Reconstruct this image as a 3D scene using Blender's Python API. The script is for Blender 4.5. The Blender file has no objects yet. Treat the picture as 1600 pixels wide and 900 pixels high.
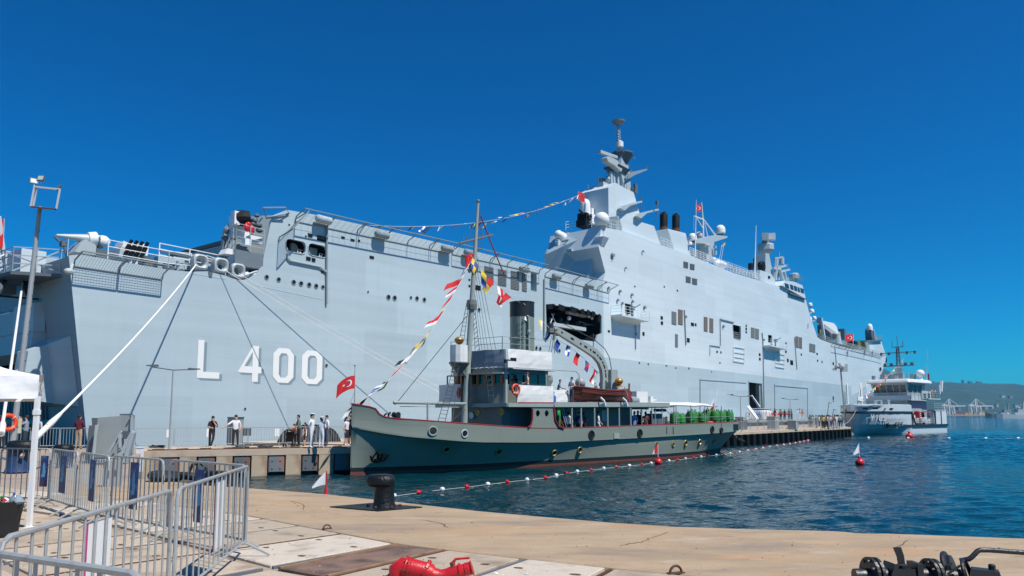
import bpy, bmesh, math, random
from mathutils import Vector, Matrix, Euler
from mathutils.geometry import tessellate_polygon
random.seed(7)
HAZE = .00009
R = math.radians
V = Vector
SC = bpy.context.scene
COL = SC.collection
# ------------------------------------------------------------------ camera
F_PX, PITCH, EYE = 1150.0, R(6.0), 1.8
PY0 = 648 - F_PX*math.tan(PITCH)
cam_d = bpy.data.cameras.new('camera'); cam = bpy.data.objects.new('camera', cam_d); COL.objects.link(cam)
cam.location = (0, 0, EYE); cam.rotation_euler = (R(90)+PITCH, 0, 0)
cam_d.sensor_width = 36; cam_d.lens = 36*F_PX/1600; cam_d.shift_y = (PY0-450)/1600
cam_d.clip_start = .1; cam_d.clip_end = 60000
SC.camera = cam
# ------------------------------------------------------------------ sun and sky
TH = math.atan((1710-800)/F_PX*math.cos(PITCH))
DIR = V((math.sin(TH), math.cos(TH), 0)); NRM = V((DIR.y, -DIR.x, 0))      # along the quay and ship; outward from the ship's side
sun_h = (NRM + .03*DIR).normalized(); SUN_EL = R(57.5)
sun_v = V((sun_h.x*math.cos(SUN_EL), sun_h.y*math.cos(SUN_EL), math.sin(SUN_EL)))
sl = bpy.data.lights.new('sun', 'SUN'); sl.energy = 4.6; sl.angle = R(.53); sl.color = (1, .95, .87)
so = bpy.data.objects.new('sun', sl); COL.objects.link(so); so.rotation_euler = sun_v.to_track_quat('Z', 'Y').to_euler()
W = bpy.data.worlds.new('World'); SC.world = W; W.use_nodes = True
nt = W.node_tree; nt.nodes.clear()
sky = nt.nodes.new('ShaderNodeTexSky'); sky.sky_type = 'NISHITA'; sky.sun_disc = False
sky.sun_elevation = SUN_EL; sky.sun_rotation = math.atan2(sun_v.x, sun_v.y)
sky.altitude = 900; sky.air_density = 1.0; sky.dust_density = .05; sky.ozone_density = 4.0
hs = nt.nodes.new('ShaderNodeHueSaturation'); hs.inputs['Saturation'].default_value = 1.30; hs.inputs['Hue'].default_value = .492
tn = nt.nodes.new('ShaderNodeMix'); tn.data_type = 'RGBA'; tn.blend_type = 'MULTIPLY'; tn.inputs['Factor'].default_value = 1; tn.inputs[7].default_value = (.0, .83, 1.22, 1)
bg = nt.nodes.new('ShaderNodeBackground'); bg.inputs['Strength'].default_value = .0655
wo = nt.nodes.new('ShaderNodeOutputWorld')
gm = nt.nodes.new('ShaderNodeGamma'); gm.inputs['Gamma'].default_value = 1.06; nt.links.new(sky.outputs[0], gm.inputs[0]); nt.links.new(gm.outputs[0], hs.inputs['Color']); nt.links.new(hs.outputs[0], tn.inputs[6]); nt.links.new(tn.outputs[2], bg.inputs[0]); nt.links.new(bg.outputs[0], wo.inputs[0])
SC.view_settings.view_transform = 'Standard'; SC.view_settings.look = 'None'
SC.view_settings.exposure = .28; SC.view_settings.gamma = 1
SC.cycles.max_bounces = 6; SC.cycles.volume_bounces = 0; SC.cycles.transparent_max_bounces = 16
SC.cycles.use_denoising = True
SC.cycles.caustics_reflective = False; SC.cycles.caustics_refractive = False
# ------------------------------------------------------------------ where a line of sight meets the place
_cp, _sp = math.cos(PITCH), math.sin(PITCH)
CAM = V((0, 0, EYE))
def ray(px, py):
    x, y = (px-800)/F_PX, -(py-PY0)/F_PX
    return V((x, _cp - y*_sp, _sp + y*_cp))
def G(px, py, z=0.0):
    r = ray(px, py); return CAM + r*((z-EYE)/r.z)
def column(p):
    d = V(p)-CAM; return 800+F_PX*d.x/(d.y*_cp+d.z*_sp)
class Frame:
    """a thing's own axes: origin, along (local x), inboard (local y), up"""
    def __init__(s, o, ax):
        s.o = V(o); s.ax = V(ax).normalized(); s.ay = V((-s.ax.y, s.ax.x, 0)); s.rz = math.atan2(s.ax.y, s.ax.x)
    def loc(s, p):
        d = V(p)-s.o; return V((d.dot(s.ax), d.dot(s.ay), d.z))
    def y(s, px, py, y=0.0):          # sight line on the plane local y = const
        r = ray(px, py); t = (y-(CAM-s.o).dot(s.ay))/r.dot(s.ay); return s.loc(CAM+r*t)
    def x(s, px, py, x=0.0):          # on the plane local x = const
        r = ray(px, py); t = (x-(CAM-s.o).dot(s.ax))/r.dot(s.ax); return s.loc(CAM+r*t)
    def z(s, px, py, z=0.0):          # on the plane local z = const
        r = ray(px, py); t = (z-(CAM-s.o).z)/r.z; return s.loc(CAM+r*t)
    def w(s, p):
        p = V(p); return s.o + s.ax*p.x + s.ay*p.y + V((0, 0, p.z))
# ------------------------------------------------------------------ mesh builder
class MB:
    def __init__(s): s.v, s.f, s.m = [], [], []
    def add(s, vs, fs, mi=0):
        o = len(s.v); s.v += [tuple(p) for p in vs]; s.f += [tuple(i+o for i in q) for q in fs]
        s.m += [mi]*len(fs) if isinstance(mi, int) else list(mi); return s
    def hexa(s, b, t, mi=0):           # four bottom, four top corners in the same order
        return s.add(list(b)+list(t), [(3,2,1,0),(4,5,6,7),(0,1,5,4),(1,2,6,5),(2,3,7,6),(3,0,4,7)], mi)
    def box(s, c, d, rz=0.0, mi=0, rx=0.0, ry=0.0):
        M = Euler((rx, ry, rz)).to_matrix(); c = V(c); h = V(d)/2
        P = [c+M@V((sx*h.x, sy*h.y, sz*h.z)) for sz in (-1,1) for sx, sy in ((-1,-1),(1,-1),(1,1),(-1,1))]
        return s.hexa(P[:4], P[4:], mi)
    def span(s, a, b, mi=0):           # axis-aligned box between two corners
        a, b = V(a), V(b); return s.box((a+b)/2, [abs(q) for q in (b-a)], 0, mi)
    def prism(s, pts, ext, mi=0, holes=()):
        pts = [V(p) for p in pts]; ext = V(ext)
        loops = [pts]+[[V(p) for p in h] for h in holes]
        allp = [p for l in loops for p in l]; n = len(allp)
        tri = tessellate_polygon(loops) if (holes or len(pts) > 4) else [tuple(range(len(pts)))]
        fs = []
        nrm = V((0,0,0))
        for i, p in enumerate(pts):
            q = pts[(i+1) % len(pts)]; nrm += p.cross(q)
        if nrm.dot(ext) > 0: pass
        up = nrm.dot(ext) > 0
        def orient(t, want):
            a, b, c = (allp[t[0]], allp[t[1]], allp[t[2]])
            g = (b-a).cross(c-a).dot(ext) > 0
            return tuple(t) if g == want else tuple(reversed(t))
        for t in tri: fs.append(orient(t, False))
        for t in tri: fs.append(tuple(i+n for i in orient(t, True)))
        o = 0
        for li, l in enumerate(loops):
            k = len(l)
            a = V((0,0,0))
            for i in range(k): a += l[i].cross(l[(i+1) % k])
            ccw = a.dot(ext) > 0
            if li: ccw = not ccw
            for i in range(k):
                j = (i+1) % k
                q = (o+i, o+j, o+j+n, o+i+n)
                fs.append(q if ccw else tuple(reversed(q)))
            o += k
        return s.add(allp+[p+ext for p in allp], fs, mi)
    def sheet(s, pts, mi=0, holes=()):
        loops = [[V(p) for p in pts]]+[[V(p) for p in h] for h in holes]
        allp = [p for l in loops for p in l]
        return s.add(allp, [tuple(t) for t in tessellate_polygon(loops)], mi)
    def tube(s, path, r, n=6, mi=0, caps=True):
        path = [V(p) for p in path]; k = len(path)
        rs = r if isinstance(r, (list, tuple)) else [r]*k
        vs, fs = [], []
        up = None
        for i, p in enumerate(path):
            t = (path[min(i+1, k-1)]-path[max(i-1, 0)])
            t = t.normalized() if t.length > 1e-9 else V((0,0,1))
            if up is None:
                up = V((0,0,1)) if abs(t.z) < .9 else V((1,0,0))
            a = t.cross(up); a = a.normalized() if a.length > 1e-6 else t.orthogonal().normalized()
            up = a.cross(t).normalized(); b = up
            for j in range(n):
                an = 2*math.pi*(j+.5)/n
                vs.append(p + (a*math.cos(an)+b*math.sin(an))*rs[i])
        for i in range(k-1):
            for j in range(n):
                fs.append((i*n+j, (i+1)*n+j, (i+1)*n+(j+1) % n, i*n+(j+1) % n)[::-1])
        if caps and n > 2:
            fs.append(tuple(range(n))[::-1]); fs.append(tuple((k-1)*n+j for j in range(n)))
        return s.add(vs, fs, mi)
    def bar(s, p, q, w, h=None, mi=0, up=(0,0,1)):    # rectangular beam from p to q
        p, q = V(p), V(q); h = h or w; t = (q-p).normalized(); up = V(up)
        if abs(t.dot(up)) > .98: up = V((1,0,0))
        a = t.cross(up).normalized()*w/2; b = a.cross(t).normalized()*h/2
        return s.hexa([p-a-b, p+a-b, p+a+b, p-a+b], [q-a-b, q+a-b, q+a+b, q-a+b], mi)
    def lathe(s, base, prof, n=16, mi=0, axis=(0,0,1)):
        M = V(axis).normalized().to_track_quat('Z', 'Y').to_matrix(); base = V(base)
        vs, fs = [], []
        for r, z in prof:
            for j in range(n):
                an = 2*math.pi*j/n; vs.append(base+M@V((r*math.cos(an), r*math.sin(an), z)))
        for i in range(len(prof)-1):
            for j in range(n): fs.append((i*n+j, i*n+(j+1) % n, (i+1)*n+(j+1) % n, (i+1)*n+j))
        if prof[0][0] > 1e-4: fs.append(tuple(range(n))[::-1])
        if prof[-1][0] > 1e-4: fs.append(tuple((len(prof)-1)*n+j for j in range(n)))
        return s.add(vs, fs, mi if isinstance(mi, int) else 0)
    def ball(s, c, r, n=14, mi=0, sc=(1,1,1), a0=-90, a1=90):
        c = V(c); k = max(5, n//2); prof = []
        for i in range(k+1):
            a = R(a0+(a1-a0)*i/k); prof.append((max(r*math.cos(a), 1e-5), r*math.sin(a)))
        o = len(s.v); s.lathe((0,0,0), prof, n, mi)
        for i in range(o, len(s.v)):
            p = s.v[i]; s.v[i] = (c.x+p[0]*sc[0], c.y+p[1]*sc[1], c.z+p[2]*sc[2])
        return s
    def torus(s, c, Rr, r, axis=(0,0,1), n=20, k=8, mi=0, arc=360):
        M = V(axis).normalized().to_track_quat('Z', 'Y').to_matrix(); c = V(c); vs, fs = [], []
        closed = arc >= 360; nn = n if closed else n+1
        for i in range(nn):
            a = R(arc)*i/n
            for j in range(k):
                b = 2*math.pi*j/k
                vs.append(c+M@V(((Rr+r*math.cos(b))*math.cos(a), (Rr+r*math.cos(b))*math.sin(a), r*math.sin(b))))
        for i in range(n):
            i2 = (i+1) % nn
            for j in range(k): fs.append((i*k+j, i2*k+j, i2*k+(j+1) % k, i*k+(j+1) % k))
        return s.add(vs, fs, mi)
    def loft(s, rings, mi=0, closed=True, caps=True):
        n = len(rings[0]); vs = [V(p) for r in rings for p in r]; fs = []
        for i in range(len(rings)-1):
            for j in range(n if closed else n-1):
                j2 = (j+1) % n; fs.append((i*n+j, i*n+j2, (i+1)*n+j2, (i+1)*n+j))
        if caps: fs.append(tuple(range(n))[::-1]); fs.append(tuple((len(rings)-1)*n+j for j in range(n)))
        return s.add(vs, fs, mi)
    def mesh(s, name, mats, smooth=False):
        me = bpy.data.meshes.new(name); me.from_pydata(s.v, [], s.f)
        for m in (mats if isinstance(mats, (list, tuple)) else [mats]): me.materials.append(m)
        if any(s.m): me.polygons.foreach_set('material_index', s.m)
        if smooth:
            me.polygons.foreach_set('use_smooth', [True]*len(me.polygons))
            try: me.set_sharp_from_angle(angle=R(42))
            except Exception: pass
        me.validate(); me.update(); return me
    def build(s, name, mats, parent=None, smooth=False, loc=None, kind=None, fixn=False):
        me = s.mesh(name, mats, smooth)
        if fixn:
            b = bmesh.new(); b.from_mesh(me); bmesh.ops.recalc_face_normals(b, faces=b.faces); b.to_mesh(me); b.free()
        o = bpy.data.objects.new(name, me); COL.objects.link(o)
        if parent is not None: o.parent = parent
        if loc is not None: o.location = loc
        if kind: o['kind'] = kind
        return o
def inst(name, me, parent, loc=(0,0,0), rz=0.0, rot=None, scale=None):
    o = bpy.data.objects.new(name, me); COL.objects.link(o)
    if parent is not None: o.parent = parent
    o.location = loc; o.rotation_euler = rot if rot else (0, 0, rz)
    if scale: o.scale = scale
    return o
def tag(o, label, cat, group=None):
    o['label'] = label; o['category'] = cat
    if group: o['group'] = group
    return o
def thing(name, label, cat, loc=(0,0,0), rz=0.0, group=None):
    o = bpy.data.objects.new(name, None); COL.objects.link(o); o.empty_display_size = .2
    o.location = loc; o.rotation_euler = (0, 0, rz); return tag(o, label, cat, group)
def dup(root, loc, rz, label=None, group=None):
    r = root.copy(); COL.objects.link(r); r.location = loc; r.rotation_euler = (0, 0, rz)
    if label: r['label'] = label
    if group: r['group'] = group
    for ch in list(root.children):
        c = ch.copy(); COL.objects.link(c); c.parent = r
        for g in ch.children:
            d = g.copy(); COL.objects.link(d); d.parent = c
    return r
def sag(p, q, n, drop):
    p, q = V(p), V(q)
    return [p.lerp(q, i/n) - V((0,0,drop*4*(i/n)*(1-i/n))) for i in range(n+1)]
# ------------------------------------------------------------------ materials
def pm(name, col, rough=.5, metal=0.0, var=.1, scale=3.0, bump=0.0, bscale=30.0, dirt=None, damt=.4, dscale=1.5, stretch=(1,1,1), spec=.5, rnd=0.0, dlo=.52, dhi=.72):
    m = bpy.data.materials.new(name); m.use_nodes = True; n, l = m.node_tree.nodes, m.node_tree.links
    b = n['Principled BSDF']; b.inputs['Roughness'].default_value = rough; b.inputs['Metallic'].default_value = metal
    b.inputs['Specular IOR Level'].default_value = spec
    tc = n.new('ShaderNodeTexCoord'); mp = n.new('ShaderNodeMapping'); mp.inputs['Scale'].default_value = stretch
    l.new(tc.outputs['Object'], mp.inputs['Vector'])
    def noise(sc, det=4):
        t = n.new('ShaderNodeTexNoise'); t.inputs['Scale'].default_value = sc; t.inputs['Detail'].default_value = det
        l.new(mp.outputs[0], t.inputs['Vector']); return t.outputs['Fac']
    def mix(a, bb, fac, blend='MIX'):
        x = n.new('ShaderNodeMix'); x.data_type = 'RGBA'; x.blend_type = blend
        for sock, val in ((x.inputs['Factor'], fac), (x.inputs[6], a), (x.inputs[7], bb)):
            if isinstance(val, (int, float)): sock.default_value = val
            elif isinstance(val, tuple): sock.default_value = (*val, 1) if len(val) == 3 else val
            else: l.new(val, sock)
        return x.outputs[2]
    lo = tuple(c*(1-var) for c in col); hi = tuple(min(1, c*(1+var)) for c in col)
    c = mix(lo, hi, noise(scale)) if var else None
    if dirt:
        rp = n.new('ShaderNodeValToRGB'); rp.color_ramp.elements[0].position = dlo; rp.color_ramp.elements[1].position = dhi
        rp.color_ramp.elements[1].color = (damt, damt, damt, 1)
        l.new(noise(dscale, 7), rp.inputs[0]); c = mix(c if c else col, dirt, rp.outputs[0])
    if rnd:
        oi = n.new('ShaderNodeObjectInfo'); mr = n.new('ShaderNodeMapRange'); mr.inputs[3].default_value = 1-rnd; mr.inputs[4].default_value = 1+rnd
        l.new(oi.outputs['Random'], mr.inputs[0]); c = mix(c if c else col, mr.outputs[0], 1.0, 'MULTIPLY')
    if c is None: b.inputs['Base Color'].default_value = (*col, 1)
    else: l.new(c, b.inputs['Base Color'])
    if bump:
        bp = n.new('ShaderNodeBump'); bp.inputs['Strength'].default_value = bump; bp.inputs['Distance'].default_value = .02
        l.new(noise(bscale, 6), bp.inputs['Height']); l.new(bp.outputs[0], b.inputs['Normal'])
    m['mix'] = 1
    return m
_flat = {}
def flat(col, rough=.6, metal=0.0, name='paint'):
    k = (tuple(round(c, 3) for c in col), rough, metal)
    if k not in _flat: _flat[k] = pm(name, col, rough, metal, var=.07, scale=6)
    return _flat[k]
def cloth(col): return flat(col, .85, 0, 'cloth')
def steel_paint(name, col, rough=.45, patch=.08, rust=0.0):
    """painted ship's side: plate-sized repaint patches, streaks running down, a little rust"""
    m = bpy.data.materials.new(name); m.use_nodes = True; n, l = m.node_tree.nodes, m.node_tree.links
    b = n['Principled BSDF']; b.inputs['Roughness'].default_value = rough
    tc = n.new('ShaderNodeTexCoord')
    def mp(sc):
        q = n.new('ShaderNodeMapping'); q.inputs['Scale'].default_value = sc; l.new(tc.outputs['Object'], q.inputs['Vector']); return q.outputs[0]
    sep = n.new('ShaderNodeSeparateXYZ'); l.new(tc.outputs['Object'], sep.inputs[0])
    cmb = n.new('ShaderNodeCombineXYZ'); l.new(sep.outputs[0], cmb.inputs[0]); l.new(sep.outputs[2], cmb.inputs[1])
    def math_(op, a, bb=0.0):
        q = n.new('ShaderNodeMath'); q.operation = op
        for s_, val in ((q.inputs[0], a), (q.inputs[1], bb)):
            if isinstance(val, (int, float)): s_.default_value = val
            else: l.new(val, s_)
        return q.outputs[0]
    br = n.new('ShaderNodeTexBrick'); br.inputs['Scale'].default_value = .35; br.inputs['Mortar Size'].default_value = 0.0
    br.inputs['Color1'].default_value = (0,0,0,1); br.inputs['Color2'].default_value = (1,1,1,1); br.inputs['Brick Width'].default_value = 2.6; br.inputs['Row Height'].default_value = 1.05
    l.new(cmb.outputs[0], br.inputs['Vector'])
    n1 = n.new('ShaderNodeTexNoise'); n1.inputs['Scale'].default_value = 1; n1.inputs['Detail'].default_value = 4; l.new(mp((.12,.12,.3)), n1.inputs['Vector'])
    n2 = n.new('ShaderNodeTexNoise'); n2.inputs['Scale'].default_value = 1; n2.inputs['Detail'].default_value = 6; l.new(mp((2.2,2.2,.12)), n2.inputs['Vector'])
    n3 = n.new('ShaderNodeTexNoise'); n3.inputs['Scale'].default_value = 1; n3.inputs['Detail'].default_value = 3; l.new(mp((.05,.05,1.6)), n3.inputs['Vector'])
    t = math_('MULTIPLY', math_('SUBTRACT', br.outputs['Color'], .5), patch)
    t = math_('ADD', t, math_('MULTIPLY', math_('SUBTRACT', n1.outputs['Fac'], .5), .16))
    t = math_('ADD', t, math_('MULTIPLY', math_('SUBTRACT', n2.outputs['Fac'], .5), .07))
    t = math_('ADD', t, math_('MULTIPLY', math_('SUBTRACT', n3.outputs['Fac'], .5), .22))
    b2 = n.new('ShaderNodeTexBrick'); b2.inputs['Scale'].default_value = .35; b2.inputs['Mortar Size'].default_value = .008; b2.inputs['Mortar Smooth'].default_value = .6
    b2.inputs['Color1'].default_value = b2.inputs['Color2'].default_value = (0,0,0,1); b2.inputs['Mortar'].default_value = (1,1,1,1); b2.inputs['Brick Width'].default_value = 2.1; b2.inputs['Row Height'].default_value = .84; l.new(cmb.outputs[0], b2.inputs['Vector'])
    t = math_('SUBTRACT', t, math_('MULTIPLY', b2.outputs['Color'], .07))
    t = math_('ADD', t, 1.0)
    mx = n.new('ShaderNodeMix'); mx.data_type = 'RGBA'; mx.blend_type = 'MULTIPLY'; mx.inputs['Factor'].default_value = 1
    mx.inputs[6].default_value = (*col, 1); l.new(t, mx.inputs[7]); out = mx.outputs[2]
    if rust:
        n4 = n.new('ShaderNodeTexNoise'); n4.inputs['Scale'].default_value = 1; n4.inputs['Detail'].default_value = 8; l.new(mp((1.1,1.1,.25)), n4.inputs['Vector'])
        rp = n.new('ShaderNodeValToRGB'); rp.color_ramp.elements[0].position = .62; rp.color_ramp.elements[1].position = .78; rp.color_ramp.elements[1].color = (rust,)*3+(1,)
        l.new(n4.outputs['Fac'], rp.inputs[0]); m2 = n.new('ShaderNodeMix'); m2.data_type = 'RGBA'; l.new(rp.outputs[0], m2.inputs['Factor']); l.new(out, m2.inputs[6]); m2.inputs[7].default_value = (.16,.10,.07,1); out = m2.outputs[2]
    l.new(out, b.inputs['Base Color'])
    bp = n.new('ShaderNodeBump'); bp.inputs['Strength'].default_value = .12; bp.inputs['Distance'].default_value = .05
    n5 = n.new('ShaderNodeTexNoise'); n5.inputs['Scale'].default_value = .55; n5.inputs['Detail'].default_value = 3; l.new(tc.outputs['Object'], n5.inputs['Vector'])
    l.new(n5.outputs['Fac'], bp.inputs['Height']); l.new(bp.outputs[0], b.inputs['Normal'])
    return m
def coping_mat():
    m = bpy.data.materials.new('coping_concrete'); m.use_nodes = True; n, l = m.node_tree.nodes, m.node_tree.links
    b = n['Principled BSDF']; b.inputs['Roughness'].default_value = .88
    tc = n.new('ShaderNodeTexCoord'); cur = None
    def nz(sc, st, det, rot=-.55):
        mp = n.new('ShaderNodeMapping'); mp.inputs['Rotation'].default_value = (0,0,rot); mp.inputs['Scale'].default_value = (sc*st[0], sc*st[1], sc); l.new(tc.outputs['Object'], mp.inputs['Vector'])
        t = n.new('ShaderNodeTexNoise'); t.inputs['Scale'].default_value = 1; t.inputs['Detail'].default_value = det; t.inputs['Roughness'].default_value = .62; l.new(mp.outputs[0], t.inputs['Vector']); return t.outputs['Fac']
    def lay(cur, col, f, lo, hi, amt):
        rp = n.new('ShaderNodeValToRGB'); rp.color_ramp.elements[0].position = lo; rp.color_ramp.elements[1].position = hi; rp.color_ramp.elements[1].color = (min(1,amt*1.15),)*3+(1,); l.new(f, rp.inputs[0])
        x = n.new('ShaderNodeMix'); x.data_type = 'RGBA'; l.new(rp.outputs[0], x.inputs['Factor'])
        if isinstance(cur, tuple): x.inputs[6].default_value = (*cur, 1)
        else: l.new(cur, x.inputs[6])
        x.inputs[7].default_value = (*col, 1); return x.outputs[2]
    c = lay((.335,.245,.152), (.41,.305,.195), nz(.8,(1,2.2),8), .35, .65, 1.0)
    c = lay(c, (.225,.18,.14), nz(.45,(.8,2.6),7), .50, .70, .75)
    c = lay(c, (.42,.25,.13), nz(.5,(.7,2.4),7,-.5), .56, .70, .75)
    c = lay(c, (.47,.41,.34), nz(1.1,(.8,2.0),8), .58, .72, .6)
    c = lay(c, (.16,.125,.10), nz(3.5,(1,1.6),6), .63, .70, .7)
    c = lay(c, (.19,.15,.12), nz(16,(1,1),4), .62, .70, .55)
    l.new(c, b.inputs['Base Color'])
    bp = n.new('ShaderNodeBump'); bp.inputs['Strength'].default_value = .5; bp.inputs['Distance'].default_value = .012; l.new(nz(22,(1,1),8), bp.inputs['Height']); l.new(bp.outputs[0], b.inputs['Normal'])
    return m
M = dict(
    hull=steel_paint('hull_grey_paint', (.41,.505,.545), .42, .13, rust=.12), hull2=steel_paint('pale_hull_grey', (.575,.655,.685), .4, .08, rust=.08),
    shipdark=pm('dark_grey_paint', (.10,.13,.15), .6), ship=pm('fitting_grey_paint', (.40,.47,.50), .45, var=.08), shipmid=pm('deck_fitting_grey', (.24,.29,.31), .5),  # shipdark is the darkest of the fitting greys
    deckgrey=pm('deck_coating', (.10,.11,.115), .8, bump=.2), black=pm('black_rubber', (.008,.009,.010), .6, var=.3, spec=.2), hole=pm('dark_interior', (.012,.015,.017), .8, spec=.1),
    net=pm('net_wire', (.30,.36,.38), .5), dome=pm('radome_white', (.78,.80,.80), .35, var=.03), domeg=pm('radome_grey', (.42,.47,.48), .4, var=.04),
    white=pm('white_paint', (.80,.81,.80), .4, var=.03), whiteletter=pm('letter_white', (.78,.79,.77), .5, var=.03), lettershade=pm('letter_grey', (.22,.29,.33), .5, var=.04),
    brown=pm('louvre_brown', (.20,.17,.14), .6), louvre=pm('louvre_grey', (.20,.22,.22), .6), glass=pm('window_glass', (.012,.018,.022), .06, var=.0, spec=.8),
    red=pm('red_paint', (.55,.015,.02), .35, var=.08), hyd=pm('hydrant_red', (.50,.012,.018), .38, var=.18, scale=14, bump=.25, bscale=40, dirt=(.16,.03,.025), damt=.6, dscale=7, dlo=.56, dhi=.68), orange=pm('orange_plastic', (.75,.07,.02), .4), olive=pm('olive_tarp', (.10,.12,.045), .8, bump=.3, bscale=4),
    tug=steel_paint('tug_green_grey', (.205,.235,.195), .38, .05, rust=.3), tugd=pm('tug_deckhouse_grey', (.15,.165,.15), .45, var=.1), tugl=pm('tug_light_grey', (.30,.345,.32), .45),
    boot=pm('boot_topping_black', (.012,.016,.018), .5), antifoul=pm('antifoul_red_brown', (.17,.055,.035), .7, var=.3), redtrim=pm('dark_red_trim', (.25,.02,.025), .4),
    canvas=pm('white_canvas', (.72,.72,.70), .9, bump=.35, bscale=3, var=.05), brass=pm('brass', (.50,.36,.12), .35, .6), wood=pm('varnished_wood', (.30,.12,.045), .4, var=.3, scale=8),
    lifeboat=pm('red_brown_planks', (.27,.055,.035), .45, var=.2, dirt=(.12,.03,.02), damt=.5, dscale=3), mine=pm('green_barrel', (.035,.22,.035), .45, var=.12, dirt=(.02,.09,.02), damt=.6, dscale=2),
    galv=pm('galvanised_tube', (.42,.44,.43), .42, .35, var=.12, scale=9, dirt=(.28,.27,.25), damt=.6, dscale=14), galvd=pm('pier_fence_metal', (.40,.43,.43), .5, .2),
    conc=coping_mat(),
    slab=pm('slab_concrete', (.45,.37,.28), .92, var=.16, scale=9, bump=.8, bscale=60, dirt=(.22,.165,.12), damt=.8, dscale=1.7, rnd=.10),
    slabw=pm('pale_slab_concrete', (.54,.475,.39), .92, var=.18, scale=22, bump=.8, bscale=70, dirt=(.30,.235,.18), damt=.7, dscale=2.6, rnd=.06),
    ground=pm('quay_base_concrete', (.34,.27,.21), .9, var=.15, scale=1.2, bump=.4, bscale=30, dirt=(.2,.15,.12), damt=.6, dscale=.9),
    rustc=pm('rusty_steel_cover', (.20,.125,.09), .75, var=.35, scale=3, dirt=(.05,.035,.03), damt=.9, dscale=2.2, bump=.4, bscale=25, dlo=.45, dhi=.66), rusto=pm('orange_rust_edge', (.27,.165,.095), .85, var=.4, scale=5, dirt=(.12,.07,.045), damt=.7, dscale=4),
    rust=pm('brown_rust', (.10,.045,.025), .75, var=.3, scale=12, bump=.3), bollard=pm('black_bollard_paint', (.006,.008,.010), .42, var=.4, scale=6, bump=.9, bscale=26, dirt=(.022,.025,.028), damt=.6, dscale=9, spec=.35),
    pierc=pm('pier_concrete', (.50,.40,.30), .9, var=.15, scale=1.5, bump=.3, dirt=(.24,.15,.09), damt=.8, dscale=.8), pierd=pm('pier_wall_grey', (.27,.26,.235), .9, var=.25, scale=1.3, dirt=(.10,.08,.06), damt=.8, dscale=1.0, bump=.3), pierw=pm('pier_wall_concrete', (.48,.38,.26), .9, var=.2, scale=1.3, dirt=(.22,.11,.06), damt=.8, dscale=1.0, bump=.3),
    fender=pm('fender_panel', (.13,.15,.16), .7, var=.2, scale=2, dirt=(.32,.10,.04), damt=.9, dscale=1.1, rnd=.3), pcore=pm('dark_core_concrete', (.035,.035,.03), .4),
    rope=pm('white_rope', (.72,.71,.68), .85, bump=.5, bscale=40), ropec=pm('tan_rope', (.45,.36,.25), .85), ropet=pm('wire_rope', (.05,.055,.06), .6),
    bluep=pm('poster_blue', (.012,.035,.16), .5, var=.5, scale=9, dirt=(.10,.30,.50), damt=.9, dscale=6), pale=pm('panel_grey', (.33,.36,.35), .5, var=.06, scale=2, dirt=(.25,.27,.26), damt=.5), paled=pm('panel_dark_grey', (.12,.14,.16), .5),
    tent=pm('tent_fabric', (.80,.81,.82), .8, var=.03, bump=.7, bscale=3.5), bag=pm('black_bin_bag', (.014,.015,.017), .3, var=.3, scale=5, bump=.9, bscale=9), bag2=pm('clear_bag', (.25,.33,.38), .2, bump=.9, bscale=12),
    valve=pm('black_valve_iron', (.014,.017,.018), .42, var=.35, scale=9, bump=.3, bscale=30, spec=.6), pole=pm('lamp_pole_metal', (.36,.38,.38), .5, .2, var=.1), poled=pm('dark_pole', (.09,.10,.11), .5),
    hill=pm('hill_scrub', (.014,.040,.030), .95, var=.6, scale=.012, dirt=(.09,.085,.06), damt=.45, dscale=.012), pv=pm('far_building', (.40,.38,.36), .8, rnd=.3), cranew=pm('crane_white', (.62,.62,.60), .5), cont=pm('container_orange', (.5,.22,.05), .7, rnd=.3),
    skin=pm('skin', (.52,.29,.20), .6, var=.05), skin2=pm('tan_skin', (.36,.19,.12), .6, var=.05), hair=pm('dark_hair', (.018,.012,.010), .7), ply=pm('pale_board', (.62,.56,.38), .8),
    tyre=pm('tyre_rubber', (.02,.021,.022), .7, bump=.3), yellow=pm('yellow_paint', (.65,.42,.03), .45), gold=pm('gold_lantern', (.48,.24,.05), .35, .4), green=pm('green_cover', (.04,.20,.06), .6),
)
# ================================================================== water
def water_mat(layers):
    m = bpy.data.materials.new('sea_water'); m.use_nodes = True; n, l = m.node_tree.nodes, m.node_tree.links
    b = n['Principled BSDF']; b.inputs['Base Color'].default_value = (.0015, .027, .037, 1); b.inputs['Roughness'].default_value = .06; b.inputs['IOR'].default_value = 1.333; b.inputs['Specular IOR Level'].default_value = .27
    tc = n.new('ShaderNodeTexCoord'); prev = None
    for sc, st, dist, rot, sx in layers:
        mp = n.new('ShaderNodeMapping'); mp.inputs['Rotation'].default_value = (0, 0, rot); mp.inputs['Scale'].default_value = (sc, sc*sx, sc); l.new(tc.outputs['Object'], mp.inputs['Vector'])
        t = n.new('ShaderNodeTexNoise'); t.inputs['Scale'].default_value = 1; t.inputs['Detail'].default_value = 3; t.inputs['Distortion'].default_value = .6; l.new(mp.outputs[0], t.inputs['Vector'])
        bp = n.new('ShaderNodeBump'); bp.inputs['Strength'].default_value = st; bp.inputs['Distance'].default_value = dist; l.new(t.outputs['Fac'], bp.inputs['Height'])
        if prev: l.new(prev, bp.inputs['Normal'])
        prev = bp.outputs[0]
    l.new(prev, b.inputs['Normal']); return m
WZ = -1.4
PX0, PX1, PY0_, PY1 = -22.0, 520.0, 6.0, 760.0
BIG = ((.10, 1, 1.3, .5, 1.6), (.38, 1, .75, .25, 1.8), (1.0, 1, .5, .4, 1.35), (2.4, 1, .10, .2, 1.3))
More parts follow.
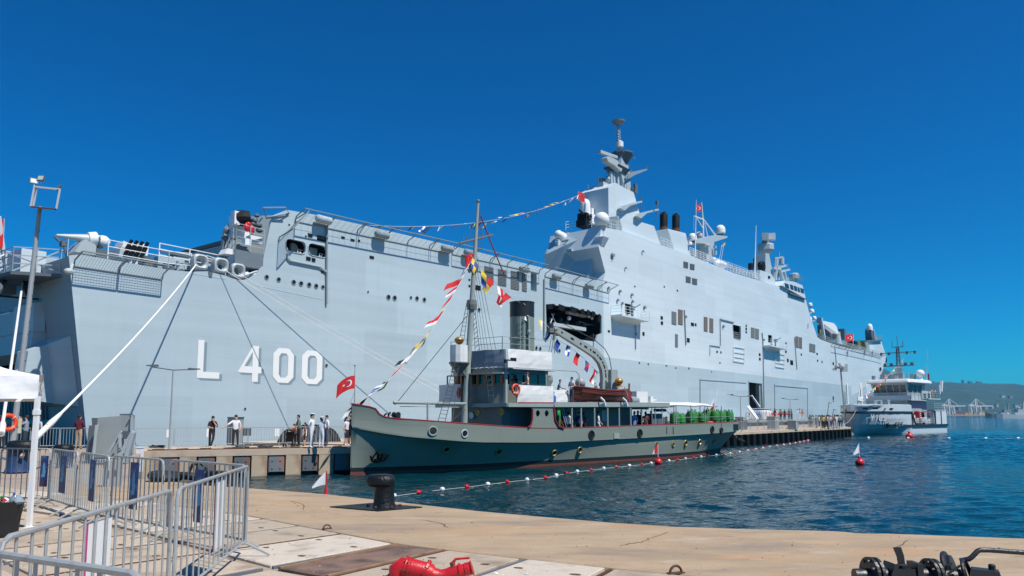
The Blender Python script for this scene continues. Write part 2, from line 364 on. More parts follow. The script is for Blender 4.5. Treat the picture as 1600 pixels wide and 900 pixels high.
mb = MB(); mb.sheet([(-9000,-3000,WZ),(14000,-3000,WZ),(14000,16000,WZ),(-9000,16000,WZ)], 0, [[(PX0,PY0_,WZ),(PX1,PY0_,WZ),(PX1,PY1,WZ),(PX0,PY1,WZ)]])
o = mb.build('sea_water', water_mat(BIG)); o['kind'] = 'structure'
bm_ = bmesh.new(); bm_.from_mesh(o.data)
for f_ in bm_.faces:
    if f_.normal.z < 0: f_.normal_flip()
bm_.to_mesh(o.data); bm_.free()
# the harbour basin: real waves, half a metre to five metres long, laid over one another
import numpy as np
def waves():
    def axis(a, b, c, s0, gr):
        v = list(np.arange(a, b, s0)); d = s0
        while v[-1] < c: d *= gr; v.append(v[-1]+d)
        v = np.array(v); v[-1] = c; return v
    x = axis(PX0, 62, PX1, .2, 1.022); y = axis(PY0_, 84, PY1, .2, 1.013); nx, ny = len(x), len(y)
    X, Yy = np.meshgrid(x, y, indexing='ij'); SX_, SY_ = np.meshgrid(np.gradient(x), np.gradient(y), indexing='ij'); Z = np.zeros_like(X); rw = np.random.RandomState(4)
    gust = .72+.38*np.sin(X*.075+Yy*.043+1.1)*np.sin(Yy*.062-X*.031)+.18*np.sin(X*.21-Yy*.17)
    for i in range(34):
        lam = .58*(4.2**(rw.rand()**1.35)); th = -1.05+rw.normal()*.75; k = 2*np.pi/lam; s_ = .047*(.7+.6*rw.rand())*(1 if lam < 1.7 else .65)
        ph = k*(X*np.cos(th)+Yy*np.sin(th))+rw.rand()*6.28; h = np.sin(ph+.35*np.sin(ph*.5+i)); Z += s_/k*h*gust*np.clip(lam/(2.1*np.maximum(SX_, SY_))-.25, 0, 1)
    fade = np.clip(np.minimum(np.minimum(X-PX0, PX1-X), np.minimum(Yy-PY0_, PY1-Yy))/12, 0, 1)
    co = np.stack([X, Yy, WZ+Z*fade], -1).reshape(-1, 3).astype(np.float32)
    i0 = (np.arange(nx-1)[:,None]*ny+np.arange(ny-1)[None,:]).reshape(-1); fc = np.stack([i0, i0+ny, i0+ny+1, i0+1], -1).reshape(-1).astype(np.int32)
    me = bpy.data.meshes.new('harbour_water'); n = len(i0); me.vertices.add(len(co)); me.vertices.foreach_set('co', co.reshape(-1)); me.loops.add(n*4); me.loops.foreach_set('vertex_index', fc)
    me.polygons.add(n); me.polygons.foreach_set('loop_start', np.arange(0, n*4, 4, dtype=np.int32)); me.polygons.foreach_set('use_smooth', np.ones(n, dtype=bool)); me.update(); me.validate()
    me.materials.append(water_mat(((.9, 1, .10, .4, 1.35), (2.6, 1, .05, .2, 1.3), (8, 1, .010, .2, 1.3)))); o = bpy.data.objects.new('harbour_water', me); COL.objects.link(o); o['kind'] = 'structure'
waves()
# ================================================================== quay we stand on
def cat(p, q, n): return [p+(q-p)*i/n for i in range(n+1)]
EDGE = [V((x, y, 0)) for x, y in ((-10.9,21.3),(-9.33,20.31),(-6.37,18.39),(-4.23,17.07),(-2.1,15.35),(-.6,14.1),(.46,13.4),(1.7,12.62),(2.67,12.15),(3.8,11.9),(5.07,11.69),(5.2,11.62),(5.28,11.52),(5.45,11.49),(5.7,11.5),(7.5,11.03),(11,10.3),(18,9.4),(40,8))]
E0, E1, E2 = V((-18.42,36.91,0)), V((-9.0,40.83,0)), V((-5.2,42.2,0))
PD = V((.637,.771,0)).normalized(); PN = V((PD.y,-PD.x,0)); E3 = E2+PD*86
B2, B3 = E2 - PN*15 - PD*3, E2+PD*112 - PN*15
B1 = V((-8.6,44.7,0)); B0 = V((-21,41.7,0))
mb = MB()
mb.prism([(x, y, -.045) for x, y in [(40,-20),(40,8-.02)]+[(p.x, p.y-.02) for p in reversed(EDGE[:-1])]+[(E0.x, E0.y),(B0.x, B0.y),(-60,36),(-60,-20)]], (0,0,-3.2))
quay = mb.build('quay', M['ground']); quay['kind'] = 'structure'
INN = [V((x, y, 0)) for x, y in ((-17,21.6),(-14,19.6),(-10.7,17.5),(-7.5,15.6),(-4.67,13.46),(-3.46,12.31),(-2.59,11.52),(-1.62,10.63),(-.81,10.1),(.1,9.57),(1.35,8.87),(2.06,8.53),(3.5,7.9),(6,7.1),(11,5.9))]
mb = MB(); NC = 46
def along(pl, n):
    L = [0]
    for a, b in zip(pl, pl[1:]): L.append(L[-1]+(b-a).length)
    out = []
    for i in range(n+1):
        t = L[-1]*i/n; k = 0
        while k < len(L)-2 and L[k+1] < t: k += 1
        out.append(pl[k].lerp(pl[k+1], (t-L[k])/(L[k+1]-L[k])))
    return out
# coping: a thick rounded kerb band between the slabs and the water
inn = [p for p in INN[2:]]; edge = EDGE[:]
poly = edge + list(reversed([p+V((.0,.0,0)) for p in inn]))
top = [(p.x, p.y, .0) for p in poly]
mb.prism([(x, y, 0) for x, y, z in top], (0,0,-2.6))
cop = mb.build('coping', M['conc'], quay, fixn=True)
bv = cop.modifiers.new('bevel', 'BEVEL'); bv.width = .035; bv.segments = 2; bv.limit_method = 'ANGLE'; bv.angle_limit = R(50)
# paving slabs: rows running in from the coping, each slab a piece of its own with four lifting slots
def slab_piece(q, mat, slots=True):
    c = sum(q, V((0,0,0)))/4; ins = [p + (c-p).normalized()*.035 for p in q]; ins2 = [p + (c-p).normalized()*.055 for p in q]
    mb = MB(); dz = random.uniform(-.006,.006)
    b = [(p.x, p.y, -.06) for p in ins]; t = [(p.x, p.y, -.012+dz) for p in ins]; t2 = [(p.x, p.y, dz) for p in ins2]
    mb.add(b+t+t2, [(0,1,5,4),(1,2,6,5),(2,3,7,6),(3,0,4,7),(4,5,9,8),(5,6,10,9),(6,7,11,10),(7,4,8,11),(8,9,10,11)])
    if slots:
        for u, v in ((.16,.3),(.16,.72),(.84,.3),(.84,.72)):
            a = q[0].lerp(q[1], u).lerp(q[3].lerp(q[2], u), v); d = (q[3]-q[0]).normalized(); e = (q[1]-q[0]).normalized()
            w, h = random.uniform(.05,.075), random.uniform(.03,.045)
            P = [a+e*w*sx+d*h*sy for sx, sy in ((-1,-.6),(-.2,-1.1),(1,-.7),(.9,.8),(.1,1.1),(-.9,.5))]
            mb.add([(p.x,p.y,dz+.003) for p in P], [tuple(range(6))], 1)
    return mb.build('concrete_slab', [mat, M['rust']], quay)
cuts = [i/64 for i in range(65)]
def at_len(pl, s):
    for a, b in zip(pl, pl[1:]):
        d = (b-a).length
        if s <= d or b is pl[-1]: return a.lerp(b, s/d), (b-a).normalized()
        s -= d
s0 = sum((b-a).length for a, b in zip(INN, INN[1:]) if b.x <= -3.4)
def inpt(s, w):
    p, t = at_len(INN, s); p2, t2 = at_len(INN, max(0, s-1.2)); p3, t3 = at_len(INN, s+1.2); t = (t+t2+t3).normalized(); nn = V((t.y, -t.x, 0)); return p + nn*w
tot = sum((b-a).length for a, b in zip(INN, INN[1:]))
joints = [s0+d for d in (-14.3,-13.1,-11.9,-10.7,-9.5,-8.3,-7.1,-5.9,-4.7,-3.5,-2.35,-1.18,0,1.17,2.48,3.38,4.6,5.75,6.9,8.1,9.3)]
joints = [j for j in joints if .3 < j < tot-.3]
special = {}
for k, (a, b) in enumerate(zip(joints, joints[1:])):
    for r, (w0, w1) in enumerate(((.02,2.02),(2.13,4.1),(4.2,6.2),(6.3,8.3))):
        q = [inpt(a+.05, w1), inpt(b-.05, w1), inpt(b-.05, w0), inpt(a+.05, w0)]
        if any(p.y < 1.5 for p in q): continue
        rusty = abs(a-s0-2.48) < .02 and r == 0
        if rusty:
            mb = MB(); c = sum(q, V((0,0,0)))/4
            mb.prism([(p.x, p.y, -.06) for p in q], (0,0,.045)); rc = mb.build('rusty_cover_plate', M['rustc'], quay)
            mb = MB()
            for i, j in ((0,3),(1,2)):
                p, e = q[i], q[j]; mb.bar((p.x,p.y,-.025),(e.x,e.y,-.025),.05,.06)
            mb.build('rusted_edge_angle', M['rusto'], quay)
        else: slab_piece(q, M['slabw'] if (k % 3 == 1 or abs(a-s0-1.17) < .02) and r == 0 else M['slab'], r < 3)
# steel channels in the joints
for k, a in enumerate(joints):
    for w0, w1 in ((.03,2.0),(2.14,4.1)):
        p, q = inpt(a, w0), inpt(a, w1)
        if q.y < 1.5: continue
        mb = MB(); mb.bar((p.x,p.y,-.03),(q.x,q.y,-.03),.035,.04); mb.build('joint_rail', M['rust'] if k % 2 else M['paled'], quay)
# ================================================================== pier
mb = MB()
mb.prism([(p.x, p.y, -.32) for p in (E0, E1, E2, E3, B3, B2, B1, B0)], (0,0,.32)); pier = mb.build('pier', M['pierc'], fixn=True); pier['kind'] = 'structure'
mb = MB()
inset = 1.0
def off(p, n, d): return p - n*d
n0 = V(((E1-E0).normalized().y, -(E1-E0).normalized().x, 0))
mb.prism([(p.x, p.y, -3.2) for p in (E0-n0*1.0+V((.3,0,0)), E1-n0*1.0, E2-PN*1.0, E3-PN*1.0-PD*.5, B3+PN*.3-PD*.5, B2, B1, B0+V((.4,-.3,0)))], (0,0,2.85))
mb.build('pier_core', M['pcore'], pier, fixn=True)  # core behind the bays, a very dark concrete
pil = MB(); pil.box((0,-.5,-1.75),(.78,.98,2.86)); pld = pil.mesh('pillar', M['pierd']); pil = pil.mesh('pillar', M['pierw'])
pnl = MB(); pnl.box((0,-.14,-.78),(.80,.14,.88)); pnl.box((0,-.06,-.78),(.74,.03,.82))
for sx in (-.2,.2):
    for sz in (-.6,-1.0): pnl.lathe((sx,-.04,sz),[(.045,-.01),(.045,.03)],6,0,(0,1,0))
pnl = pnl.mesh('fender_panel', M['fender'])
rub = MB(); rub.box((0,.22,-.88),(.74,.44,1.25)); rub.box((0,.455,-.88),(.5,.03,1.1)); rub = rub.mesh('rubber_fender', M['black'])
pit = 1.72
def bays(p, q, first, rubber):
    d = (q-p).normalized(); L = (q-p).length; rz = math.atan2(-d.y, -d.x)     # local +y faces out over the water
    n = int(L/pit)
    for i in range(n+1):
        c = p+d*(first+i*pit)
        if first+i*pit > L-.2: break
        inst('pillar', pld if rubber else pil, pier, c, rz)
        e = p+d*(first+(i+.5)*pit)
        if first+(i+.5)*pit > L: break
        if rubber: inst('rubber_fender', rub, pier, e, rz)
        else: inst('fender_panel', pnl, pier, e, rz)
bays(E0, E1, .45, False); bays(E2+PD*.6, E3, .3, True)
mb = MB()   # dark edge line with small drain gaps on the pier kerb
mb.bar(E0-n0*.38+V((.3,0,.03)), E1-n0*.38+V((0,0,.03)), .05, .06)
for i in range(9):
    c = (E0-n0*.9).lerp(E1-n0*.9, (i+.4)/9); mb.bar(c+V((0,0,.03)), c+V((.35,.55,.03)), .05, .06)
mb.build('kerb_rail', M['rust'], pier, kind='stuff')
# ================================================================== far shore
def hill_h(u):       # u: bearing in photo pixels
    pts = ((1100,430),(1300,470),(1380,450),(1420,330),(1440,296),(1475,292),(1520,300),(1560,284),(1600,270),(1650,280),(1800,330),(2100,230),(2600,150))
    for (a, ha), (b, hb) in zip(pts, pts[1:]):
        if a <= u <= b: t = (u-a)/(b-a); return (ha+(hb-ha)*t)*.60
    return 150
nu, nd = 130, 26; vs, fs = [], []
rr = random.Random(3)
for i in range(nu):
    u = 1060+(2600-1060)*i/(nu-1); ta = (u-800)/F_PX
    for j in range(nd):
        t = j/(nd-1); y = 2500+2300*t; prof = (math.sin(min(1, t/.72)*math.pi/2))**1.6 if t < .72 else 1-.5*((t-.72)/.28)**2
        z = hill_h(u)*prof*(y/4150)*1.0
        z += (math.sin(u*.05+y*.004)+math.sin(u*.017-y*.009)+math.sin(u*.11+y*.013)*.5)*5*math.sin(math.pi*min(1,t))*prof + rr.uniform(-1.5,1.5)*prof
        vs.append((ta*y, y, WZ-2+max(0, z)+ (3.2 if t > 0 else 0)))
for i in range(nu-1):
    for j in range(nd-1): fs.append((i*nd+j, i*nd+j+1, (i+1)*nd+j+1, (i+1)*nd+j)[::-1])
mb = MB(); mb.add(vs, fs); o = mb.build('hills', M['hill'], smooth=True); o['kind'] = 'structure'
def far(px, py, d): r = ray(px, py); return CAM + r*(d/r.y)
# low quay of the container port
mb = MB(); a, b = far(1480,648,2350), far(1572,648,2350); mb.span((a.x-160, 2330, WZ-1), (b.x+420, 2600, 2.2)); o = mb.build('far_quay', M['pierc']); o['kind'] = 'structure'
def far_building(px, w, h, y, base, label, cat='building', col=None, nwin=0):
    c = far(px, 648, y); k = y/F_PX*.55
    z0 = base if base is not None else 0
    t = thing('far_building', label, cat, (c.x, y, z0), 0, 'buildings on the far shore')
    mb = MB(); mb.span((-w*k/2,0,-6),(w*k/2,14,h*k)); mb.build('wall', M['pv'] if col is None else col, t)
    mb = MB(); mb.span((-w*k/2-.6,-.6,h*k),(w*k/2+.6,14.6,h*k+1.2)); mb.build('roof', flat((.35,.2,.15), .8, 0, 'roof') if rr.random() < .5 else M['pv'], t)
    if nwin:
        mb = MB()
        for i in range(nwin):
            x = -w*k/2+(i+.5)*w*k/nwin; mb.span((x-w*k/nwin*.28,-.25,h*k*.25),(x+w*k/nwin*.28,0,h*k*.75))
        mb.build('window', M['glass'], t, kind='stuff')
ridge = 4140
for px, w, h, s in ((1463,3,6,'tall cream'),(1472,5,3,'long white'),(1477,3,3.2,'small white'),(1482,4,3.6,'middle white'),(1487,4,3.2,'low grey white'),(1491,3,4,'end white'),(1509,4,8,'narrow dark tower'),(1520,9,5,'wide grey block'),(1534,13,5.5,'long dark slab'),(1595,8,4,'pale hillside')):
    col = flat((.14,.16,.17), .8, 0, 'dark_wall') if 'dark' in s or 'wide' in s else M['pv']
    far_building(px, w, h, ridge, hill_h(px)*.985+2, f'{s} building on the hill ridge across the bay', 'building', col)
for i, (px, py, w, h, s) in enumerate(((1570,619,11,3,'pale terraced'),(1582,620,7,2,'pink roofed'),(1560,633,6,4,'cream square'),(1552,635,5,5,'rose coloured tall'),(1542,637,8,3,'grey flat'),(1530,641,9,2.4,'long low white'),(1500,638,6,3,'pale narrow'),(1590,634,9,3,'beige wide'))):
    y = 2700 if py > 630 else 3200; z = (648-py)/F_PX*y+1.8
    far_building(px, w, h, y, z-h*y/F_PX*.2, f'{s} house low on the far hillside above the port', 'house')
def far_crane(px, y, label, dx=1.0):
    c = far(px, 648, y); t = thing('gantry_crane', label, 'gantry crane', (c.x, y, 2.2), 0, 'gantry cranes at the container port'); k = y/F_PX; m = M['cranew']
    mb = MB()
    for x0, x1 in ((-7*k,-6*k),(1*k,1*k),(7.5*k,9.5*k)):
        for yy in (0, 12): mb.bar((x1, yy, 0), (x0, yy, 12.5*k), 3.0, 3.0)
    mb.build('leg', m, t, kind='stuff')
    mb = MB(); mb.bar((-8*k,6,13*k),(28*k,6,13.5*k),3.2,3.5); mb.build('boom', m, t)
    mb = MB(); mb.span((-8.5*k,0,13.2*k),(-1.5*k,12,15.6*k)); mb.build('machine_house', M['white'], t)
    mb = MB(); mb.bar((1*k,2,13*k),(2*k,6,24*k),2.4); mb.bar((6*k,10,13*k),(4*k,6,24*k),2.4); mb.bar((2*k,6,24*k),(4*k,6,24*k),2.4); mb.bar((1.6*k,6,19*k),(4.6*k,6,19*k),2)
    mb.bar((4*k,6,24*k),(18*k,6,13.5*k),1.2); mb.bar((2*k,6,24*k),(-6*k,6,14*k),1.2); mb.build('apex_frame', m, t)
far_crane(1483, 2380, 'white gantry crane standing nearest the diving tender across the water'); far_crane(1525, 2380, 'white gantry crane at the middle of the container stacks')
for i, (px, w, h, col, s) in enumerate(((1490,8,3,(.45,.08,.07),'dark red'),(1497,6,3.5,(.30,.07,.08),'maroon'),(1505,5,4.2,(.55,.30,.04),'amber'),(1511,6,4,(.55,.26,.05),'orange'),(1519,5,6,(.26,.27,.26),'grey'),(1527,4,8,(.62,.55,.42),'cream'),(1531,5,5,(.55,.42,.25),'sand'),(1539,5,5,(.42,.12,.10),'brick red'),(1547,8,3,(.6,.5,.38),'pale buff'),(1557,10,2.4,(.38,.16,.12),'low rust'))):
    c = far(px, 648, 2360); k = 2360/F_PX; t = thing('container_stack', f'{s} stack of shipping containers on the far quay', 'containers', (c.x, 2345, 2.2), 0, 'container stacks on the far quay')
    for r_ in range(max(1, int(h/1.6))):
        mb = MB(); z0 = r_*1.6*k
        mb.span((-w*k/2*(1-.12*r_),-3,z0),(w*k/2*(1-.07*r_),3,z0+1.5*k)); mb.build('container', flat(tuple(c_*(1-.15*r_) for c_ in col), .7, 0, 'container_paint'), t)
# far ships
def small_ship(px, y, L, label, col, hullcol, n):
    c = far(px, 648, y); t = thing('far_ship', label, 'ship', (c.x, y, WZ), R(4), 'vessels lying off the far shore'); k = y/F_PX
    mb = MB(); mb.loft([[(x*L, s*w*L, z*L) for s, z in ((-1,0),(1,0),(1,.055+d),(-1,.055+d))] for x, w, d in ((-.5,.01,.035),(-.42,.05,.022),(-.2,.065,.01),(.2,.065,0),(.5,.05,0))], closed=True); mb.build('hull', hullcol, t)
    mb = MB(); mb.span((-.2*L,-.04*L,.05*L),(.12*L,.04*L,.10*L)); mb.span((-.14*L,-.03*L,.10*L),(0,.03*L,.15*L)); mb.span((.2*L,-.035*L,.05*L),(.36*L,.035*L,.09*L)); mb.build('superstructure', col, t)
    mb = MB(); mb.bar((-.03*L,0,.15*L),(-.02*L,0,.27*L),.02*L); mb.bar((-.08*L,0,.22*L),(.04*L,0,.22*L),.008*L); mb.bar((.12*L,0,.1*L),(.13*L,0,.17*L),.03*L); mb.ball((-.1*L,0,.17*L),.02*L,8); mb.build('mast', col, t, kind='stuff')
    mb = MB(); mb.ball((-.3*L,0,.07*L),.024*L,10); mb.bar((-.3*L,0,.075*L),(-.42*L,0,.085*L),.006*L); mb.build('gun_turret', M['domeg'], t)
small_ship(1602, 620, 52, 'pale grey patrol ship cut off by the edge of the view', M['domeg'], M['ship'], 0)
small_ship(1578, 900, 62, 'dark grey warship lying behind the pale patrol ship', M['shipmid'], M['shipdark'], 1)
#small_ship(1508, 1900, 80, 'long dark hulled ship under the gantry cranes', M['white'], flat((.05,.06,.10), .6, 0, 'dark_hull'), 2)
# ================================================================== the big assault ship
SH = Frame(-48*NRM, DIR); S = SH.y; SX = SH.x
ship = thing('assault_ship', 'huge pale grey flat decked naval ship with white L 400 on its side', 'warship', SH.o, SH.rz)
def px_m(p): return F_PX/((SH.w(p)-CAM).y)            # photo pixels per metre at a point of the ship
def rails(mb, pts, h=1.05, step=1.6, r=.035, rows=3, n=4):
    pts = [V(p) for p in pts]
    for k in range(rows): mb.tube([p+V((0,0,h*(k+1)/rows)) for p in pts], r*.8, n)
    for a, b in zip(pts, pts[1:]):
        c = max(1, int((b-a).length/step))
        for i in range(c+1): q = a.lerp(b, i/c); mb.tube([q, q+V((0,0,h))], r, n)
ZS = 9.0                                                 # height where the side's colour turns paler
stx = lambda z: 19.45-.15*z
def Sp(l, y=0.0): return [S(x, yy, y) for x, yy in l]
def rrect(a, b, c, d, r=.3):       # rounded quad on the side: corners in order, r in metres
    P = [V(a), V(b), V(c), V(d)]; out = []
    for i in range(4):
        p, q, s_ = P[i-1], P[i], P[(i+1) % 4]
        u, v = (p-q).normalized()*r, (s_-q).normalized()*r
        out += [q+u, q+u*.3+v*.3, q+v]
    return out
SB = 200.0                                               # side is flat up to here, then the bow
win1 = rrect(*Sp([(446,371.5),(478,378.5),(477.5,398.5),(446,392)]), r=.35)
win2 = rrect(*Sp([(481.3,378.5),(511,385.5),(510.3,404.5),(481.3,398)]), r=.35)
bay = Sp([(853,475.5),(866,474.5),(869,477),(888,479),(904,482),(906,484),(917,486),(929,487.5),(932,491),(940,493),(940,521),(934,523.5),(931,534),(900,530),(868,524.5),(854,520)])
sd1 = Sp([(976.5,473.5),(987,476),(987,492),(976.5,489)])
gar = Sp([(829.3,425.5),(838.6,427.5),(838.6,456),(829.3,453.5)])
dsm = rrect(*Sp([(1144.3,506.8),(1157,509.8),(1157.3,531),(1146,528)]), r=.25)
sd2 = Sp([(1200.2,522.8),(1206.5,524.2),(1206.5,536),(1200.2,534.5)])
door = Sp([(1169.5,597),(1189.8,599.5)]); zd = -1.0
door = [V((door[0].x,0,zd)), V((door[1].x,0,zd)), door[1], door[0]]
holes_up = [sd1, dsm, sd2]; holes_lo = [win1, win2, bay, gar]
xs = S(943, 500).x; topR = S(943, 440.5)
low = [V((stx(-1.9),0,-1.9)), V((SB,0,-1.9)), V((SB,0,ZS)), V((xs,0,ZS)), V((xs,0,topR.z))] + Sp([(842,417),(702,383),(560,350),(490,335),(449,328),(425.5,337),(414.4,389),(411.5,404.4),(409,415.5),(402,426.7),(389,435.5),(375.5,438),(362,434.5),(353,431),(324,424),(296.7,424.5),(263,421.5),(126,397.5)]) + [V((stx(11.3),0,11.35))]
fwd = S(1283,531); ft2 = S(1300,537)
zb0 = fwd.z
up = [V((xs,0,ZS)), V((SB,0,ZS)), V((SB,0,ft2.z)), V((ft2.x,0,ft2.z)), fwd, V((xs,0,topR.z))]
# the side door lies in the lower strake, so it is one of that plate's holes
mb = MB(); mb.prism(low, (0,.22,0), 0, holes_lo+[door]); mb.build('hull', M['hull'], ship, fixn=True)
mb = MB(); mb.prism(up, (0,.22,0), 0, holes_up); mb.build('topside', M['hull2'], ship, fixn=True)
# bow with its flare
rows, BL = [], 49.0
def bow_prof(t):
    zt = ft2.z+1.6*t; zk = 2.5+(zt-3.0)*t**1.3
    return zt, zk, 8.2*t**1.25, .15*t+1.2*t**8
def bow_at(t, z):
    zt, zk, yw, yd = bow_prof(t); return yd + (yw*(1-(z+1.9)/(zk+1.9)) if z < zk else 0)
for i in range(16):
    t = i/15; zt, zk, yw, yd = bow_prof(t)
    zs = [-1.9,-1.9+(zk+1.9)*.5,zk-.02,zk+.25]+[zk+.25+(zt-zk-.25)*k_/4 for k_ in (1,2,3,4)]
    r_ = [V((SB+BL*t, bow_at(t, z), z)) for z in zs]
    rows.append(r_+[V((p.x, 32-p.y, p.z)) for p in reversed(r_)])
nr = len(rows[0]); mb = MB(); mb.loft(rows, closed=True, caps=True)
mb.m = [1 if sum(mb.v[i][2] for i in f)/len(f) < 8.4 else 0 for f in mb.f]; mb.build('bow', [M['hull2'], M['hull']], ship, smooth=True, fixn=True)
# far side, deck, stern deck
mb = MB()
mb.span((20,31.7,-1.9),(SB,32,17.2)); mb.build('far_side', M['hull'], ship)
zdk = S(600,359).z
mb = MB(); d0, d1 = S(449,330).x, SB
mb.prism([(36.0,.25,zdk-.4),(xs-1,.25,zdk+.3),(xs-1,31.6,zdk+.3),(36.0,31.6,zdk-.4)], (0,0,.35)); mb.prism([(xs-.9,.25,17.6),(SB-.1,.25,18.8),(SB-.1,31.6,18.8),(xs-.9,31.6,17.6)], (0,0,.5))
mb.build('flight_deck', M['deckgrey'], ship, fixn=True)
mb = MB(); mb.span((18.3,.3,9.9),(40,31.6,10.2)); mb.span((36,4.4,10.25),(36.4,31.5,zdk-.5)); mb.build('mooring_deck', M['shipmid'], ship)
# stern: raked transom with the well-dock gate
gate = [(stx(-1),5.2,-1),(stx(-1),27,-1),(stx(5.7),27,5.7),(stx(5.7),5.2,5.7)]
mb = MB(); mb.prism([(stx(-1.9),.03,-1.9),(stx(-1.9),32,-1.9),(stx(11.3),32,11.3),(stx(11.3),.03,11.3)], (.25,0,0), 0, [gate]); mb.build('transom', steel_paint('stern_shade_paint', (.245,.32,.36), .5, .1), ship, fixn=True)  # hull paint darkened here to put the stern's shade into the colour
mb = MB(); mb.span((22.5,4,-1.5),(22.7,28,6.2)); mb.span((19.6,4.9,-1.5),(22.5,5.1,6)); mb.build('dock_recess', M['hole'], ship)
mb = MB()
for i in range(34):
    y = 5.6+i*.62; mb.bar((20.6,y,-1.2),(20.1,y,3.9),.16,.3)
for z in (1.3, 3.9): mb.bar((20.3,5.3,z),(20.3,27,z),.25,.3)
mb.build('gate_grille', M['shipmid'], ship, kind='stuff')
mb = MB()                                               # beam over the dock opening
for z0, z1, o_, y0 in ((5.75,7.1,1.0,4.6),(7.1,8.6,.75,6.2)):
    mb.hexa([(stx(z0)-o_,y0,z0),(stx(z0)-.02,y0,z0-.5),(stx(z0)-.02,27.5,z0-.5),(stx(z0)-o_,27.5,z0)], [(stx(z1)-o_*.7,y0,z1),(stx(z1)-.02,y0,z1+.4),(stx(z1)-.02,27.5,z1+.4),(stx(z1)-o_*.7,27.5,z1)])
mb.build('gate_beam', M['ship'], ship)
mb = MB(); A_ = lambda s_, y, z: V((stx(z)-s_, y, z))
lo_p = [A_(.02,.6,2.3),A_(.45,3.2,2.5),A_(2.2,3.35,2.8),A_(2.3,4.9,2.8),A_(.02,5.1,2.3)]; hi_p = [A_(.02,.8,6.6),A_(.42,3.3,6.2),A_(1.5,3.4,5.7),A_(1.7,4.6,5.7),A_(.02,4.8,6.6)]
mb.loft([lo_p, hi_p]); pod = mb.build('stern_pod', M['hull'], ship, fixn=True)
mb = MB(); cc_ = A_(2.12,4.05,4.1); mb.torus(cc_,.4,.08,(-1,0,.1)); mb.lathe(cc_,[(.38,0),(.38,.03)],14,1,(-1,0,.1)); mb.build('port_ring', [M['ship'],M['hole']], pod)
mb = MB(); mb.hexa([(18.3,4.4,7.1),(17.6,4.4,7.1),(17.6,8,7.1),(18.3,8,7.1)],[(18.2,4.6,9.0),(17.6,4.6,8.9),(17.6,8,8.9),(18.2,8,9.0)]); mb.build('stern_box', M['hull'], ship)
mb = MB(); mb.tube([(17.4,5.0,9.4),(17.2,4.8,9.9)],.16,8); mb.ball((17.2,4.8,10.0),.34,10); mb.tube([(18,5,9.2),(16.2,6.2,9.3)],.06,5); mb.build('stern_lamp', M['black'], ship)
# aft gallery hanging over the stern
mb = MB(); mb.hexa([(18.0,1.2,10.2),(15.6,2.6,10.2),(15.6,7,10.2),(18,7,10.2)],[(18.0,1.2,10.4),(15.6,2.6,10.4),(15.6,7,10.4),(18,7,10.4)]); mb.build('stern_gallery', M['shipdark'], ship)
mb = MB(); rails(mb, [(17.8,1.3,10.4),(15.7,2.7,10.4),(15.7,7,10.4)], 1.5, 1.2, .05)
mb.bar((17.9,1.2,10.4),(15.8,4.6,11.9),.08); mb.bar((17.9,1.3,11.9),(15.7,2.7,10.4),.08); mb.bar((17.8,5.5,10.4),(15.7,6.9,11.9),.08)
rails(mb, [(17.75,.2,11.35),(17.75,1.2,11.4)], 1.05, .7); rails(mb, [(17.7,7.1,11.3),(17.7,31,11.3)], 1.05, 1.5, .04); mb.build('stern_railing', M['ship'], ship, kind='stuff')
mb = MB(); mb.span((16.6,4.2,10.45),(18,6.6,12.2)); mb.build('stern_locker', M['hull2'], ship)
mb = MB(); mb.ball(S(108,424,-.5),.2,12,0,(1.5,1,1)); mb.bar(S(114,413,0),S(111,422,-.45),.12); mb.build('stern_floodlight', M['domeg'], ship)
mb = MB(); mb.bar((17.8,.4,11.3),(17.6,.4,12.0),.1); mb.box((17.6,.5,12.1),(.3,.35,.3)); mb.tube([(17.4,.5,12.2),(17.1,.55,12.5)],.08,6); mb.build('searchlight', M['shipdark'], ship)
# ---------------------------------------------------------------- mooring-deck weapons and gear
gp = S(136,394,2.0); g = thing; k = px_m(gp)
mb = MB(); q = lambda x, y, d=2.0: S(x, y, d)
mb.prism([q(117,393),(q(148,399)),(q(152,396)),(q(150,383)),(q(134,374)),(q(126,380))], (0,1.5,0)); mb.build('gun_mount', M['domeg'], ship, fixn=True)
mb = MB(); mb.tube([q(88,367.5,2.7),q(100,369,2.7),q(124,371.5,2.7),q(140,374,2.7)],[.07,.14,.24,.34],10); mb.build('gun_barrel', M['domeg'], ship, smooth=True)
mb = MB(); mb.tube([q(137,373,2.7),q(149,374,2.7)],[.42,.5],12); mb.ball(q(160,377.5,2.7),.42,12,0,(1.2,1,1)); mb.build('gun_breech', M['dome'], ship, smooth=True)
mb = MB(); mb.tube([q(149,374,2.7),q(154,379,2.7),q(155,388,2.7)],[.40,.34,.2],10); mb.box(q(157,398,2.4),(.9,.8,.6)); mb.build('gun_mechanism', M['shipdark'], ship)
for i in range(4):
    mb = MB(); a = q(192+i*9.3,402+i*1.5,1.6); b = q(199+i*9.3,383+i*1.2,1.6)
    mb.prism([a+V((-.28,0,-.6)), a+V((.32,0,-.6)), b+V((.25,0,.1)), b+V((-.25,0,.25))], (0,1.2,0)); dl = mb.build('decoy_launcher', M['dome'], ship, fixn=True)
    mb = MB()
    for j in range(2): p = q(194+i*8.7+j*2.4,399+i*1.2-j*9,1.4); e = q(204+i*8.3+j*2.6,383+i*1.2-j*8,1.2); mb.tube([p,e],.11,7)
    mb.build('launcher_tube', M['black'], dl, kind='stuff')
mb = MB(); mb.prism([q(185,402,1.4),q(193,405,1.4),q(194,386,1.4),q(189,385,1.4)],(0,1.6,0)); mb.build('launcher_shield', M['ship'], ship, fixn=True)
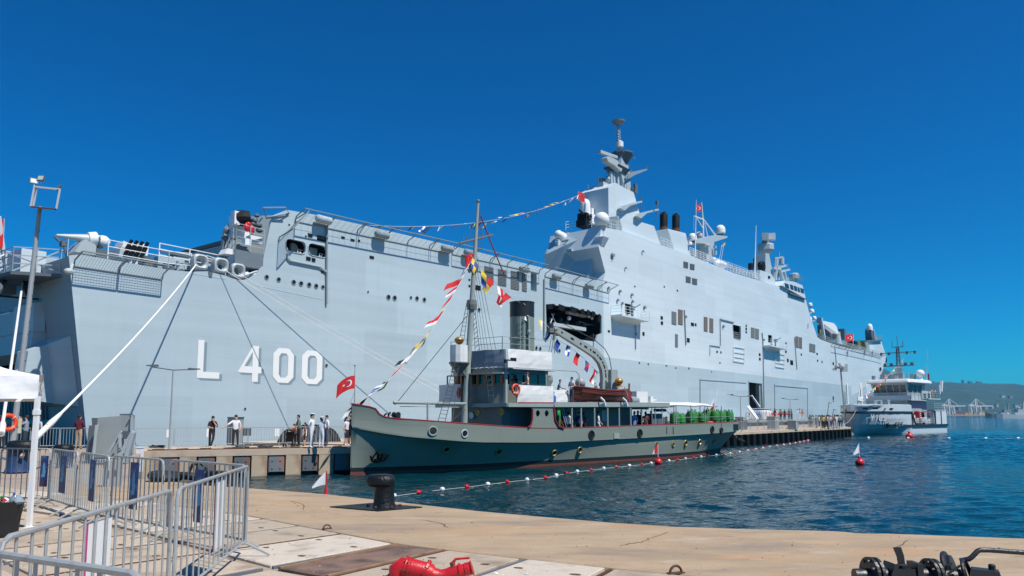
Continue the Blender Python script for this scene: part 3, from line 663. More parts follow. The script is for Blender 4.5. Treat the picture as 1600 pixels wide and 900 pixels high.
mb = MB(); mb.box(q(256,413,1.5),(1.3,1,.8)); mb.lathe(q(265,414,1.2),[(.35,-.3),(.35,.3)],12,0,(0,1,0)); mb.box(q(275,413,2),(.8,.8,.9)); mb.box(q(287,417,1.2),(.9,.7,.5)); mb.lathe(q(281,418,.9),[(.3,-.3),(.3,.4)],12); mb.build('mooring_winch', M['ship'], ship)
mb = MB(); mb.box(q(262,418,1),(.7,.6,.5)); mb.box(q(292,421,1.3),(.8,.5,.45)); mb.lathe(q(228,412,1.2),[(.25,-.3),(.25,.5)],10); mb.lathe(q(234,413,1.2),[(.25,-.3),(.25,.5)],10); mb.tube([q(222,407,1),q(233,404,1.2),q(242,413,1)],.1,6); mb.build('deck_gear', M['shipdark'], ship)
mb = MB(); rails(mb, [q(168,405,.5),q(263,421,.4),q(298,424,.4)], 1.25, 2.0, .04); rails(mb, [q(248,407,3.2),q(340,424,3)], 1.25, 1.6, .05); rails(mb, [q(322,421,.5),q(352,430,.5)], 1.0, .9, .035); mb.build('deck_railing', M['dome'], ship, kind='stuff')
mb = MB(); mb.bar(q(250,391.5,2.2),q(345,412,2.2),.16); mb.build('boom_spar', M['shipdark'], ship)
for px_, py_ in ((312.5,409.5),(344.5,415),(371,423.5)):
    c = S(px_, py_, .1); mb = MB(); ring = []
    prof = []
    for j in range(22):
        a = 2*math.pi*j/22; ca, sa = math.cos(a), math.sin(a); e = .55
        sq = lambda v: math.copysign(abs(v)**e, v); prof.append((sq(ca), sq(sa), ca, sa))
    o_ = lambda R1, R2, yy, mixk: [c+V((R1*(sx*mixk+cx*(1-mixk)), yy, R2*(sz*mixk+cz*(1-mixk)))) for sx, sz, cx, cz in prof]
    mb.loft([o_(.52,.54,.42,1),o_(.56,.56,.0,1),o_(.53,.53,-.16,1),o_(.44,.42,-.22,.6),o_(.35,.32,-.14,.2),o_(.31,.28,.1,0),o_(.34,.31,.42,0)], caps=False)
    mb.build('mooring_chock', M['domeg'], ship, smooth=True, fixn=True)
mb = MB(); mb.prism(Sp([(325.5,424.5),(332,426),(331,433),(326.5,432)],-.02), (0,-.04,0)); mb.build('chock_patch', M['shipdark'], ship)
# ---------------------------------------------------------------- side openings: linings and what stands inside
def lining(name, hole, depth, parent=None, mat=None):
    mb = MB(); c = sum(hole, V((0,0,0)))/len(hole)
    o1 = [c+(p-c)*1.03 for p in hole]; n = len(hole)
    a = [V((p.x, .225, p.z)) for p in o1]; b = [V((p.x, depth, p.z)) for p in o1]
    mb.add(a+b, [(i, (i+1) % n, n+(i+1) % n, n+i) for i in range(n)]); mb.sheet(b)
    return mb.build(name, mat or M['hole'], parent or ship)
for h, L_, xx in ((win1,(452,384,474,394),0),(win2,(486,389,506,399),1)):
    w = lining('side_window', h, 2.2)
    x0 = h[0].x; mb = MB(); c = sum(h, V((0,0,0)))/len(h)
    a = S((460,488)[xx], (388,395)[xx], 1.2); mb.box(a, (.75,.3,.75)); mb.build('locker_box', M['dome'], w)
    mb = MB(); b0 = min(p.z for p in h)
    for sgn in (-1,1): rails(mb, [(c.x+sgn*.75-.28,.4,b0+.02),(c.x+sgn*.75+.28,.4,b0-.02)], .42, .28, .03, 2)
    mb.build('railing', M['white'], w, kind='stuff')
    mb = MB(); mb.tube([(p.x,-.02,p.z) for p in h]+[(h[0].x,-.02,h[0].z)], .04, 5); mb.build('frame', M['ship'], w)
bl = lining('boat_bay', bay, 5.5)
mb = MB()
for i, (x, y, w_, h_) in enumerate(((858,479,1.0,.55),(876,480.5,1.25,.6),(895,484,1.25,.6),(909,487,.8,.6),(918,488.5,.7,.6),(926,490.5,.7,.6),(935,497,.5,1.0))):
    p = S(x, y, .12); mb.box(p, (w_,.3,h_), 0, 0, 0, random.uniform(-.15,.15))
mb.build('rolled_curtain', M['black'], bl, kind='stuff')
mb = MB()
for i in range(9):
    p = S(858+i*9, 500+i*1.6+4*math.sin(i*2.1), 2.0+.3*(i % 3)); mb.box(p, (.5,.4,.5), 0, 0, .3*i, .2*i)
mb.tube([S(885,486,1.5),S(905,491,1.5),S(932,494,1.5)],.16,6); mb.tube([S(905,502,1.3),S(918,507,1.3),S(936,508,1.3)],.08,5)
mb.build('davit_gear', M['shipdark'], bl, kind='stuff')
mb = MB(); mb.bar(S(886,488,1.4),S(914,494.5,1.4),.5,.28); mb.bar(S(860,507,.9),S(911,515,.9),.9,.42); mb.build('boat_cradle', M['domeg'], bl)
mb = MB(); mb.ball(S(920,494,1.2),.24,8); mb.ball(S(925,497,1.2),.22,8); mb.ball(S(889,497,1.2),.28,8); mb.tube([S(862,490,1),S(870,509,.8)],.05,5); mb.tube([S(866,490,1),S(860,505,.8)],.05,5); mb.build('hook_block', M['dome'], bl)
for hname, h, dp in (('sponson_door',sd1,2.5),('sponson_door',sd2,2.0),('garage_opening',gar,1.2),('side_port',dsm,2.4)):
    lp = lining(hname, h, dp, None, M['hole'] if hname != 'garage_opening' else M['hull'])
    if hname == 'side_port':
        mb = MB(); a, b = S(1146.5,528,.3), S(1157,530.5,.3); rails(mb, [a,b], 1.1, .5, .035); mb.build('railing', M['domeg'], lp, kind='stuff')
        mb = MB(); mb.tube([(p.x,-.03,p.z) for p in h]+[(h[0].x,-.03,h[0].z)],.06,5); mb.build('frame', M['ship'], lp)
sdr = lining('side_door', door, 5.0, None, pm('vehicle_deck_grey', (.11,.11,.12), .7))
mb = MB(); x0, x1 = door[0].x, door[1].x
for xx in (x0+1.2, x0+2.6): mb.bar((xx,3,-1),(xx,3,7.3),.35)
mb.bar((x0,3,3.3),(x1,3,3.3),.3); mb.box((x0+1.0,2.2,5.6),(1.2,.6,1.8)); mb.build('door_machinery', M['shipdark'], sdr)
mb = MB(); mb.bar(S(1174,618,.4),S(1187,636,-1.2),.18,.3); mb.build('ramp_stay', M['dome'], sdr)
mb = MB(); mb.span((x1-.7,.23,-1),(x1-.02,.9,7.6)); mb.span((x0-.15,-.08,-1),(x0+.0,-.01,7.8)); mb.span((x1,-.08,-1),(x1+.15,-.01,7.6)); mb.build('door_frame', M['shipmid'], sdr)
# ---------------------------------------------------------------- safety nets along the deck edge
def net(root, w=1.2, up_=.8, wires=0, dbl=True, y0=-.03, m=None, name='safety_net', bay_len=3.0):
    """frame hinged at the deck edge and leaning out: rim tubes, cross stays, wires"""
    P = [V((p.x, y0, p.z)) for p in root]; O = [V((p.x, y0-w, p.z+up_)) for p in P]
    mb = MB(); r = .05; mb.tube(P, r, 5); mb.tube(O, r, 5)
    for a, b, c, d in zip(P, P[1:], O, O[1:]):
        L = (b-a).length; n = max(1, round(L/bay_len))
        for i in range(n+1):
            t = i/n; p, q = a.lerp(b, t), c.lerp(d, t); mid = p.lerp(q, .5)+V((0,0,.22))
            if dbl and 0 < i < n and i % 2 == 0: mb.tube([p+V((.22,0,0)),mid+V((.22,0,0)),q+V((.22,0,0))], r*.8, 4)
            mb.tube([p, p+V((0,-.12,.35)), q], r, 4)
    nt_ = mb.build(name, m or M['shipmid'], ship)
    if wires:
        mb = MB()
        for a, b, c, d in zip(P, P[1:], O, O[1:]):
            L = (b-a).length; n = int(L/wires); k = int(w/wires)
            for i in range(1, n): mb.tube([a.lerp(b, i/n), c.lerp(d, i/n)], .011, 3, 0, False)
            for j in range(1, k): mb.tube([a.lerp(c, j/k), b.lerp(d, j/k)], .011, 3, 0, False)
        mb.build('net_wires', M['net'], nt_, kind='stuff')
    return nt_
net(Sp([(115,415.5),(184,426)]), 1.2, .75, .17, False, bay_len=9); net(Sp([(186,426.3),(253,436.5)]), 1.2, .75, .17, False, bay_len=9)
net(Sp([(461,345.5),(600,375),(702,396)]), 1.25, .8, .6); net(Sp([(706,397),(842,427)]), 1.25, .8, .6); net(Sp([(851,432),(951,458)]), 1.4, .9, .5, bay_len=2.6)
net(Sp([(1298,541),(1340,550.5),(1377,559)]), 1.3, .6, .7)
net([V((32.2,1.5,14.9)),V((33.6,1.5,16.6))], 1.8, .7, .2, False)
mb = MB(); P = [S(449,328,0), S(424,326,-.6)]; mb.tube([S(411,324.5,-.6),S(446,324,-.6),S(452,333,-.1),S(416,341,-.1),S(411,324.5,-.6)],.06,5); mb.tube([S(416,341,-.1),S(446,336,-.3)],.06,5); mb.build('net_frame', M['shipmid'], ship)
# deck-edge fittings seen over the nets: life-raft canisters, lamp boxes
for x, y in ((506,343.5),(597,367),(699,389),(734,395),(819,421),(870,432),(921,447)):
    mb = MB(); p = S(x, y, -.5); mb.tube([p+V((-.75,0,0)),p+V((-.6,0,0)),p+V((.6,0,0)),p+V((.75,0,0))],[.18,.33,.33,.18],10); mb.build('raft_canister', M['shipmid'] if x != 506 else M['ship'], ship, smooth=True)
# ---------------------------------------------------------------- side platform by the stern break
mb = MB(); mb.prism(Sp([(338,428),(346,398),(352,356),(370,340),(425,336),(413,400),(402,430)],4.0), (0,.3,0)); mb.build('recess_bulkhead', M['shipmid'], ship, fixn=True)
mb = MB()
a = [S(368,389,-.5),S(412,393.5,-.4),S(412,393.5,3.9),S(352,378,3.9)]; z0, z1 = a[0].z, a[0].z-1.0
mb.hexa([V((p.x+.3,p.y+.5 if p.y < 0 else p.y,z1)) for p in a],[V((p.x,p.y,z0)) for p in a]); mb.build('side_platform', M['ship'], ship, fixn=True)
mb = MB(); rails(mb, [V((p.x,p.y,z0)) for p in (a[3],a[0],a[1])], 1.9, 1.1, .03, 4); mb.build('platform_railing', M['ship'], ship, kind='stuff')
mb = MB(); mb.prism(Sp([(351,396),(366,398),(364,389),(356,388)],-.2),(0,.9,0)); mb.build('camera_housing', M['dome'], ship, fixn=True)
mb = MB(); mb.lathe(S(379,341,1.2),[(.01,-.5),(.55,-.5),(.6,0),(.55,.5),(.01,.5)],14,0,(.9,-.4,.1)); mb.lathe(S(392,425,1.5),[(.4,-.4),(.4,.4)],10,0,(1,0,0)); mb.lathe(S(402,414,1.5),[(.35,-.4),(.35,.4)],10,0,(.4,-1,0)); mb.box(S(385,410,2.2),(1.6,.8,.7)); mb.box(S(396,402,1.8),(1.4,.6,.5)); mb.build('hose_reel', M['black'], ship)
mb = MB(); mb.box(S(368,341,1.2),(.45,.5,1.0)); mb.box(S(374,356,2.2),(1.4,.6,1.6)); mb.box(S(397,375,1.2),(1.0,.6,.5)); mb.box(S(385,379,.8),(.5,.5,.5)); mb.build('platform_locker', M['dome'], ship)
mb = MB(); mb.ball(S(386,355,.5),.26,8,0,(1,.6,1.4)); mb.ball(S(393,359,.5),.26,8,0,(1,.6,1.5)); mb.ball(S(388,351,.5),.22,8); mb.build('red_canvas_bundle', M['red'], ship)
mb = MB()
for x, y, r in ((391,342,.25),(398,345,.2),(403,352,.3),(405,360,.25),(401,337,.2),(395,350,.2),(361,352,.25),(357,362,.3),(365,370,.25),(351,372,.25)): mb.ball(S(x,y,2.6),r,7,0,(1.2,1,.8))
for i in range(7): mb.tube([S(350+i*8,385-i*5,3.2),S(362+i*8,352-i*2,2.8)],.06,4)
mb.build('pipework', M['shipdark'], ship, kind='stuff')
mb = MB(); mb.ball(S(392,431,.6),.2,8); mb.ball(S(397,429,.4),.22,8); mb.tube([S(376,432,.2),S(402,423,.2),S(401,430,.2)],.05,5); mb.ball(S(384,429,.5),.3,8); mb.build('bitts', M['dome'], ship)
# ---------------------------------------------------------------- plate work on the side
def porthole(x, y, r=.17):
    p = S(x, y, 0); mb = MB(); mb.torus((0,0,0),r,.045,(0,1,0),14,6,0); mb.lathe((0,0,0),[(r,-.02),(r,.02)],14,1,(0,1,0)); return p
mbp = MB(); mbp.torus((0,-.01,0),.17,.035,(0,1,0),14,6,0); mbp.lathe((0,0,0),[(.17,-.02),(.17,.02)],14,1,(0,1,0)); ph = mbp.mesh('porthole', [M['shipmid'], M['hole']])
for x, y, k in ((416.7,433,1),(435.5,436.7,1),(459,441,1.1),(470.4,443,1.1),(483,445,1.1),(494,447,1.1),(504.4,448.5,.9),(607,464.4,1.3),(616.7,465.6,1.3),(642,465,.8),(651.5,466.3,1.2),(663,468.3,1.2),(748.5,484,1.2),(838,544,1.3),(844,545,1.3),(874,548,1.3),(575,456,.5),(634,564.5,1.0),(510,571,.7),(383,638.5,.45)):
    inst('porthole', ph, ship, S(x, y, -.012), scale=(k,1,k))
vent = MB(); vent.box((0,0,0),(1,.05,1)); vent = vent.mesh('vent_cover', M['hole'])
for x, y, w_, h_ in ((485,367.5,7,5.5),(503,373,15,8),(478,369,2,2),(452,351,2,2),(458,352.5,1.6,1.6),(581,402,6.5,4),(536,371,5,3),(551,375,6,3),(561,376,3,3),(482,404,7,5.5),(490,406,5.5,5.5),(504,425,4,2.5),(733.5,423.5,3.5,3.5),(733.5,437,2.5,2.5),(733.5,446.7,2.5,3),(747,449.5,8,7),(951.5,517.5,3,3),(994,522,2,3),(1005.5,521.5,3,5.5),(1034,496.5,3.3,5),(1034.3,504.7,3.3,5),(1082,506.7,4.5,5),(1087,507.3,2.3,4),(1075.5,531.5,4,6.5),(1120.5,549.6,2,3),(1126.5,550.5,1.6,3),(1166,509,1.6,3.6),(1166,514,2,3.6),(1166,519,2,3),(1187,554,2.4,4),(1187.3,561,2.4,4),(1231,563,2.4,5),(1237,566.5,4.2,7),(1228,536,2,3.5),(1228,549.5,2,4),(1252,554,1.6,3),(1276.8,553,2,3),(1277.7,563.6,1.6,3),(1284.5,565.5,1.4,3),(1302,568,2,4),(1376,576.5,2.2,5),(1302,622,1.6,5),(1302,627,1,2),(999,567,1.4,2.4),(1013,569,1.4,2.4),(1041.5,571.5,2.4,1.2),(1056,575,1.2,2),(1076.5,575.5,1.4,2.4),(1125,567,1.4,2.4),(1112,581,.9,1.6),(992,447.5,1.6,2),(1038,448,1.6,2),(1058.5,454,1.8,2.2),(1226,565,0.1,.1)):
    p = S(x, y, -.03); k = px_m(p); e = S(x+w_/2, y, -.03).x-S(x-w_/2, y, -.03).x
    inst('vent_cover', vent, ship, p, scale=(max(.05,e),1,max(.05,h_/k)))
def louvre(l, mat, n=9):
    P = Sp(l, -.02); mb = MB(); mb.prism(P, (0,-.03,0)); o = mb.build('louvre_panel', mat, ship, fixn=True); mb = MB()
    for i in range(n):
        t = (i+.5)/n; a, b = P[0].lerp(P[3], t), P[1].lerp(P[2], t); mb.bar(a+V((.05,-.05,0)), b+V((-.05,-.05,0)), .05, (P[0]-P[3]).length/n*.35)
    mb.build('louvre_blade', mat, o, kind='stuff')
def lq(x0, y0, x1, y1, sl=.22): return [(x0,y0),(x1,y0+(x1-x0)*sl),(x1,y1),(x0,y1-(x1-x0)*sl)]
for x0, y0, x1, y1, mm in ((1049.4,486.2,1056.6,508,'louvre'),(1059.4,483,1066.6,508.2,'brown'),(1099.6,494.6,1105.4,518.6,'brown'),(1108.4,496.8,1114.3,520.4,'brown'),(1054.8,521.6,1059,543,'louvre'),(1173.3,511.3,1179,528.8,'louvre'),(1180,513,1185.6,530.5,'louvre'),(1242.7,525,1247.5,543.8,'brown'),(1248.4,526.5,1253,545,'brown'),(1264.5,536.3,1269,550.3,'louvre'),(1269.6,537.5,1273.6,551.5,'louvre'),(1067.8,408.2,1075,419.2,'louvre'),(1077.8,411.6,1085,422,'louvre'),(1071.5,431.3,1079,442.3,'louvre'),(1081.3,434.2,1089,445.2,'louvre'),(756.7,415.2,771,444.6,'louvre'),(778,419.8,791,447.5,'louvre'),(798,422.5,811,453.5,'louvre'),(815.5,426.7,823,456,'louvre')):
    louvre(lq(x0,y0,x1,y1), M[mm], 12 if x0 < 830 else 7)
def pipe(pts, r=.07, m='shipmid', y=-.12): mb = MB(); mb.tube([S(x, yy, y) for x, yy in pts], r, 6); return mb.build('pipe_run', M[m], ship)
pipe([(450,394),(450,403),(454,407),(500,416.5),(510.5,425)],.08,'ship'); pipe([(511,352),(510.5,475)],.09,'shipmid'); pipe([(850.5,436),(850.5,525)],.10,'shipmid'); pipe([(993,508),(993.5,546)],.07); pipe([(1069.5,484),(1072,539)],.09); pipe([(1125.5,498),(1126,540)],.07); pipe([(1125.5,498),(1147,503.5)],.12,'ship'); pipe([(1109.5,555),(1109.5,539),(1126,541.5)],.07,'ship'); pipe([(1191,520),(1192.5,540),(1194.3,650)],.10); pipe([(1241.5,527),(1245.5,577)],.08); pipe([(1094.3,592),(1094.3,662)],.06,'shipmid'); pipe([(1094.3,592.2),(1167,597.5)],.045,'ship'); pipe([(1210.5,600),(1211,655)],.06,'shipmid'); pipe([(1211,601.5),(1262,606)],.045,'ship'); pipe([(1262,606),(1262,652)],.06,'shipmid'); pipe([(1304.5,543),(1307,569)],.09)
for x, y in ((1353,546.5),(1365,547),(1326,547.5)): pipe([(x,y),(x-1.5,y+1),(x-1.5,y+10)],.12,'shipmid',-.3)
def ladder(x0, y0, x1, y1):
    mb = MB(); P = Sp([(x0,y0),(x1,y0+(x1-x0)*.17),(x1,y1),(x0,y1-(x1-x0)*.17)],-.15)
    for i in range(4): mb.tube([P[i],P[(i+1) % 4]],.07,5)
    for t in (.36,.68): mb.tube([P[0].lerp(P[3],t),P[1].lerp(P[2],t)],.06,5)
    mb.build('fender_frame', M['dome'], ship)
ladder(1146.5,541,1163.5,566.5); ladder(1212,551.5,1226,575)
for x, y, k in ((951.5,449,.4),(969.5,454,.4),(988,459.5,.4),(966,468,.4),(973,473,.4),(1008,479,.5),(989,470,.4),(1131,509,.5),(1072,494,.5),(1194,530,.5),(958,398,.8),(1005,392,.3),(978,418,.25)):
    mb = MB(); p = S(x, y, -.2); mb.box(p,(k*.9,.2,k*.35)); mb.box(p+V((0,.05,-k*.4)),(k*.2,.2,k*.6)); mb.tube([p+V((.1,0,0)),p+V((.3,-.1,-.25))],.03,5); mb.build('lamp_bracket', M['shipmid'], ship)
# rigging eyes and weld line
mb = MB()
for x0, y0, x1, y1 in ((400,446,504,468),(300,427,352,436)): mb.tube([S(x0,y0,-.005),S(x1,y1,-.005)],.02,4)
mb.build('weld_seam', M['hull2'], ship)
# ---------------------------------------------------------------- hull numbers
GLY = {'L': ([(0,0),(1,0),(1,.17),(.27,.17),(.27,1),(0,1)], []),
 '4': ([(0,.26),(.60,1),(.86,1),(.86,.42),(1,.42),(1,.24),(.86,.24),(.86,0),(.60,0),(.60,.24),(0,.24)], [(.25,.42),(.60,.42),(.60,.84)]),
 '0': ([(.25,0),(.75,0),(1,.17),(1,.83),(.75,1),(.25,1),(0,.83),(0,.17)], [(.38,.15),(.62,.15),(.72,.24),(.72,.76),(.62,.85),(.38,.85),(.28,.76),(.28,.24)]),
 'Y': ([(.38,0),(.62,0),(.62,.42),(1,1),(.74,1),(.5,.62),(.26,1),(0,1),(.38,.42)], []),
 '1': ([(.36,0),(.64,0),(.64,1),(.42,1),(.18,.80),(.18,.66),(.36,.76)], []),
 '6': ([(.22,0),(.78,0),(1,.14),(1,.46),(.78,.60),(.28,.60),(.28,.78),(.38,.85),(.95,.85),(.95,1),(.25,1),(0,.84),(0,.14)], [(.28,.22),(.38,.14),(.64,.14),(.73,.22),(.73,.38),(.64,.46),(.28,.46)]),
 '3': ([(.05,0),(.76,0),(1,.14),(1,.42),(.90,.51),(1,.60),(1,.86),(.76,1),(.05,1),(.05,.85),(.62,.85),(.73,.78),(.73,.66),(.62,.58),(.3,.58),(.3,.44),(.62,.44),(.73,.36),(.73,.22),(.62,.15),(.05,.15)], [])}
def glyph(ch, o, ux, uz, th, mat, parent, name='hull_letter'):
    out, hole = GLY[ch]; f_ = lambda l: [V(o)+V(ux)*x+V(uz)*z for x, z in l]
    mb = MB(); mb.prism(f_(out), th, 0, [f_(hole)] if hole else []); return mb.build(name, mat, parent, fixn=True)
for ch, bl_, tr in (('L',(307,590.5),(344.5,534)),('4',(371,595.5),(409.5,539)),('0',(425.5,597.5),(459.5,543)),('0',(470.5,599.5),(504,546.5))):
    a, b = S(*bl_), S(*tr); a.y = b.y = 0; w_ = b.x-a.x; h_ = b.z-a.z
    hh = 2.62
    glyph(ch, a+V((.22,-.006,-.13)), (w_,0,0), (0,0,hh), (0,-.006,0), M['lettershade'], ship, 'letter_shadow'); glyph(ch, a+V((0,-.016,0)), (w_,0,0), (0,0,hh), (0,-.008,0), M['whiteletter'], ship)
def bow_y(s_, z): return bow_at(max(0,(s_-SB)/BL), z)
bx0 = S(1323.5,640)
for ch, x0, x1 in (('L',1323.5,1330),('4',1340,1349),('0',1355,1362),('0',1366,1371)):
    a, b = S(x0, 634), S(x1, 634); a.y = 0
    ya, yb = bow_y(a.x, 7), bow_y(b.x, 7); yt = bow_y(a.x, 11.5); z0 = 3.2 if ch == 'L' else 3.9
    a = V((a.x, bow_y(a.x, z0)-.12, z0))
    glyph(ch, a, (b.x-a.x, yb-ya, 0), (0, bow_y(a.x, z0+6.3)-bow_y(a.x, z0), 6.3), (0,-.05,0), M['whiteletter'], ship)
# ---------------------------------------------------------------- sponson platforms
def sponson(x0, x1, yt, depth, h, slope, gun, sc=1.0):
    a, b = S(x0, yt, -.02), S(x1, yt+(x1-x0)*slope, -.02); w_ = b.x-a.x; z = a.z
    mb = MB(); top = [V((a.x,-.02,z)),V((a.x+.2,-depth,z)),V((b.x-.2,-depth,z)),V((b.x,-.02,z))]
    bot = [V((a.x+w_*.1,-.02,z-h)),V((a.x+w_*.25,-depth*.55,z-h*.45)),V((b.x-w_*.25,-depth*.55,z-h*.45)),V((b.x-w_*.1,-.02,z-h))]
    mid = [p-V((0,0,.22)) for p in top]
    mb.hexa(mid, top); mb.hexa([q+V((0,0,0)) for q in bot], [p-V((0,0,.001)) for p in mid]); sp = mb.build('side_sponson', M['hull2'], ship, fixn=True)
    mb = MB(); rails(mb, top, 1.15, 1.0, .03); mb.build('railing', M['dome'], sp, kind='stuff')
    c = V(((a.x+b.x)/2+.3,-depth*.5,z)); mb = MB(); mb.tube([c,c+V((0,0,1.0))],.16*sc,8); mb.box(c+V((0,0,1.25)),(.7*sc,.5*sc,.55*sc)); mb.tube([c+V((.1,-.1,1.3)),c+V((1.2,-.6,1.9))],.05,6); mb.tube([c+V((-.1,-.2,1.2)),c+V((.9,-.7,1.8))],.05,6); mb.build('machine_gun', M['shipdark'], sp)
sponson(954.5,1001,492,1.5,.75,.12,True); sponson(1191,1218.5,539.5,1.5,.8,.08,True)
# ---------------------------------------------------------------- island
ISL = 8.0
isl = [V((xs,0,topR.z)), fwd] + Sp([(1277,527),(1264,488),(1258.7,466.5),(1222,449),(1191,440),(1146.7,426.7),(1075.5,397.8),(1060,392),(1032,382),(973,360.5),(939.8,354.7),(935.3,385.7),(945.8,425.5)])
mb = MB(); mb.prism(isl, (0,ISL,0)); mb.build('island', M['hull2'], ship, fixn=True)
TOPZ = S(1032,382).z
# aft end of the island: sloped bulkhead and its platforms
mb = MB(); a = S(939.8,356,.4); mb.prism([V((a.x-.02,.4,a.z-.1)),V((a.x-1.6,2.2,a.z-8.4)),V((a.x-1.6,7.6,a.z-8.4)),V((a.x-2.4,7.8,a.z-3)),V((a.x-.9,7.2,a.z-.3))], (1.4,0,0)); mb.build('island_end', M['hull'], ship, fixn=True)
def XA(px, py, y): return S(px, py, y)
mb = MB(); p = S(889,381.5,6.2); mb.hexa([p+V((-1.9,-.9,-.8)),p+V((1.6,-1.0,-.8)),p+V((1.6,1.2,-.8)),p+V((-1.2,1.2,-.8))],[p+V((-2.4,-1.5,0)),p+V((1.6,-1.7,0)),p+V((1.6,1.8,0)),p+V((-2.4,1.8,0))]); pl = mb.build('radar_platform', M['hull2'], ship)
mb = MB(); q = S(873,368,6.2); mb.lathe(q+V((0,0,-1.6)),[(.35,0),(.35,1.0)],12); mb.ball(q+V((0,0,.1)),.62,14); mb.tube([q+V((.1,-.1,0)),q+V((1.3,-.5,-.6))],[.62,.75],14); mb.build('tracking_radar', M['dome'], ship, smooth=True)
mb = MB(); mb.box(S(884,373,6),(.9,1.2,1.5)); rails(mb, [S(868,381,5),S(884,385,5),S(899,383.5,5)], 1.0, 1.0, .03); mb.build('radar_cabinet', M['ship'], ship)
mb = MB(); p = S(877,405,7.4); mb.box(p,(1.2,.8,.9)); mb.box(S(892,392,4.3),(.9,.8,.3)); mb.build('end_box', M['hull'], ship)
# close-in gun with white dome
c = S(913,345,4.0); sc_ = 1/px_m(c); mb = MB(); mb.lathe(S(914,331,4.0),[(.01,-.8),(.72,-.8),(.74,0),(.74,.95),(.68,1.3),(.5,1.6),(.22,1.76),(.01,1.8)],16); mb.build('gun_radome', M['dome'], ship, smooth=True)
mb = MB(); p = S(913,340,4.0); mb.box(p,(1.3,1.4,1.0)); mb.box(p+V((0,0,-.9)),(1.7,1.5,.9)); mb.tube([p+V((-.3,-.3,.1)),p+V((-2.0,-.5,.55))],[.2,.12],8); mb.ball(p+V((0,-.7,-.1)),.45,10); mb.build('close_in_gun', M['black'], ship)
mb = MB(); mb.box(S(924,332,3.4),(.5,.5,1.1)); mb.box(S(925,343,3.2),(1.0,.7,1.2)); mb.build('gun_cabinet', M['dome'], ship)
mb = MB(); rails(mb, [S(884,360,7.3),S(900,357.5,7.2),S(918,355,3.5),S(938,356,.3),S(972,361.5,.2)], 1.2, 1.2, .035); rails(mb, [S(953,357,1.2),S(966,361,.2)], 2.0, 1.0, .04, 3); mb.build('island_railing', M['dome'], ship, kind='stuff')
mb = MB(); p = S(940,343.5,.2); mb.ball(p,1.0,20); mb.build('satellite_dome', M['dome'], ship, smooth=True)
mb = MB(); mb.lathe(p+V((0,0,-2.2)),[(.22,0),(.25,.8),(.55,1.3),(.55,1.45)],12); mb.build('dome_pedestal', M['domeg'], ship)
mb = MB(); q = S(941,371.5,-.05); mb.hexa([q+V((-.4,0,-1.1)),q+V((.5,0,-1.1)),q+V((.5,.8,-1.1)),q+V((-.4,.8,-1.1))],[q+V((-.7,-.6,0)),q+V((.7,-.6,0)),q+V((.7,.8,0)),q+V((-.7,.8,0))]); mb.build('corner_sponson', M['hull2'], ship)
# aft tower
tw = Sp([(950.5,292.8),(961.5,285.4),(977,294),(990,300.5),(1003.5,347.5),(1022,353),(1032.5,383.5),(973,362),(967,337),(951,339.5)],1.0)
mb = MB(); mb.prism(tw, (0,4.6,0)); mb.build('aft_tower', M['hull2'], ship, fixn=True)
mb = MB(); p = S(934,306,4.2); mb.hexa([p+V((-.9,-.5,-1.2)),p+V((1.9,-.9,-1.2)),p+V((1.9,1.2,-1.2)),p+V((-.9,1.2,-1.2))],[p+V((-1.7,-1.3,0)),p+V((1.9,-1.7,0)),p+V((1.9,1.5,0)),p+V((-1.7,1.5,0))]); mb.build('tower_platform', M['hull2'], ship)
mb = MB(); mb.ball(S(929,298,4.2),.62,12); mb.box(S(934,300,4),(.8,.8,1.2)); mb.ball(S(940,291,3.6),.45,10); mb.ball(S(951,281,3),.6,12); mb.box(S(943,295,3),(1.4,.8,1.6)); mb.build('sensor_head', M['domeg'], ship, smooth=False)
mb = MB(); mb.bar(S(936,286,3.6),S(947,291,3),.35,.3); mb.box(S(941,283,4),(1.0,.8,.6)); mb.tube([S(939,289,3.4),S(939,278,3.4)],.05,5); mb.tube([S(919,305,4.6),S(919,288,4.6)],.04,5); mb.build('tower_fittings', M['shipmid'], ship)
# lattice top of the mast
mb = MB()
for x, y0_, y1_ in ((955,296,268),(959,292,270),(965,290,270),(971,291,268),(976,294,262),(980,297,258)): mb.bar(S(x,y0_,2.6),S(x-1,y1_,2.6),.35,.5)
mb.prism(Sp([(974,288),(982,262),(972,240),(969,262)],2.2),(0,1.4,0)); mb.prism(Sp([(980,296),(986,299),(984,268),(977,266)],2.4),(0,.9,0)); mb.build('mast_frame', M['ship'], ship, fixn=True)
mb = MB(); p = S(966,267.5,2.8); mb.hexa([p+V((-1.3,-.8,-.3)),p+V((1.0,-.8,-.3)),p+V((1.0,1,-.3)),p+V((-1.3,1,-.3))],[p+V((-1.9,-1.2,.3)),p+V((1.4,-1.2,.3)),p+V((1.4,1.4,.3)),p+V((-1.9,1.4,.3))]); mb.box(S(951,269,2.8),(1.2,.3,.3),0,0,0,.5); mb.build('mast_platform', M['shipdark'], ship)
mb = MB(); p = S(972,243,2.8); mb.lathe(p,[(.45,-1.7),(.9,-1.0),(1.65,.1),(1.65,.28),(.3,.3)],8); mb.build('mast_crown', M['shipdark'], ship)
mb = MB(); mb.prism(Sp([(948,246),(952,244),(964,250),(973,262),(971,268),(960,258),(950,252)],1.8),(0,.9,0)); mb.bar(S(936.5,237,2.6),S(963,246,2.6),.45,.4); mb.build('radar_arm', M['domeg'], ship, fixn=True)
mb = MB(); mb.prism(Sp([(977,278),(979,272),(990,268),(1011,263.5),(1011.5,265.5),(993,273),(981,280)],2.0),(0,.5,0)); mb.build('yard_arm', M['shipmid'], ship, fixn=True)
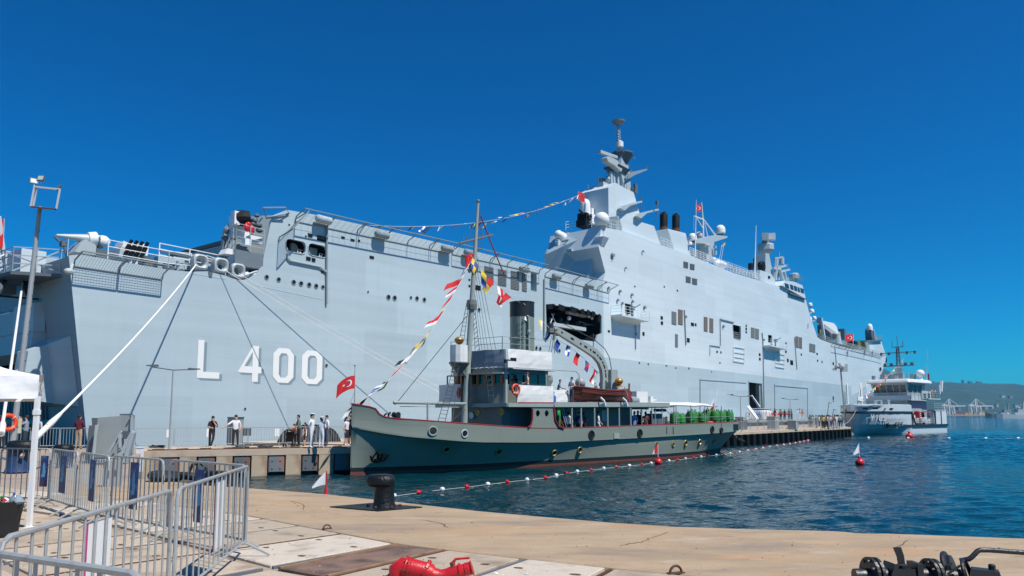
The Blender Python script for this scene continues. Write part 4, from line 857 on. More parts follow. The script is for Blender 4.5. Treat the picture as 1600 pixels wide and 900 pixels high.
for l in ([(970,325),(972,321.5),(1003,313.5),(1004,316),(986,320.5),(976,329)],[(996,337),(998,333.5),(1029,326),(1030,328.5),(1011,333),(1002,341)]):
    mb = MB(); mb.prism(Sp(l,.3),(0,.5,0)); mb.build('yard_arm', M['ship'], ship, fixn=True)
mb = MB(); mb.tube([S(968.5,241,2.8),S(967,226,2.8),S(966,193,2.8)],[.22,.2,.16],8)
for y in (200,205,210,214,219): mb.box(S(965,y,2.8),(.35,.35,.16)); mb.box(S(967.5,y+2,2.7),(.2,.3,.25))
mb.build('mast_pole', M['ship'], ship)
mb = MB(); mb.lathe(S(966,191,2.8),[(.25,-.5),(.95,0),(.98,.14),(.5,.25),(.1,.3)],16); mb.tube([S(966.5,190,2.8),S(966.5,186,2.8)],.05,5); mb.build('mast_disc', M['shipmid'], ship)
mb = MB(); mb.lathe(S(968,226,2.8),[(.35,-.55),(.55,-.4),(.55,.35),(.35,.5),(.2,.6)],12); mb.build('beacon', M['dome'], ship, smooth=True)
mb = MB()
for a, b in (((993,302),(993,288)),((992,301),(995,290)),((987,309),(986,295)),((1026.5,341),(1026.5,315)),((1003,341),(1001,306)),((974,238),(974,233)),((983,255),(983,262)),((990,248),(993,246)),((935,287),(935,276)),((1010,263),(1010,259)),((985,270),(986,266))): mb.tube([S(*a,1.5),S(*b,1.5)],.07,5)
mb.box(S(1026.5,317,-.2),(.4,.3,.6)); mb.box(S(993,295,2),(.7,.3,1.4)); mb.box(S(988,302,2),(.5,.3,1.6)); mb.build('whip_antenna', M['shipdark'], ship, kind='stuff')
# funnel housing
for x, y0_, y1_ in ((1037,360,336),(1056,362,338)):
    mb = MB(); p = S(x, y1_, 3.5); q = S(x, y0_, 3.5); mb.tube([q, p, p+V((-.25,0,.25))],[.62,.62,.45],12); mb.build('exhaust_pipe', M['black'], ship, smooth=True)
    mb = MB(); mb.tube([q+V((0,0,-.5)), q+V((0,0,.5))],.68,12); mb.build('exhaust_collar', M['rust'], ship)
mb = MB(); A = Sp([(1043.3,357.3),(1071.3,364.4),(1079.5,399.6),(1053.3,390)],1.5); mb.prism(A,(0,4.6,0)); mb.build('funnel_housing', M['hull2'], ship, fixn=True)
mb = MB(); rails(mb, [S(1032,383,.3),S(1053,391,.3)], 1.2, 1, .035); rails(mb, [S(1078,399,.3),S(1110,411.5,.3),S(1146,427,.3),S(1191,440,.3)], 1.3, 1.3, .04, 4); rails(mb, [S(1082,401,5),S(1190,438,5)], 1.3, 2, .04); mb.build('island_railing', M['dome'], ship, kind='stuff')
# mid-ships mast with domes
def dome(x, y, r, yy, mat='dome', h=1.0):
    p = S(x, y, yy); mb = MB(); mb.lathe(p,[(.01,-r*.9),(r*.75,-r*.9),(r*.97,-r*.7),(r,0),(r*.87,r*.5*h),(r*.5,r*.87*h),(.01,r*h)],18); mb.build('satellite_dome', M[mat], ship, smooth=True)
    mb = MB(); mb.lathe(p,[(r*.55,-r*1.25),(r*.7,-r*.88)],12); mb.build('dome_pedestal', M['shipdark'], ship)
dome(1082,371,.72,2,'dome'); dome(1092,368.5,.75,5,'domeg'); dome(1125.5,359,.92,4.0,'dome'); dome(1078.5,380.5,.32,1.2)
mb = MB(); mb.prism(Sp([(1104,405),(1114,408),(1116,378),(1136,371.5),(1137,369),(1119,367),(1097,372),(1085,374),(1086,379),(1103,381)],3.0),(0,1.6,0)); mb.build('dome_mast', M['ship'], ship, fixn=True)
mb = MB(); mb.tube([S(1099,373,3.5),S(1098.5,345,3.5),S(1096,316,3.5)],[.16,.14,.1],7); mb.tube([S(1084,337.5,3.5),S(1099,343,3.5),S(1118,368,3.5)],.14,6); mb.tube([S(1087,338,3.5),S(1099,358,3.5)],.09,5); mb.tube([S(1101,349,3.5),S(1106,371,3.5)],.1,5); mb.build('signal_mast', M['dome'], ship)
mb = MB(); mb.tube([S(1086,401,1),S(1088,312,1)],[.1,.03],5); mb.tube([S(1084,338,3),S(1084,360,3)],.03,4); mb.tube([S(1127,405,2),S(1131,382,2)],.03,4); mb.tube([S(1124,405,2),S(1128,383,2)],.03,4); mb.build('whip_antenna', M['dome'], ship, kind='stuff')
mb = MB(); mb.ball(S(1105,384,2),.5,10,0,(1.4,1,.8)); mb.box(S(1105,390,2),(.8,.8,1.6)); mb.box(S(1117,386,2.5),(.5,.4,.4)); mb.box(S(1117.5,395,2.5),(.5,.4,.7)); mb.build('mast_sensor', M['domeg'], ship)
mb = MB(); mb.prism(Sp([(1085,388),(1101,394),(1108,412),(1086,404)],4.5),(0,2,0)); mb.build('deck_house', M['hull2'], ship, fixn=True)
mb = MB(); mb.tube([S(1118,411.5,1.2),S(1121,410.5,1.2),S(1131,414.5,1.2),S(1134,416,1.2)],[.2,.62,.62,.3],12); mb.ball(S(1115,405.5,1.4),.4,10); mb.build('raft_canister', M['dome'], ship, smooth=True)
mb = MB(); mb.tube([S(1139,417,.8),S(1182,431,.8)],.05,4); 
for i in range(9): p = S(1144+i*5,421+i*1.6,1.5); mb.box(p,(.5,.5,.7))
mb.build('deck_gear', M['domeg'], ship, kind='stuff')
mb = MB(); mb.prism([p for p in Sp([(1127,385.5),(1133,378.5),(1133.3,383),(1128,385.5)],2)],(0,.05,0)); mb.build('pennant', M['yellow'], ship, fixn=True)
# forward mast
mb = MB(); mb.prism(Sp([(1196,441),(1209,446),(1207,424),(1201.5,396),(1196,396)],2.5),(0,2.2,0)); mb.build('forward_mast', M['ship'], ship, fixn=True)
mb = MB(); p = S(1196.5,389,4.0); mb.lathe(p,[(1.0,-1.0),(1.5,-.65),(1.72,-.3),(1.72,.75),(1.55,1.0),(.3,1.05)],8); mb.build('radar_house', M['domeg'], ship)
mb = MB(); mb.box(S(1195.5,373,4.0),(4.6,1.3,1.5),.35); mb.lathe(S(1196,378.5,4.0),[(.7,-.5),(.6,.5)],10); mb.build('radar_antenna', M['domeg'], ship)
mb = MB(); mb.box(S(1206,370,3.0),(1.5,1.4,1.3),.3); mb.build('radar_counterweight', M['dome'], ship)
mb = MB(); mb.lathe(S(1190,416,2.2),[(.01,-.5),(.9,-.5),(1.1,0),(.9,.5),(.01,.5)],14,0,(0,-1,0)); mb.tube([S(1173,421,3),S(1173,412,3)],.5,10); mb.tube([S(1178,420,4),S(1178,404,4)],.16,6); mb.build('black_exhaust', M['black'], ship)
mb = MB(); mb.tube([S(1179,434,.6),S(1181.5,352,.6)],[.16,.04],6); mb.build('whip_antenna', M['dome'], ship)
mb = MB(); mb.prism(Sp([(1187,438),(1188,422),(1205,428),(1211,437),(1212,447)],.5),(0,1.4,0)); mb.build('mast_deckhouse', M['hull2'], ship, fixn=True)
mb = MB(); mb.box(S(1202,433,.4),(1.0,.1,.4)); mb.build('name_board', M['black'], ship)
mb = MB(); mb.bar(S(1209.5,404,2.5),S(1222,402,2.5),.45,.35); mb.bar(S(1208,420,2),S(1227,415,2),.55,.45); mb.bar(S(1219,424,2),S(1233,421.5,2),.5,.4); mb.bar(S(1211,437,2),S(1214,405,2),.55); mb.bar(S(1216,437,2),S(1217,418,2),.5); mb.bar(S(1224,439,1.5),S(1218,420,1.5),.5); mb.bar(S(1228,438,1.5),S(1225,424,1.5),.5)
mb.tube([S(1218,402,2),S(1218,394,2)],.06,5); mb.tube([S(1231,421,2),S(1231,412,2)],.05,5); mb.lathe(S(1221.5,408,2.2),[(.5,-.7),(.5,.7),(.2,.85)],10); mb.build('aerial_frame', M['ship'], ship)
mb = MB(); mb.lathe(S(1241,432,3),[(.5,-1.4),(.6,-.6),(1.05,-.5),(1.05,.45),(.8,.7),(.1,.75)],10); mb.build('director', M['domeg'], ship)
mb = MB(); mb.tube([S(1243,424,3),S(1242,412,3)],.04,4); mb.box(S(1228,437,2),(1.4,1,1)); rails(mb, [S(1246,438,1),S(1255,442,1)], 1.2, .8, .04); mb.build('bridge_fittings', M['shipmid'], ship)
# bridge windows
mb = MB(); mb.prism(Sp([(1222,446),(1227,438.5),(1240,440),(1254,446),(1259,466),(1257,466)],-.5),(0,6,0)); br = mb.build('bridge', M['hull2'], ship, fixn=True)
for x0, y0, x1, y1 in ((1226,442,1232,451),(1234.2,444,1239,453.2),(1240.3,446.2,1244.8,455.2),(1246,448.4,1249,456.5),(1250.3,449.6,1255.2,458.6)):
    mb = MB(); P = Sp([(x0,y0),(x1,y0+(x1-x0)*.4),(x1+1,y1),(x0+1,y1-(x1-x0)*.4)],-.52); mb.prism(P,(0,-.04,0)); mb.build('bridge_window', M['glass'], br, fixn=True)
mb = MB(); mb.bar(S(1232.5,458,-.25),S(1258.5,467,-.25),.45,.3); mb.build('bridge_ledge', M['shipdark'], ship)
for x, y, r, yy in ((1265.8,476,.5,3),(1268.5,486,.55,3),(1264.3,498.5,.62,1),(1272.5,497,.5,4)): dome(x, y, r, yy)
mb = MB(); mb.bar(S(1260,490,3),S(1269,489,3),.3); mb.bar(S(1258,503,1.5),S(1273,501,3),.3); mb.bar(S(1262,506,0),S(1262,512,0),.35); mb.build('dome_bracket', M['ship'], ship)
# forward deck: crane, raft, tarpaulin, bow tower
mb = MB(); mb.prism(Sp([(1283,500.5),(1303,505),(1307,510),(1310.5,520),(1309,522),(1299,514),(1284,504)],5),(0,1.3,0)); mb.build('crane_jib', M['dome'], ship, fixn=True)
mb = MB(); mb.bar(S(1284,503,5),S(1288.5,531,5),.5,.6); mb.build('crane_post', M['dome'], ship)
mb = MB(); mb.lathe(S(1309,527,5.5),[(1.2,-2.4),(.9,-1.0),(.7,.5),(.7,1.4)],12); mb.box(S(1281,500.5,5),(1.3,1.2,1.2)); mb.build('crane_base', M['domeg'], ship)
mb = MB(); mb.box(S(1293,523,8),(2.6,2,3.2)); mb.box(S(1282,519,6),(1.6,1,3.6)); mb.bar(S(1299,515,6),S(1307,531,6),.5); mb.box(S(1302,525,7),(1.6,1,2.4)); mb.box(S(1315,523,7),(2.0,2,3.2)); mb.build('crane_machinery', M['shipdark'], ship)
mb = MB(); mb.box(S(1281.5,518,4.5),(.5,.3,1.0)); mb.build('crane_flag_roll', M['yellow'], ship)
mb = MB(); rails(mb, [S(1276,529,2),S(1300,537,2)], 1.3, 1, .05); rails(mb, [S(1300,537,2.5),S(1340,547,2.5),S(1374,556,2.5)], 1.3, 1.6, .05, 4); mb.build('foredeck_railing', M['domeg'], ship, kind='stuff')
mb = MB(); P = Sp([(1337,541),(1343,532.5),(1353,533),(1358,536),(1361,546.5),(1340,546)],6); mb.prism(P,(0,4,0)); mb.build('covered_vehicle', M['olive'], ship, fixn=True)
mb = MB(); mb.box(S(1332,538,7),(3.2,2.2,1.6)); mb.build('dark_tarpaulin', M['black'], ship)
mb = MB(); mb.prism(Sp([(1356,534),(1377,533.5),(1386,560),(1361,549)],5.0),(0,5,0)); bt = mb.build('bow_tower', M['hull2'], ship, fixn=True)
mb = MB(); mb.prism(Sp([(1354,531.5),(1377.5,531),(1379,533.4),(1356,534)],4.4),(0,6,0)); mb.build('tower_roof', M['shipdark'], bt, fixn=True)
mb = MB(); mb.lathe(S(1359,514,6.5),[(.01,-1.5),(.85,-1.5),(.88,.5),(.75,1.2),(.4,1.6),(.01,1.7)],14); mb.build('gun_radome', M['dome'], ship, smooth=True)
mb = MB(); mb.box(S(1358,522,6.5),(2.6,1.8,2.4)); mb.box(S(1359,529,6.5),(2.4,2,2.0)); mb.tube([S(1357,520,6),S(1353,514,6)],.2,6); mb.build('close_in_gun', M['shipdark'], ship)
mb = MB(); mb.bar(S(1366,531,6.5),S(1364,516,6.5),.8); mb.bar(S(1370,531,6.5),S(1365,524,6.5),.5); rails(mb, [S(1366,531,5),S(1378,531,5)], 1.3, 1, .05); mb.build('gun_cabinet', M['ship'], ship)
mb = MB()
for i in range(7): mb.box(S(1375+(i % 3)*2.6, 556+(i//3)*3.0, 1.6), (.55,.5,.45), .3*i)
mb.box(S(1380,562,2.5),(2.4,1.6,1.6)); mb.build('bow_gear', M['black'], ship, kind='stuff')
# ================================================================== the old steamer in front
TG = Frame((-8.57,39.5,0), (.73,.683,0)); T = TG.y
tug = thing('patrol_steamer', 'grey green old steamer with red rail, black topped funnel and mast lying along the pier', 'ship', TG.o, TG.rz)
def interp(tab, x):
    if x <= tab[0][0]: return tab[0][1]
    for (a, va), (b, vb) in zip(tab, tab[1:]):
        if x <= b: return va+(vb-va)*(x-a)/(b-a)
    return tab[-1][1]
zb = [(0,2.36),(.63,2.2),(.85,2.1),(1.0,1.82),(1.2,1.66),(1.6,1.58),(5,1.31),(9.9,1.0),(12.9,.93),(20.6,1.05),(35.5,1.2),(38.6,1.3)]
zr = [(0,1.16),(1.1,.88),(2.1,.69),(5.8,.34),(11.7,.18),(20.6,.26),(36.5,.5),(38.6,.56)]
bd = [(0,.02),(.3,.42),(.63,.8),(1.1,1.3),(2,2.05),(3.4,2.75),(5,3.12),(9,3.4),(27,3.4),(32,3.0),(35,2.3),(37,1.5),(38,.8),(38.6,.1)]
bw = [(0,.01),(1.5,.55),(3,1.15),(6.5,2.1),(12,2.65),(18,3.0),(24,3.1),(29,2.6),(33,1.4),(35.6,.35),(36.5,.02),(38.6,.01)]
zk = [(0,-2.4),(34,-2.4),(36,-1.5),(37,-.6),(38.6,.35)]
st = [0,.15,.3,.5,.63,.85,1.0,1.2,1.6,2,2.7,3.4,4.2,5,6.5,8,10,12,15,18,21,24,27,29,31,33,34.5,36,37,38,38.6]
rings = []
for x in st:
    b, w_, k, r_, t = interp(bd,x), interp(bw,x), interp(zk,x), interp(zr,x), interp(zb,x)
    h = []
    wz = max(k+.05, -1.4); br = b*.985
    for yy, z in ((.0,k),(w_*.85,max(k,-2.1)),(w_,wz),(w_+.02,max(wz,-1.22)+.001),(w_+(br-w_)*.06,max(wz,-1.0)+.002),(w_+(br-w_)*.5,(r_+max(wz,-1.0))*.5),(br-(.22 if x < 12 else .15)*min(1,b),r_-.12),(br+.05,r_-.06),(br+.05,r_+.06),(b,r_+.10),(b+.01,t)): h.append((yy,z))
    rings.append([V((x,-y,z)) for y, z in h]+[V((x,y,z)) for y, z in reversed(h[1:])])
n = len(rings[0])
mb = MB()
vs = [p for r_ in rings for p in r_]; fs, ms = [], []
band = {2:2, 3:1, 1:2, 0:2}
for i in range(len(rings)-1):
    for j in range(n-1):
        if j == 10: continue                             # open on top
        jj = j if j < 10 else 20-j
        fs.append((i*n+j, i*n+j+1, (i+1)*n+j+1, (i+1)*n+j)); ms.append(band.get(jj, 0))
mb.add(vs, fs, ms); hull_t = mb.build('hull', [M['tug'], M['boot'], M['antifoul']], tug, smooth=True, fixn=True)
mb = MB()                                               # inner bulwark skin
for sgn in (-1,1):
    P = [V((x, sgn*max(0,interp(bd,x)-.07), interp(zb,x))) for x in st]; Q = [V((p.x,p.y,interp(zr,p.x)+.05)) for p in P]; k = len(P)
    mb.add(P+Q, [(i,i+1,k+i+1,k+i) for i in range(k-1)])
mb.build('bulwark_lining', M['tugd'], tug)
mb = MB()
for sgn in (-1,1): mb.tube([V((x, sgn*(interp(bd,x)-.02), interp(zb,x)+.02)) for x in st], .042, 6)
mb.build('red_rail_cap', M['redtrim'], tug, smooth=True)
mb = MB(); mb.sheet([V((x, -max(.01,interp(bd,x)-.06), interp(zr,x)+.06)) for x in st]+[V((x, max(.01,interp(bd,x)-.06), interp(zr,x)+.061)) for x in reversed(st)]); mb.build('main_deck', M['deckgrey'], tug, fixn=True)
mb = MB()
for x in [.25+.32*i for i in range(3)]:
    for z in (.3,.55,.8,1.05,1.3,1.55,1.8): pass
for i in range(26): z = -.9+i*.12; mb.ball((.06,-.07,z),.022,6)
for i in range(40): x = .3+i*.12; mb.ball((x,-interp(bd,x)-.012,interp(zb,x)*.0+1.62-.09*x if x < .9 else interp(zb,x)-.25),.016,5)
mb.build('rivet', M['tug'], tug, kind='stuff')
def bside(x, z):        # y of the near side at height z
    b, w_, r_ = interp(bd,x), interp(bw,x), interp(zr,x)
    if z >= r_: return -b-.012
    br = b*.985; z0 = -1.0; t = max(0, min(1, (z-z0)/(r_-.12-z0)))
    if t < .5: return -(w_+(br-w_)*(.06+.44*t/.5))-.012
    return -(w_+(br-w_)*.5+((br-.22)-(w_+(br-w_)*.5))*(t-.5)/.5)-.012
def tport(px, py, r, ring, glassm, inside='hole', guess=-3.0):
    y = guess
    for _ in range(8): p = T(px, py, y); y = bside(p.x, p.z)
    p = T(px, py, y); e = (V((p.x+.2, bside(p.x+.2,p.z), p.z))-V((p.x-.2, bside(p.x-.2,p.z), p.z))).normalized(); e2 = (V((p.x, bside(p.x,p.z+.15), p.z+.15))-V((p.x, bside(p.x,p.z-.15), p.z-.15))).normalized()
    nrm = e.cross(e2); nrm = nrm if nrm.y < 0 else -nrm
    mb = MB(); mb.torus(p+nrm*.01, r, r*.2, nrm, 16, 6, 0); mb.lathe(p, [(r,-.02),(r,.012)], 16, 1, nrm); mb.build('porthole', [M[ring], M[inside]], tug)
for x, y in ((698,702),(780,705.5),(866,707.5),(906,703),(1026.5,695),(1052,693),(1071.5,692),(1093.5,690.5),(1116.5,689)): tport(x, y, .19 if x < 950 else .20, 'brass', 0)
tport(676.5,673.5,.23,'tugl',0,'glass'); tport(726,677.5,.2,'domeg',0,'hole'); tport(924,679.5,.26,'boot',0); tport(999.5,677,.26,'boot',0); tport(1112.5,671.5,.27,'boot',0)
mb = MB(); p = T(963.5,681,-3.43); mb.box(p,(.55,.04,.36)); mb.build('plate_patch', M['tugl'], tug)
for px_ in (1042,1052):
    mb = MB(); p = T(px_,668,-3.44); mb.bar(p+V((0,0,.05)),p+V((0,0,-.45)),.05,.02); mb.build('seam_strip', M['tugd'], tug)
# anchor
mb = MB(); a = T(592,716,-.95); q = lambda x, z, d=0: V((a.x+x, -.95-.42*max(0,(a.x+x))*0-.25-d, a.z+z))
y_ = bside(a.x, a.z)-.1; q = lambda x, z, d=0: V((a.x+x, bside(max(.1,a.x+x), a.z+z)-.1-d, a.z+z))
mb.tube([q(0,.35),q(.02,-.05)],.06,6); mb.tube([q(-.38,.12,.1),q(-.25,-.1,.05),q(0,-.16),q(.3,-.06,.05),q(.42,.2,.1)],[.05,.1,.11,.1,.04],7); mb.box(q(0,.3,.06),(.3,.12,.14)); mb.tube([q(-.3,-.02,.1),q(-.15,.3,.1)],.05,6); mb.tube([q(.16,-.02,.1),q(.12,.3,.12)],.05,6)
mb.build('anchor', M['black'], tug)
# foredeck gear
mb = MB()
for px_, py_ in ((601,648),(607,646.5)): p = T(px_, py_, -1.0); mb.tube([V((p.x,-1.0,1.1)),V((p.x,-1.0,p.z)),V((p.x+.12,-1.0,p.z+.06))],.06,6)
mb.box(T(620,650,-.6),(.3,.3,.25)); mb.lathe(T(619,648,-.7),[(.16,-.22),(.10,0),(.16,.22)],10,0,(0,1,0)); mb.build('mooring_bitts', M['boot'], tug)
mb = MB(); mb.tube([T(617,629,-.6),T(727,631,-.3)],.09,8); mb.tube([T(668,628,-.5),T(668,658,-.5)],.06,6); mb.tube([T(625,635,-.5),T(716,636,-.4)],.025,4); mb.ball(T(617,629,-.6),.12,8); mb.build('cargo_boom', M['tugl'], tug)
mb = MB(); mb.tube([T(554,633,0),T(554.5,573,0)],[.035,.02],6); mb.ball(T(554.5,571,0),.06,8); mb.tube([T(547,632,0),T(554,612,0)],.015,4); mb.build('jack_staff', M['tugl'], tug)
# mast with crosstree and lookout tub
mt0, mt1 = T(724,690,0), T(747,317,0); mast_at = lambda t: mt0.lerp(mt1, t)
mb = MB(); mb.tube([mt0, mast_at(.5), mast_at(.71), mt1],[.20,.18,.14,.08],12); ms_ = mb.build('mast', M['tugl'], tug, smooth=True)
mb = MB(); p = mast_at(.73); mb.lathe(p+V((-.05,0,-.25)),[(.26,-.2),(.3,0),(.3,.25),(.2,.4)],10); p2 = mast_at(.56); mb.lathe(p2,[(.3,-.3),(.34,0),(.3,.3)],10); mb.ball(mt1+V((0,0,.1)),.13,8); mb.build('mast_band', M['tugd'], tug)
mb = MB(); mb.tube([T(718,380,0),T(770,367,0)],.06,6)
for x in (724,729,735,753,759,764): p = T(x, 380-(x-718)*.25, 0); mb.tube([p+V((0,0,-.1)),p+V((0,0,.3 if x != 724 else .45))],.025,4)
mb.build('crosstree', M['tugd'], tug)
mb = MB(); mb.lathe(T(717.5,567.5,-.9),[(.05,-.75),(.2,-.55),(.62,-.02),(.62,.05)],12); mb.bar(T(717,572,-.8),T(728,588,0),.12,.2); tub = mb.build('lookout_tub', M['tugd'], tug)
mb = MB(); mb.lathe(T(717,566.5,-.9),[(.52,0),(.53,.5),(.52,1.02),(.49,1.02),(.47,.1)],12); mb.build('tub_canvas', M['canvas'], tub, smooth=False)
mb = MB(); mb.ball(T(717.5,532,-.9),.28,12,0,(1,1,.85)); mb.lathe(T(717.5,538,-.9),[(.22,-.12),(.08,.0),(.12,.06)],10); mb.lathe(T(717.5,531,-.9),[(.3,-.03),(.3,.03)],12); mb.build('gold_lantern', M['gold'], tug, smooth=True)
# rope ladders and rigging
def ratlines(p0, p1, q0, q1, n, name='rope_ladder'):
    mb = MB(); mb.tube([p0,p1],.02,4); mb.tube([q0,q1],.02,4)
    for i in range(1, n): mb.tube([p0.lerp(p1,i/n), q0.lerp(q1,i/n)],.018,4)
    mb.build(name, M['ropet'], tug)
ratlines(T(684,659,-2.6),T(711,566,-1.2),T(695,660,-2.6),T(719,566,-1.2),16); ratlines(T(718,531,-.9),T(730,470,-.2),T(725,531,-.9),T(733,470,-.1),9); ratlines(T(752,573,1.6),T(741,474,.3),T(744,578,1.6),T(738.5,480,.2),14); ratlines(T(764,626,-3),T(757,566,-2.6),T(772,626,-3),T(764,560,-2.6),8)
mb = MB()
for a, b in ((T(622,627,-.6),T(731,492,0)),(T(727,640,-.2),T(703,660,-2.6)),(T(712,618,-1.8),T(707,658,-2.7))): mb.tube([a,b],.02,4)
for i, x in enumerate((752,756,761,766,772,779)): mb.tube([T(x,572-i,2.0), T(739+i*.6,455-i*14,0)],.014,3)
mb.tube([T(752,331,0),T(712,400,0)],.012,3); mb.tube([T(749.5,328,0),T(752,392,0)],.015,3); mb.tube([T(748.5,340,0),T(747.5,392,0)],.015,3)
mb.build('rigging_wire', M['ropet'], tug, kind='stuff')
mb = MB(); mb.tube([T(751,337,0),T(764,372,.6),T(788,430,2)],.045,5); mb.build('red_halyard', M['redtrim'], tug)
# ---------------------------------------------------------------- lower deckhouse and shelter side
mb = MB(); mb.span((6.1,-2.45,.0),(29.5,2.45,2.28)) if False else None
mb = MB(); mb.span((8.7,-2.4,.1),(13.59,2.4,2.25)); mb.span((13.6,-2.3,.1),(21.2,2.3,2.3)); mb.build('lower_house', M['tugd'], tug)
def zdeck(x): return 2.26 + .012*(x-6)
side = [V((10.1,-3.42,interp(zb,10.1)+.02)),V((12.2,-3.42,interp(zb,12.2)+.02)),V((12.0,-3.42,1.15)),V((11.75,-3.42,2.12)),V((11.75,-3.42,2.30)),V((10.3,-3.42,2.28)),V((10.3,-3.42,1.6)),V((10.25,-3.42,1.2))]
p1, p2 = T(826,668,-3.42), T(831.5,639,-3.42); p3, p4 = T(864.5,633,-3.42), T(880,669,-3.42)
side = [V((p1.x,-3.42,interp(zb,p1.x)+.04)),V((p4.x,-3.42,interp(zb,p4.x)+.04)),T(872,666,-3.42),T(866.5,656,-3.42),p3,T(864.5,627,-3.42),T(831,632,-3.42),p2,T(831,655,-3.42),T(829,664,-3.42)]
hl = []
for px_, py_ in ((840.5,646),(854.3,646)):
    c = T(px_, py_, -3.42); hl.append([c+V((.17*math.cos(R(a)),0,.2*math.sin(R(a)))) for a in range(0,360,36)])
mb = MB(); mb.prism(side, (0,.05,0), 0, hl); sp = mb.build('side_plating', M['tug'], tug, fixn=True)
mb = MB(); mb.prism([p+V((0,5.6,0))+V((0,1.2,0)) for p in side], (0,.05,0)); mb.build('far_side_plating', M['tug'], tug, fixn=True)
mb = MB(); mb.tube([side[0]+V((-.05,-.04,0)),side[9]+V((0,-.04,0)),side[8]+V((0,-.04,0)),side[7]+V((0,-.04,0))],.055,6); mb.tube([side[1]+V((.05,-.04,0)),side[2]+V((0,-.04,0)),side[3]+V((0,-.04,0)),side[4]+V((0,-.04,0))],.055,6); mb.build('red_trim', M['redtrim'], tug)
mb = MB()
for c in hl: mb.sheet([p+V((0,.2,0)) for p in c])
mb.build('side_opening', M['hole'], sp)
# openings in the dark lower house: brass ports, door
for px_, py_, r in ((746.5,644.5,.17),(783.5,643,.19)):
    p = TG.x(px_, py_, 8.68); mb = MB(); mb.torus(p,r,.05,(1,0,0),14,6,0); mb.lathe(p,[(r,-.01),(r,.02)],14,1,(1,0,0)); mb.build('brass_port', [M['yellow'],M['glass']], tug)
mb = MB(); a, b = T(799,641,-2.42), T(811,666,-2.42); mb.span((a.x,-2.43,.2),(b.x,-2.405,2.0)); mb.span((a.x-.7,-2.42,.2),(a.x-.75,-2.405,2)); mb.build('house_door', M['shipdark'], tug)
mb = MB(); p = TG.x(737,649,8.6); mb.lathe(p,[(.2,-.05),(.2,.05)],12,0,(1,.1,0)); mb.build('white_disc', M['white'], tug)
mb = MB()
for x0, x1 in ((930,945),): a = T(940,641,-2.33); b = T(947,658,-2.33); mb.span((a.x,-2.34,b.z),(b.x,-2.305,a.z))
a, b = T(901,641,-2.33), T(906,660,-2.33); mb.span((a.x,-2.34,b.z),(b.x,-2.305,a.z)); mb.build('house_window', M['domeg'], tug)
# upper deck
ud = [(x, -(min(interp(bd,x), 3.42)+.02), zdeck(x)) for x in (8.2,8.6,9,10,14,18,22,24)]
mb = MB(); mb.prism([V((x,y,0)) for x,y,z in ud]+[V((x,-y,0)) for x,y,z in reversed(ud)], (0,0,.1)); o_ = mb.build('upper_deck', M['tugl'], tug, fixn=True, loc=(0,0,2.30))
mb = MB(); mb.bar((p3.x,-3.46,2.42),(24.1,-3.46,2.52),.05,.30); mb.bar((8.2,-3.45,2.36),(p3.x-.02,-3.46,2.38),.05,.22); mb.bar((8.17,-3.4,2.36),(8.17,3.4,2.36),.05,.22); mb.build('deck_edge', M['tugl'], tug)
mb = MB()
for px_ in (893.5,908,929,949.5,967.5,985.5): a = T(px_,668,-3.40); mb.tube([V((a.x,-3.40,interp(zb,a.x))),V((a.x,-3.40,2.3))],.055,6)
mb.build('deck_stanchion', M['tugl'], tug, kind='stuff')
mb = MB(); a = T(868,638,-3.2); 
for dx in (0,.62,.8,1.3): mb.tube([V((a.x+dx,-3.1,2.2)),V((a.x+.75+dx*.9,-3.1,.35))],.03,5)
mb.build('ladder_rail', M['tugl'], tug)
mb = MB(); mb.bar(T(866,637,-3.15),T(880,668,-3.15),.16,.08); mb.build('red_ladder_stringer', M['redtrim'], tug)
# bridge house: curved front, wooden windows
def arc_front(x0, hw, z0, z1, xb, bulge=.55, n=8):
    f = []
    for i in range(n+1): a = -1+2*i/n; f.append(V((x0+bulge*(abs(a)**2.2), hw*a, 0)))
    return [V((p.x,p.y,z0)) for p in f]+[V((xb,hw,z0)),V((xb,-hw,z0))], (0,0,z1-z0)
P_, e_ = arc_front(8.35,2.3,2.42,3.62,12.5); mb = MB(); mb.prism(P_, e_); mb.build('bridge_house', M['tugd'], tug, fixn=True)
P_, e_ = arc_front(8.4,2.25,3.62,4.28,12.45); mb = MB(); mb.prism(P_, e_); mb.build('window_band', M['glass'], tug, fixn=True)
P_, e_ = arc_front(8.25,2.4,4.28,4.62,12.6); mb = MB(); mb.prism(P_, e_); mb.build('bridge_roof', M['tugd'], tug, fixn=True)
P_, e_ = arc_front(7.95,2.65,4.22,4.30,9.0); mb = MB(); mb.prism(P_, e_); mb.build('window_canopy', M['domeg'], tug, fixn=True)
mb = MB()
for i in range(9):
    a = -1+2*i/8; x, y = 8.37+.55*abs(a)**2.2, 2.27*a
    mb.box((x-.02,y,3.93),(.12,.2,.68))
for z in (3.63,4.24):
    mb.tube([V((8.34+.55*abs(-1+2*i/8)**2.2,2.30*(-1+2*i/8),z)) for i in range(9)],.045,4)
mb.build('wooden_window_frame', M['wood'], tug)
mb = MB(); mb.span((8.74,-2.2,3.7),(8.82,-2.34,4.05)); mb.build('side_lamp', M['orange'], tug)
mb = MB(); mb.bar((8.95,-2.42,2.45),(8.95,-2.42,4.6),.18,.16); mb.bar((8.3,2.35,2.45),(8.3,2.35,4.25),.07); mb.bar((12.2,-2.6,2.5),(12.2,-2.6,4.6),.06); mb.build('bridge_post', M['tugl'], tug)
mb = MB(); mb.span((12.52,-1.9,2.45),(13.4,1.9,4.3)); mb.build('chart_house', M['tugd'], tug)
mb = MB()
for x0, x1 in ((9.35,9.85),(9.95,10.4),(10.6,10.75)): mb.span((x0,-2.33,3.3),(x1,-2.295,4.2))
mb.build('dark_window', M['glass'], tug)
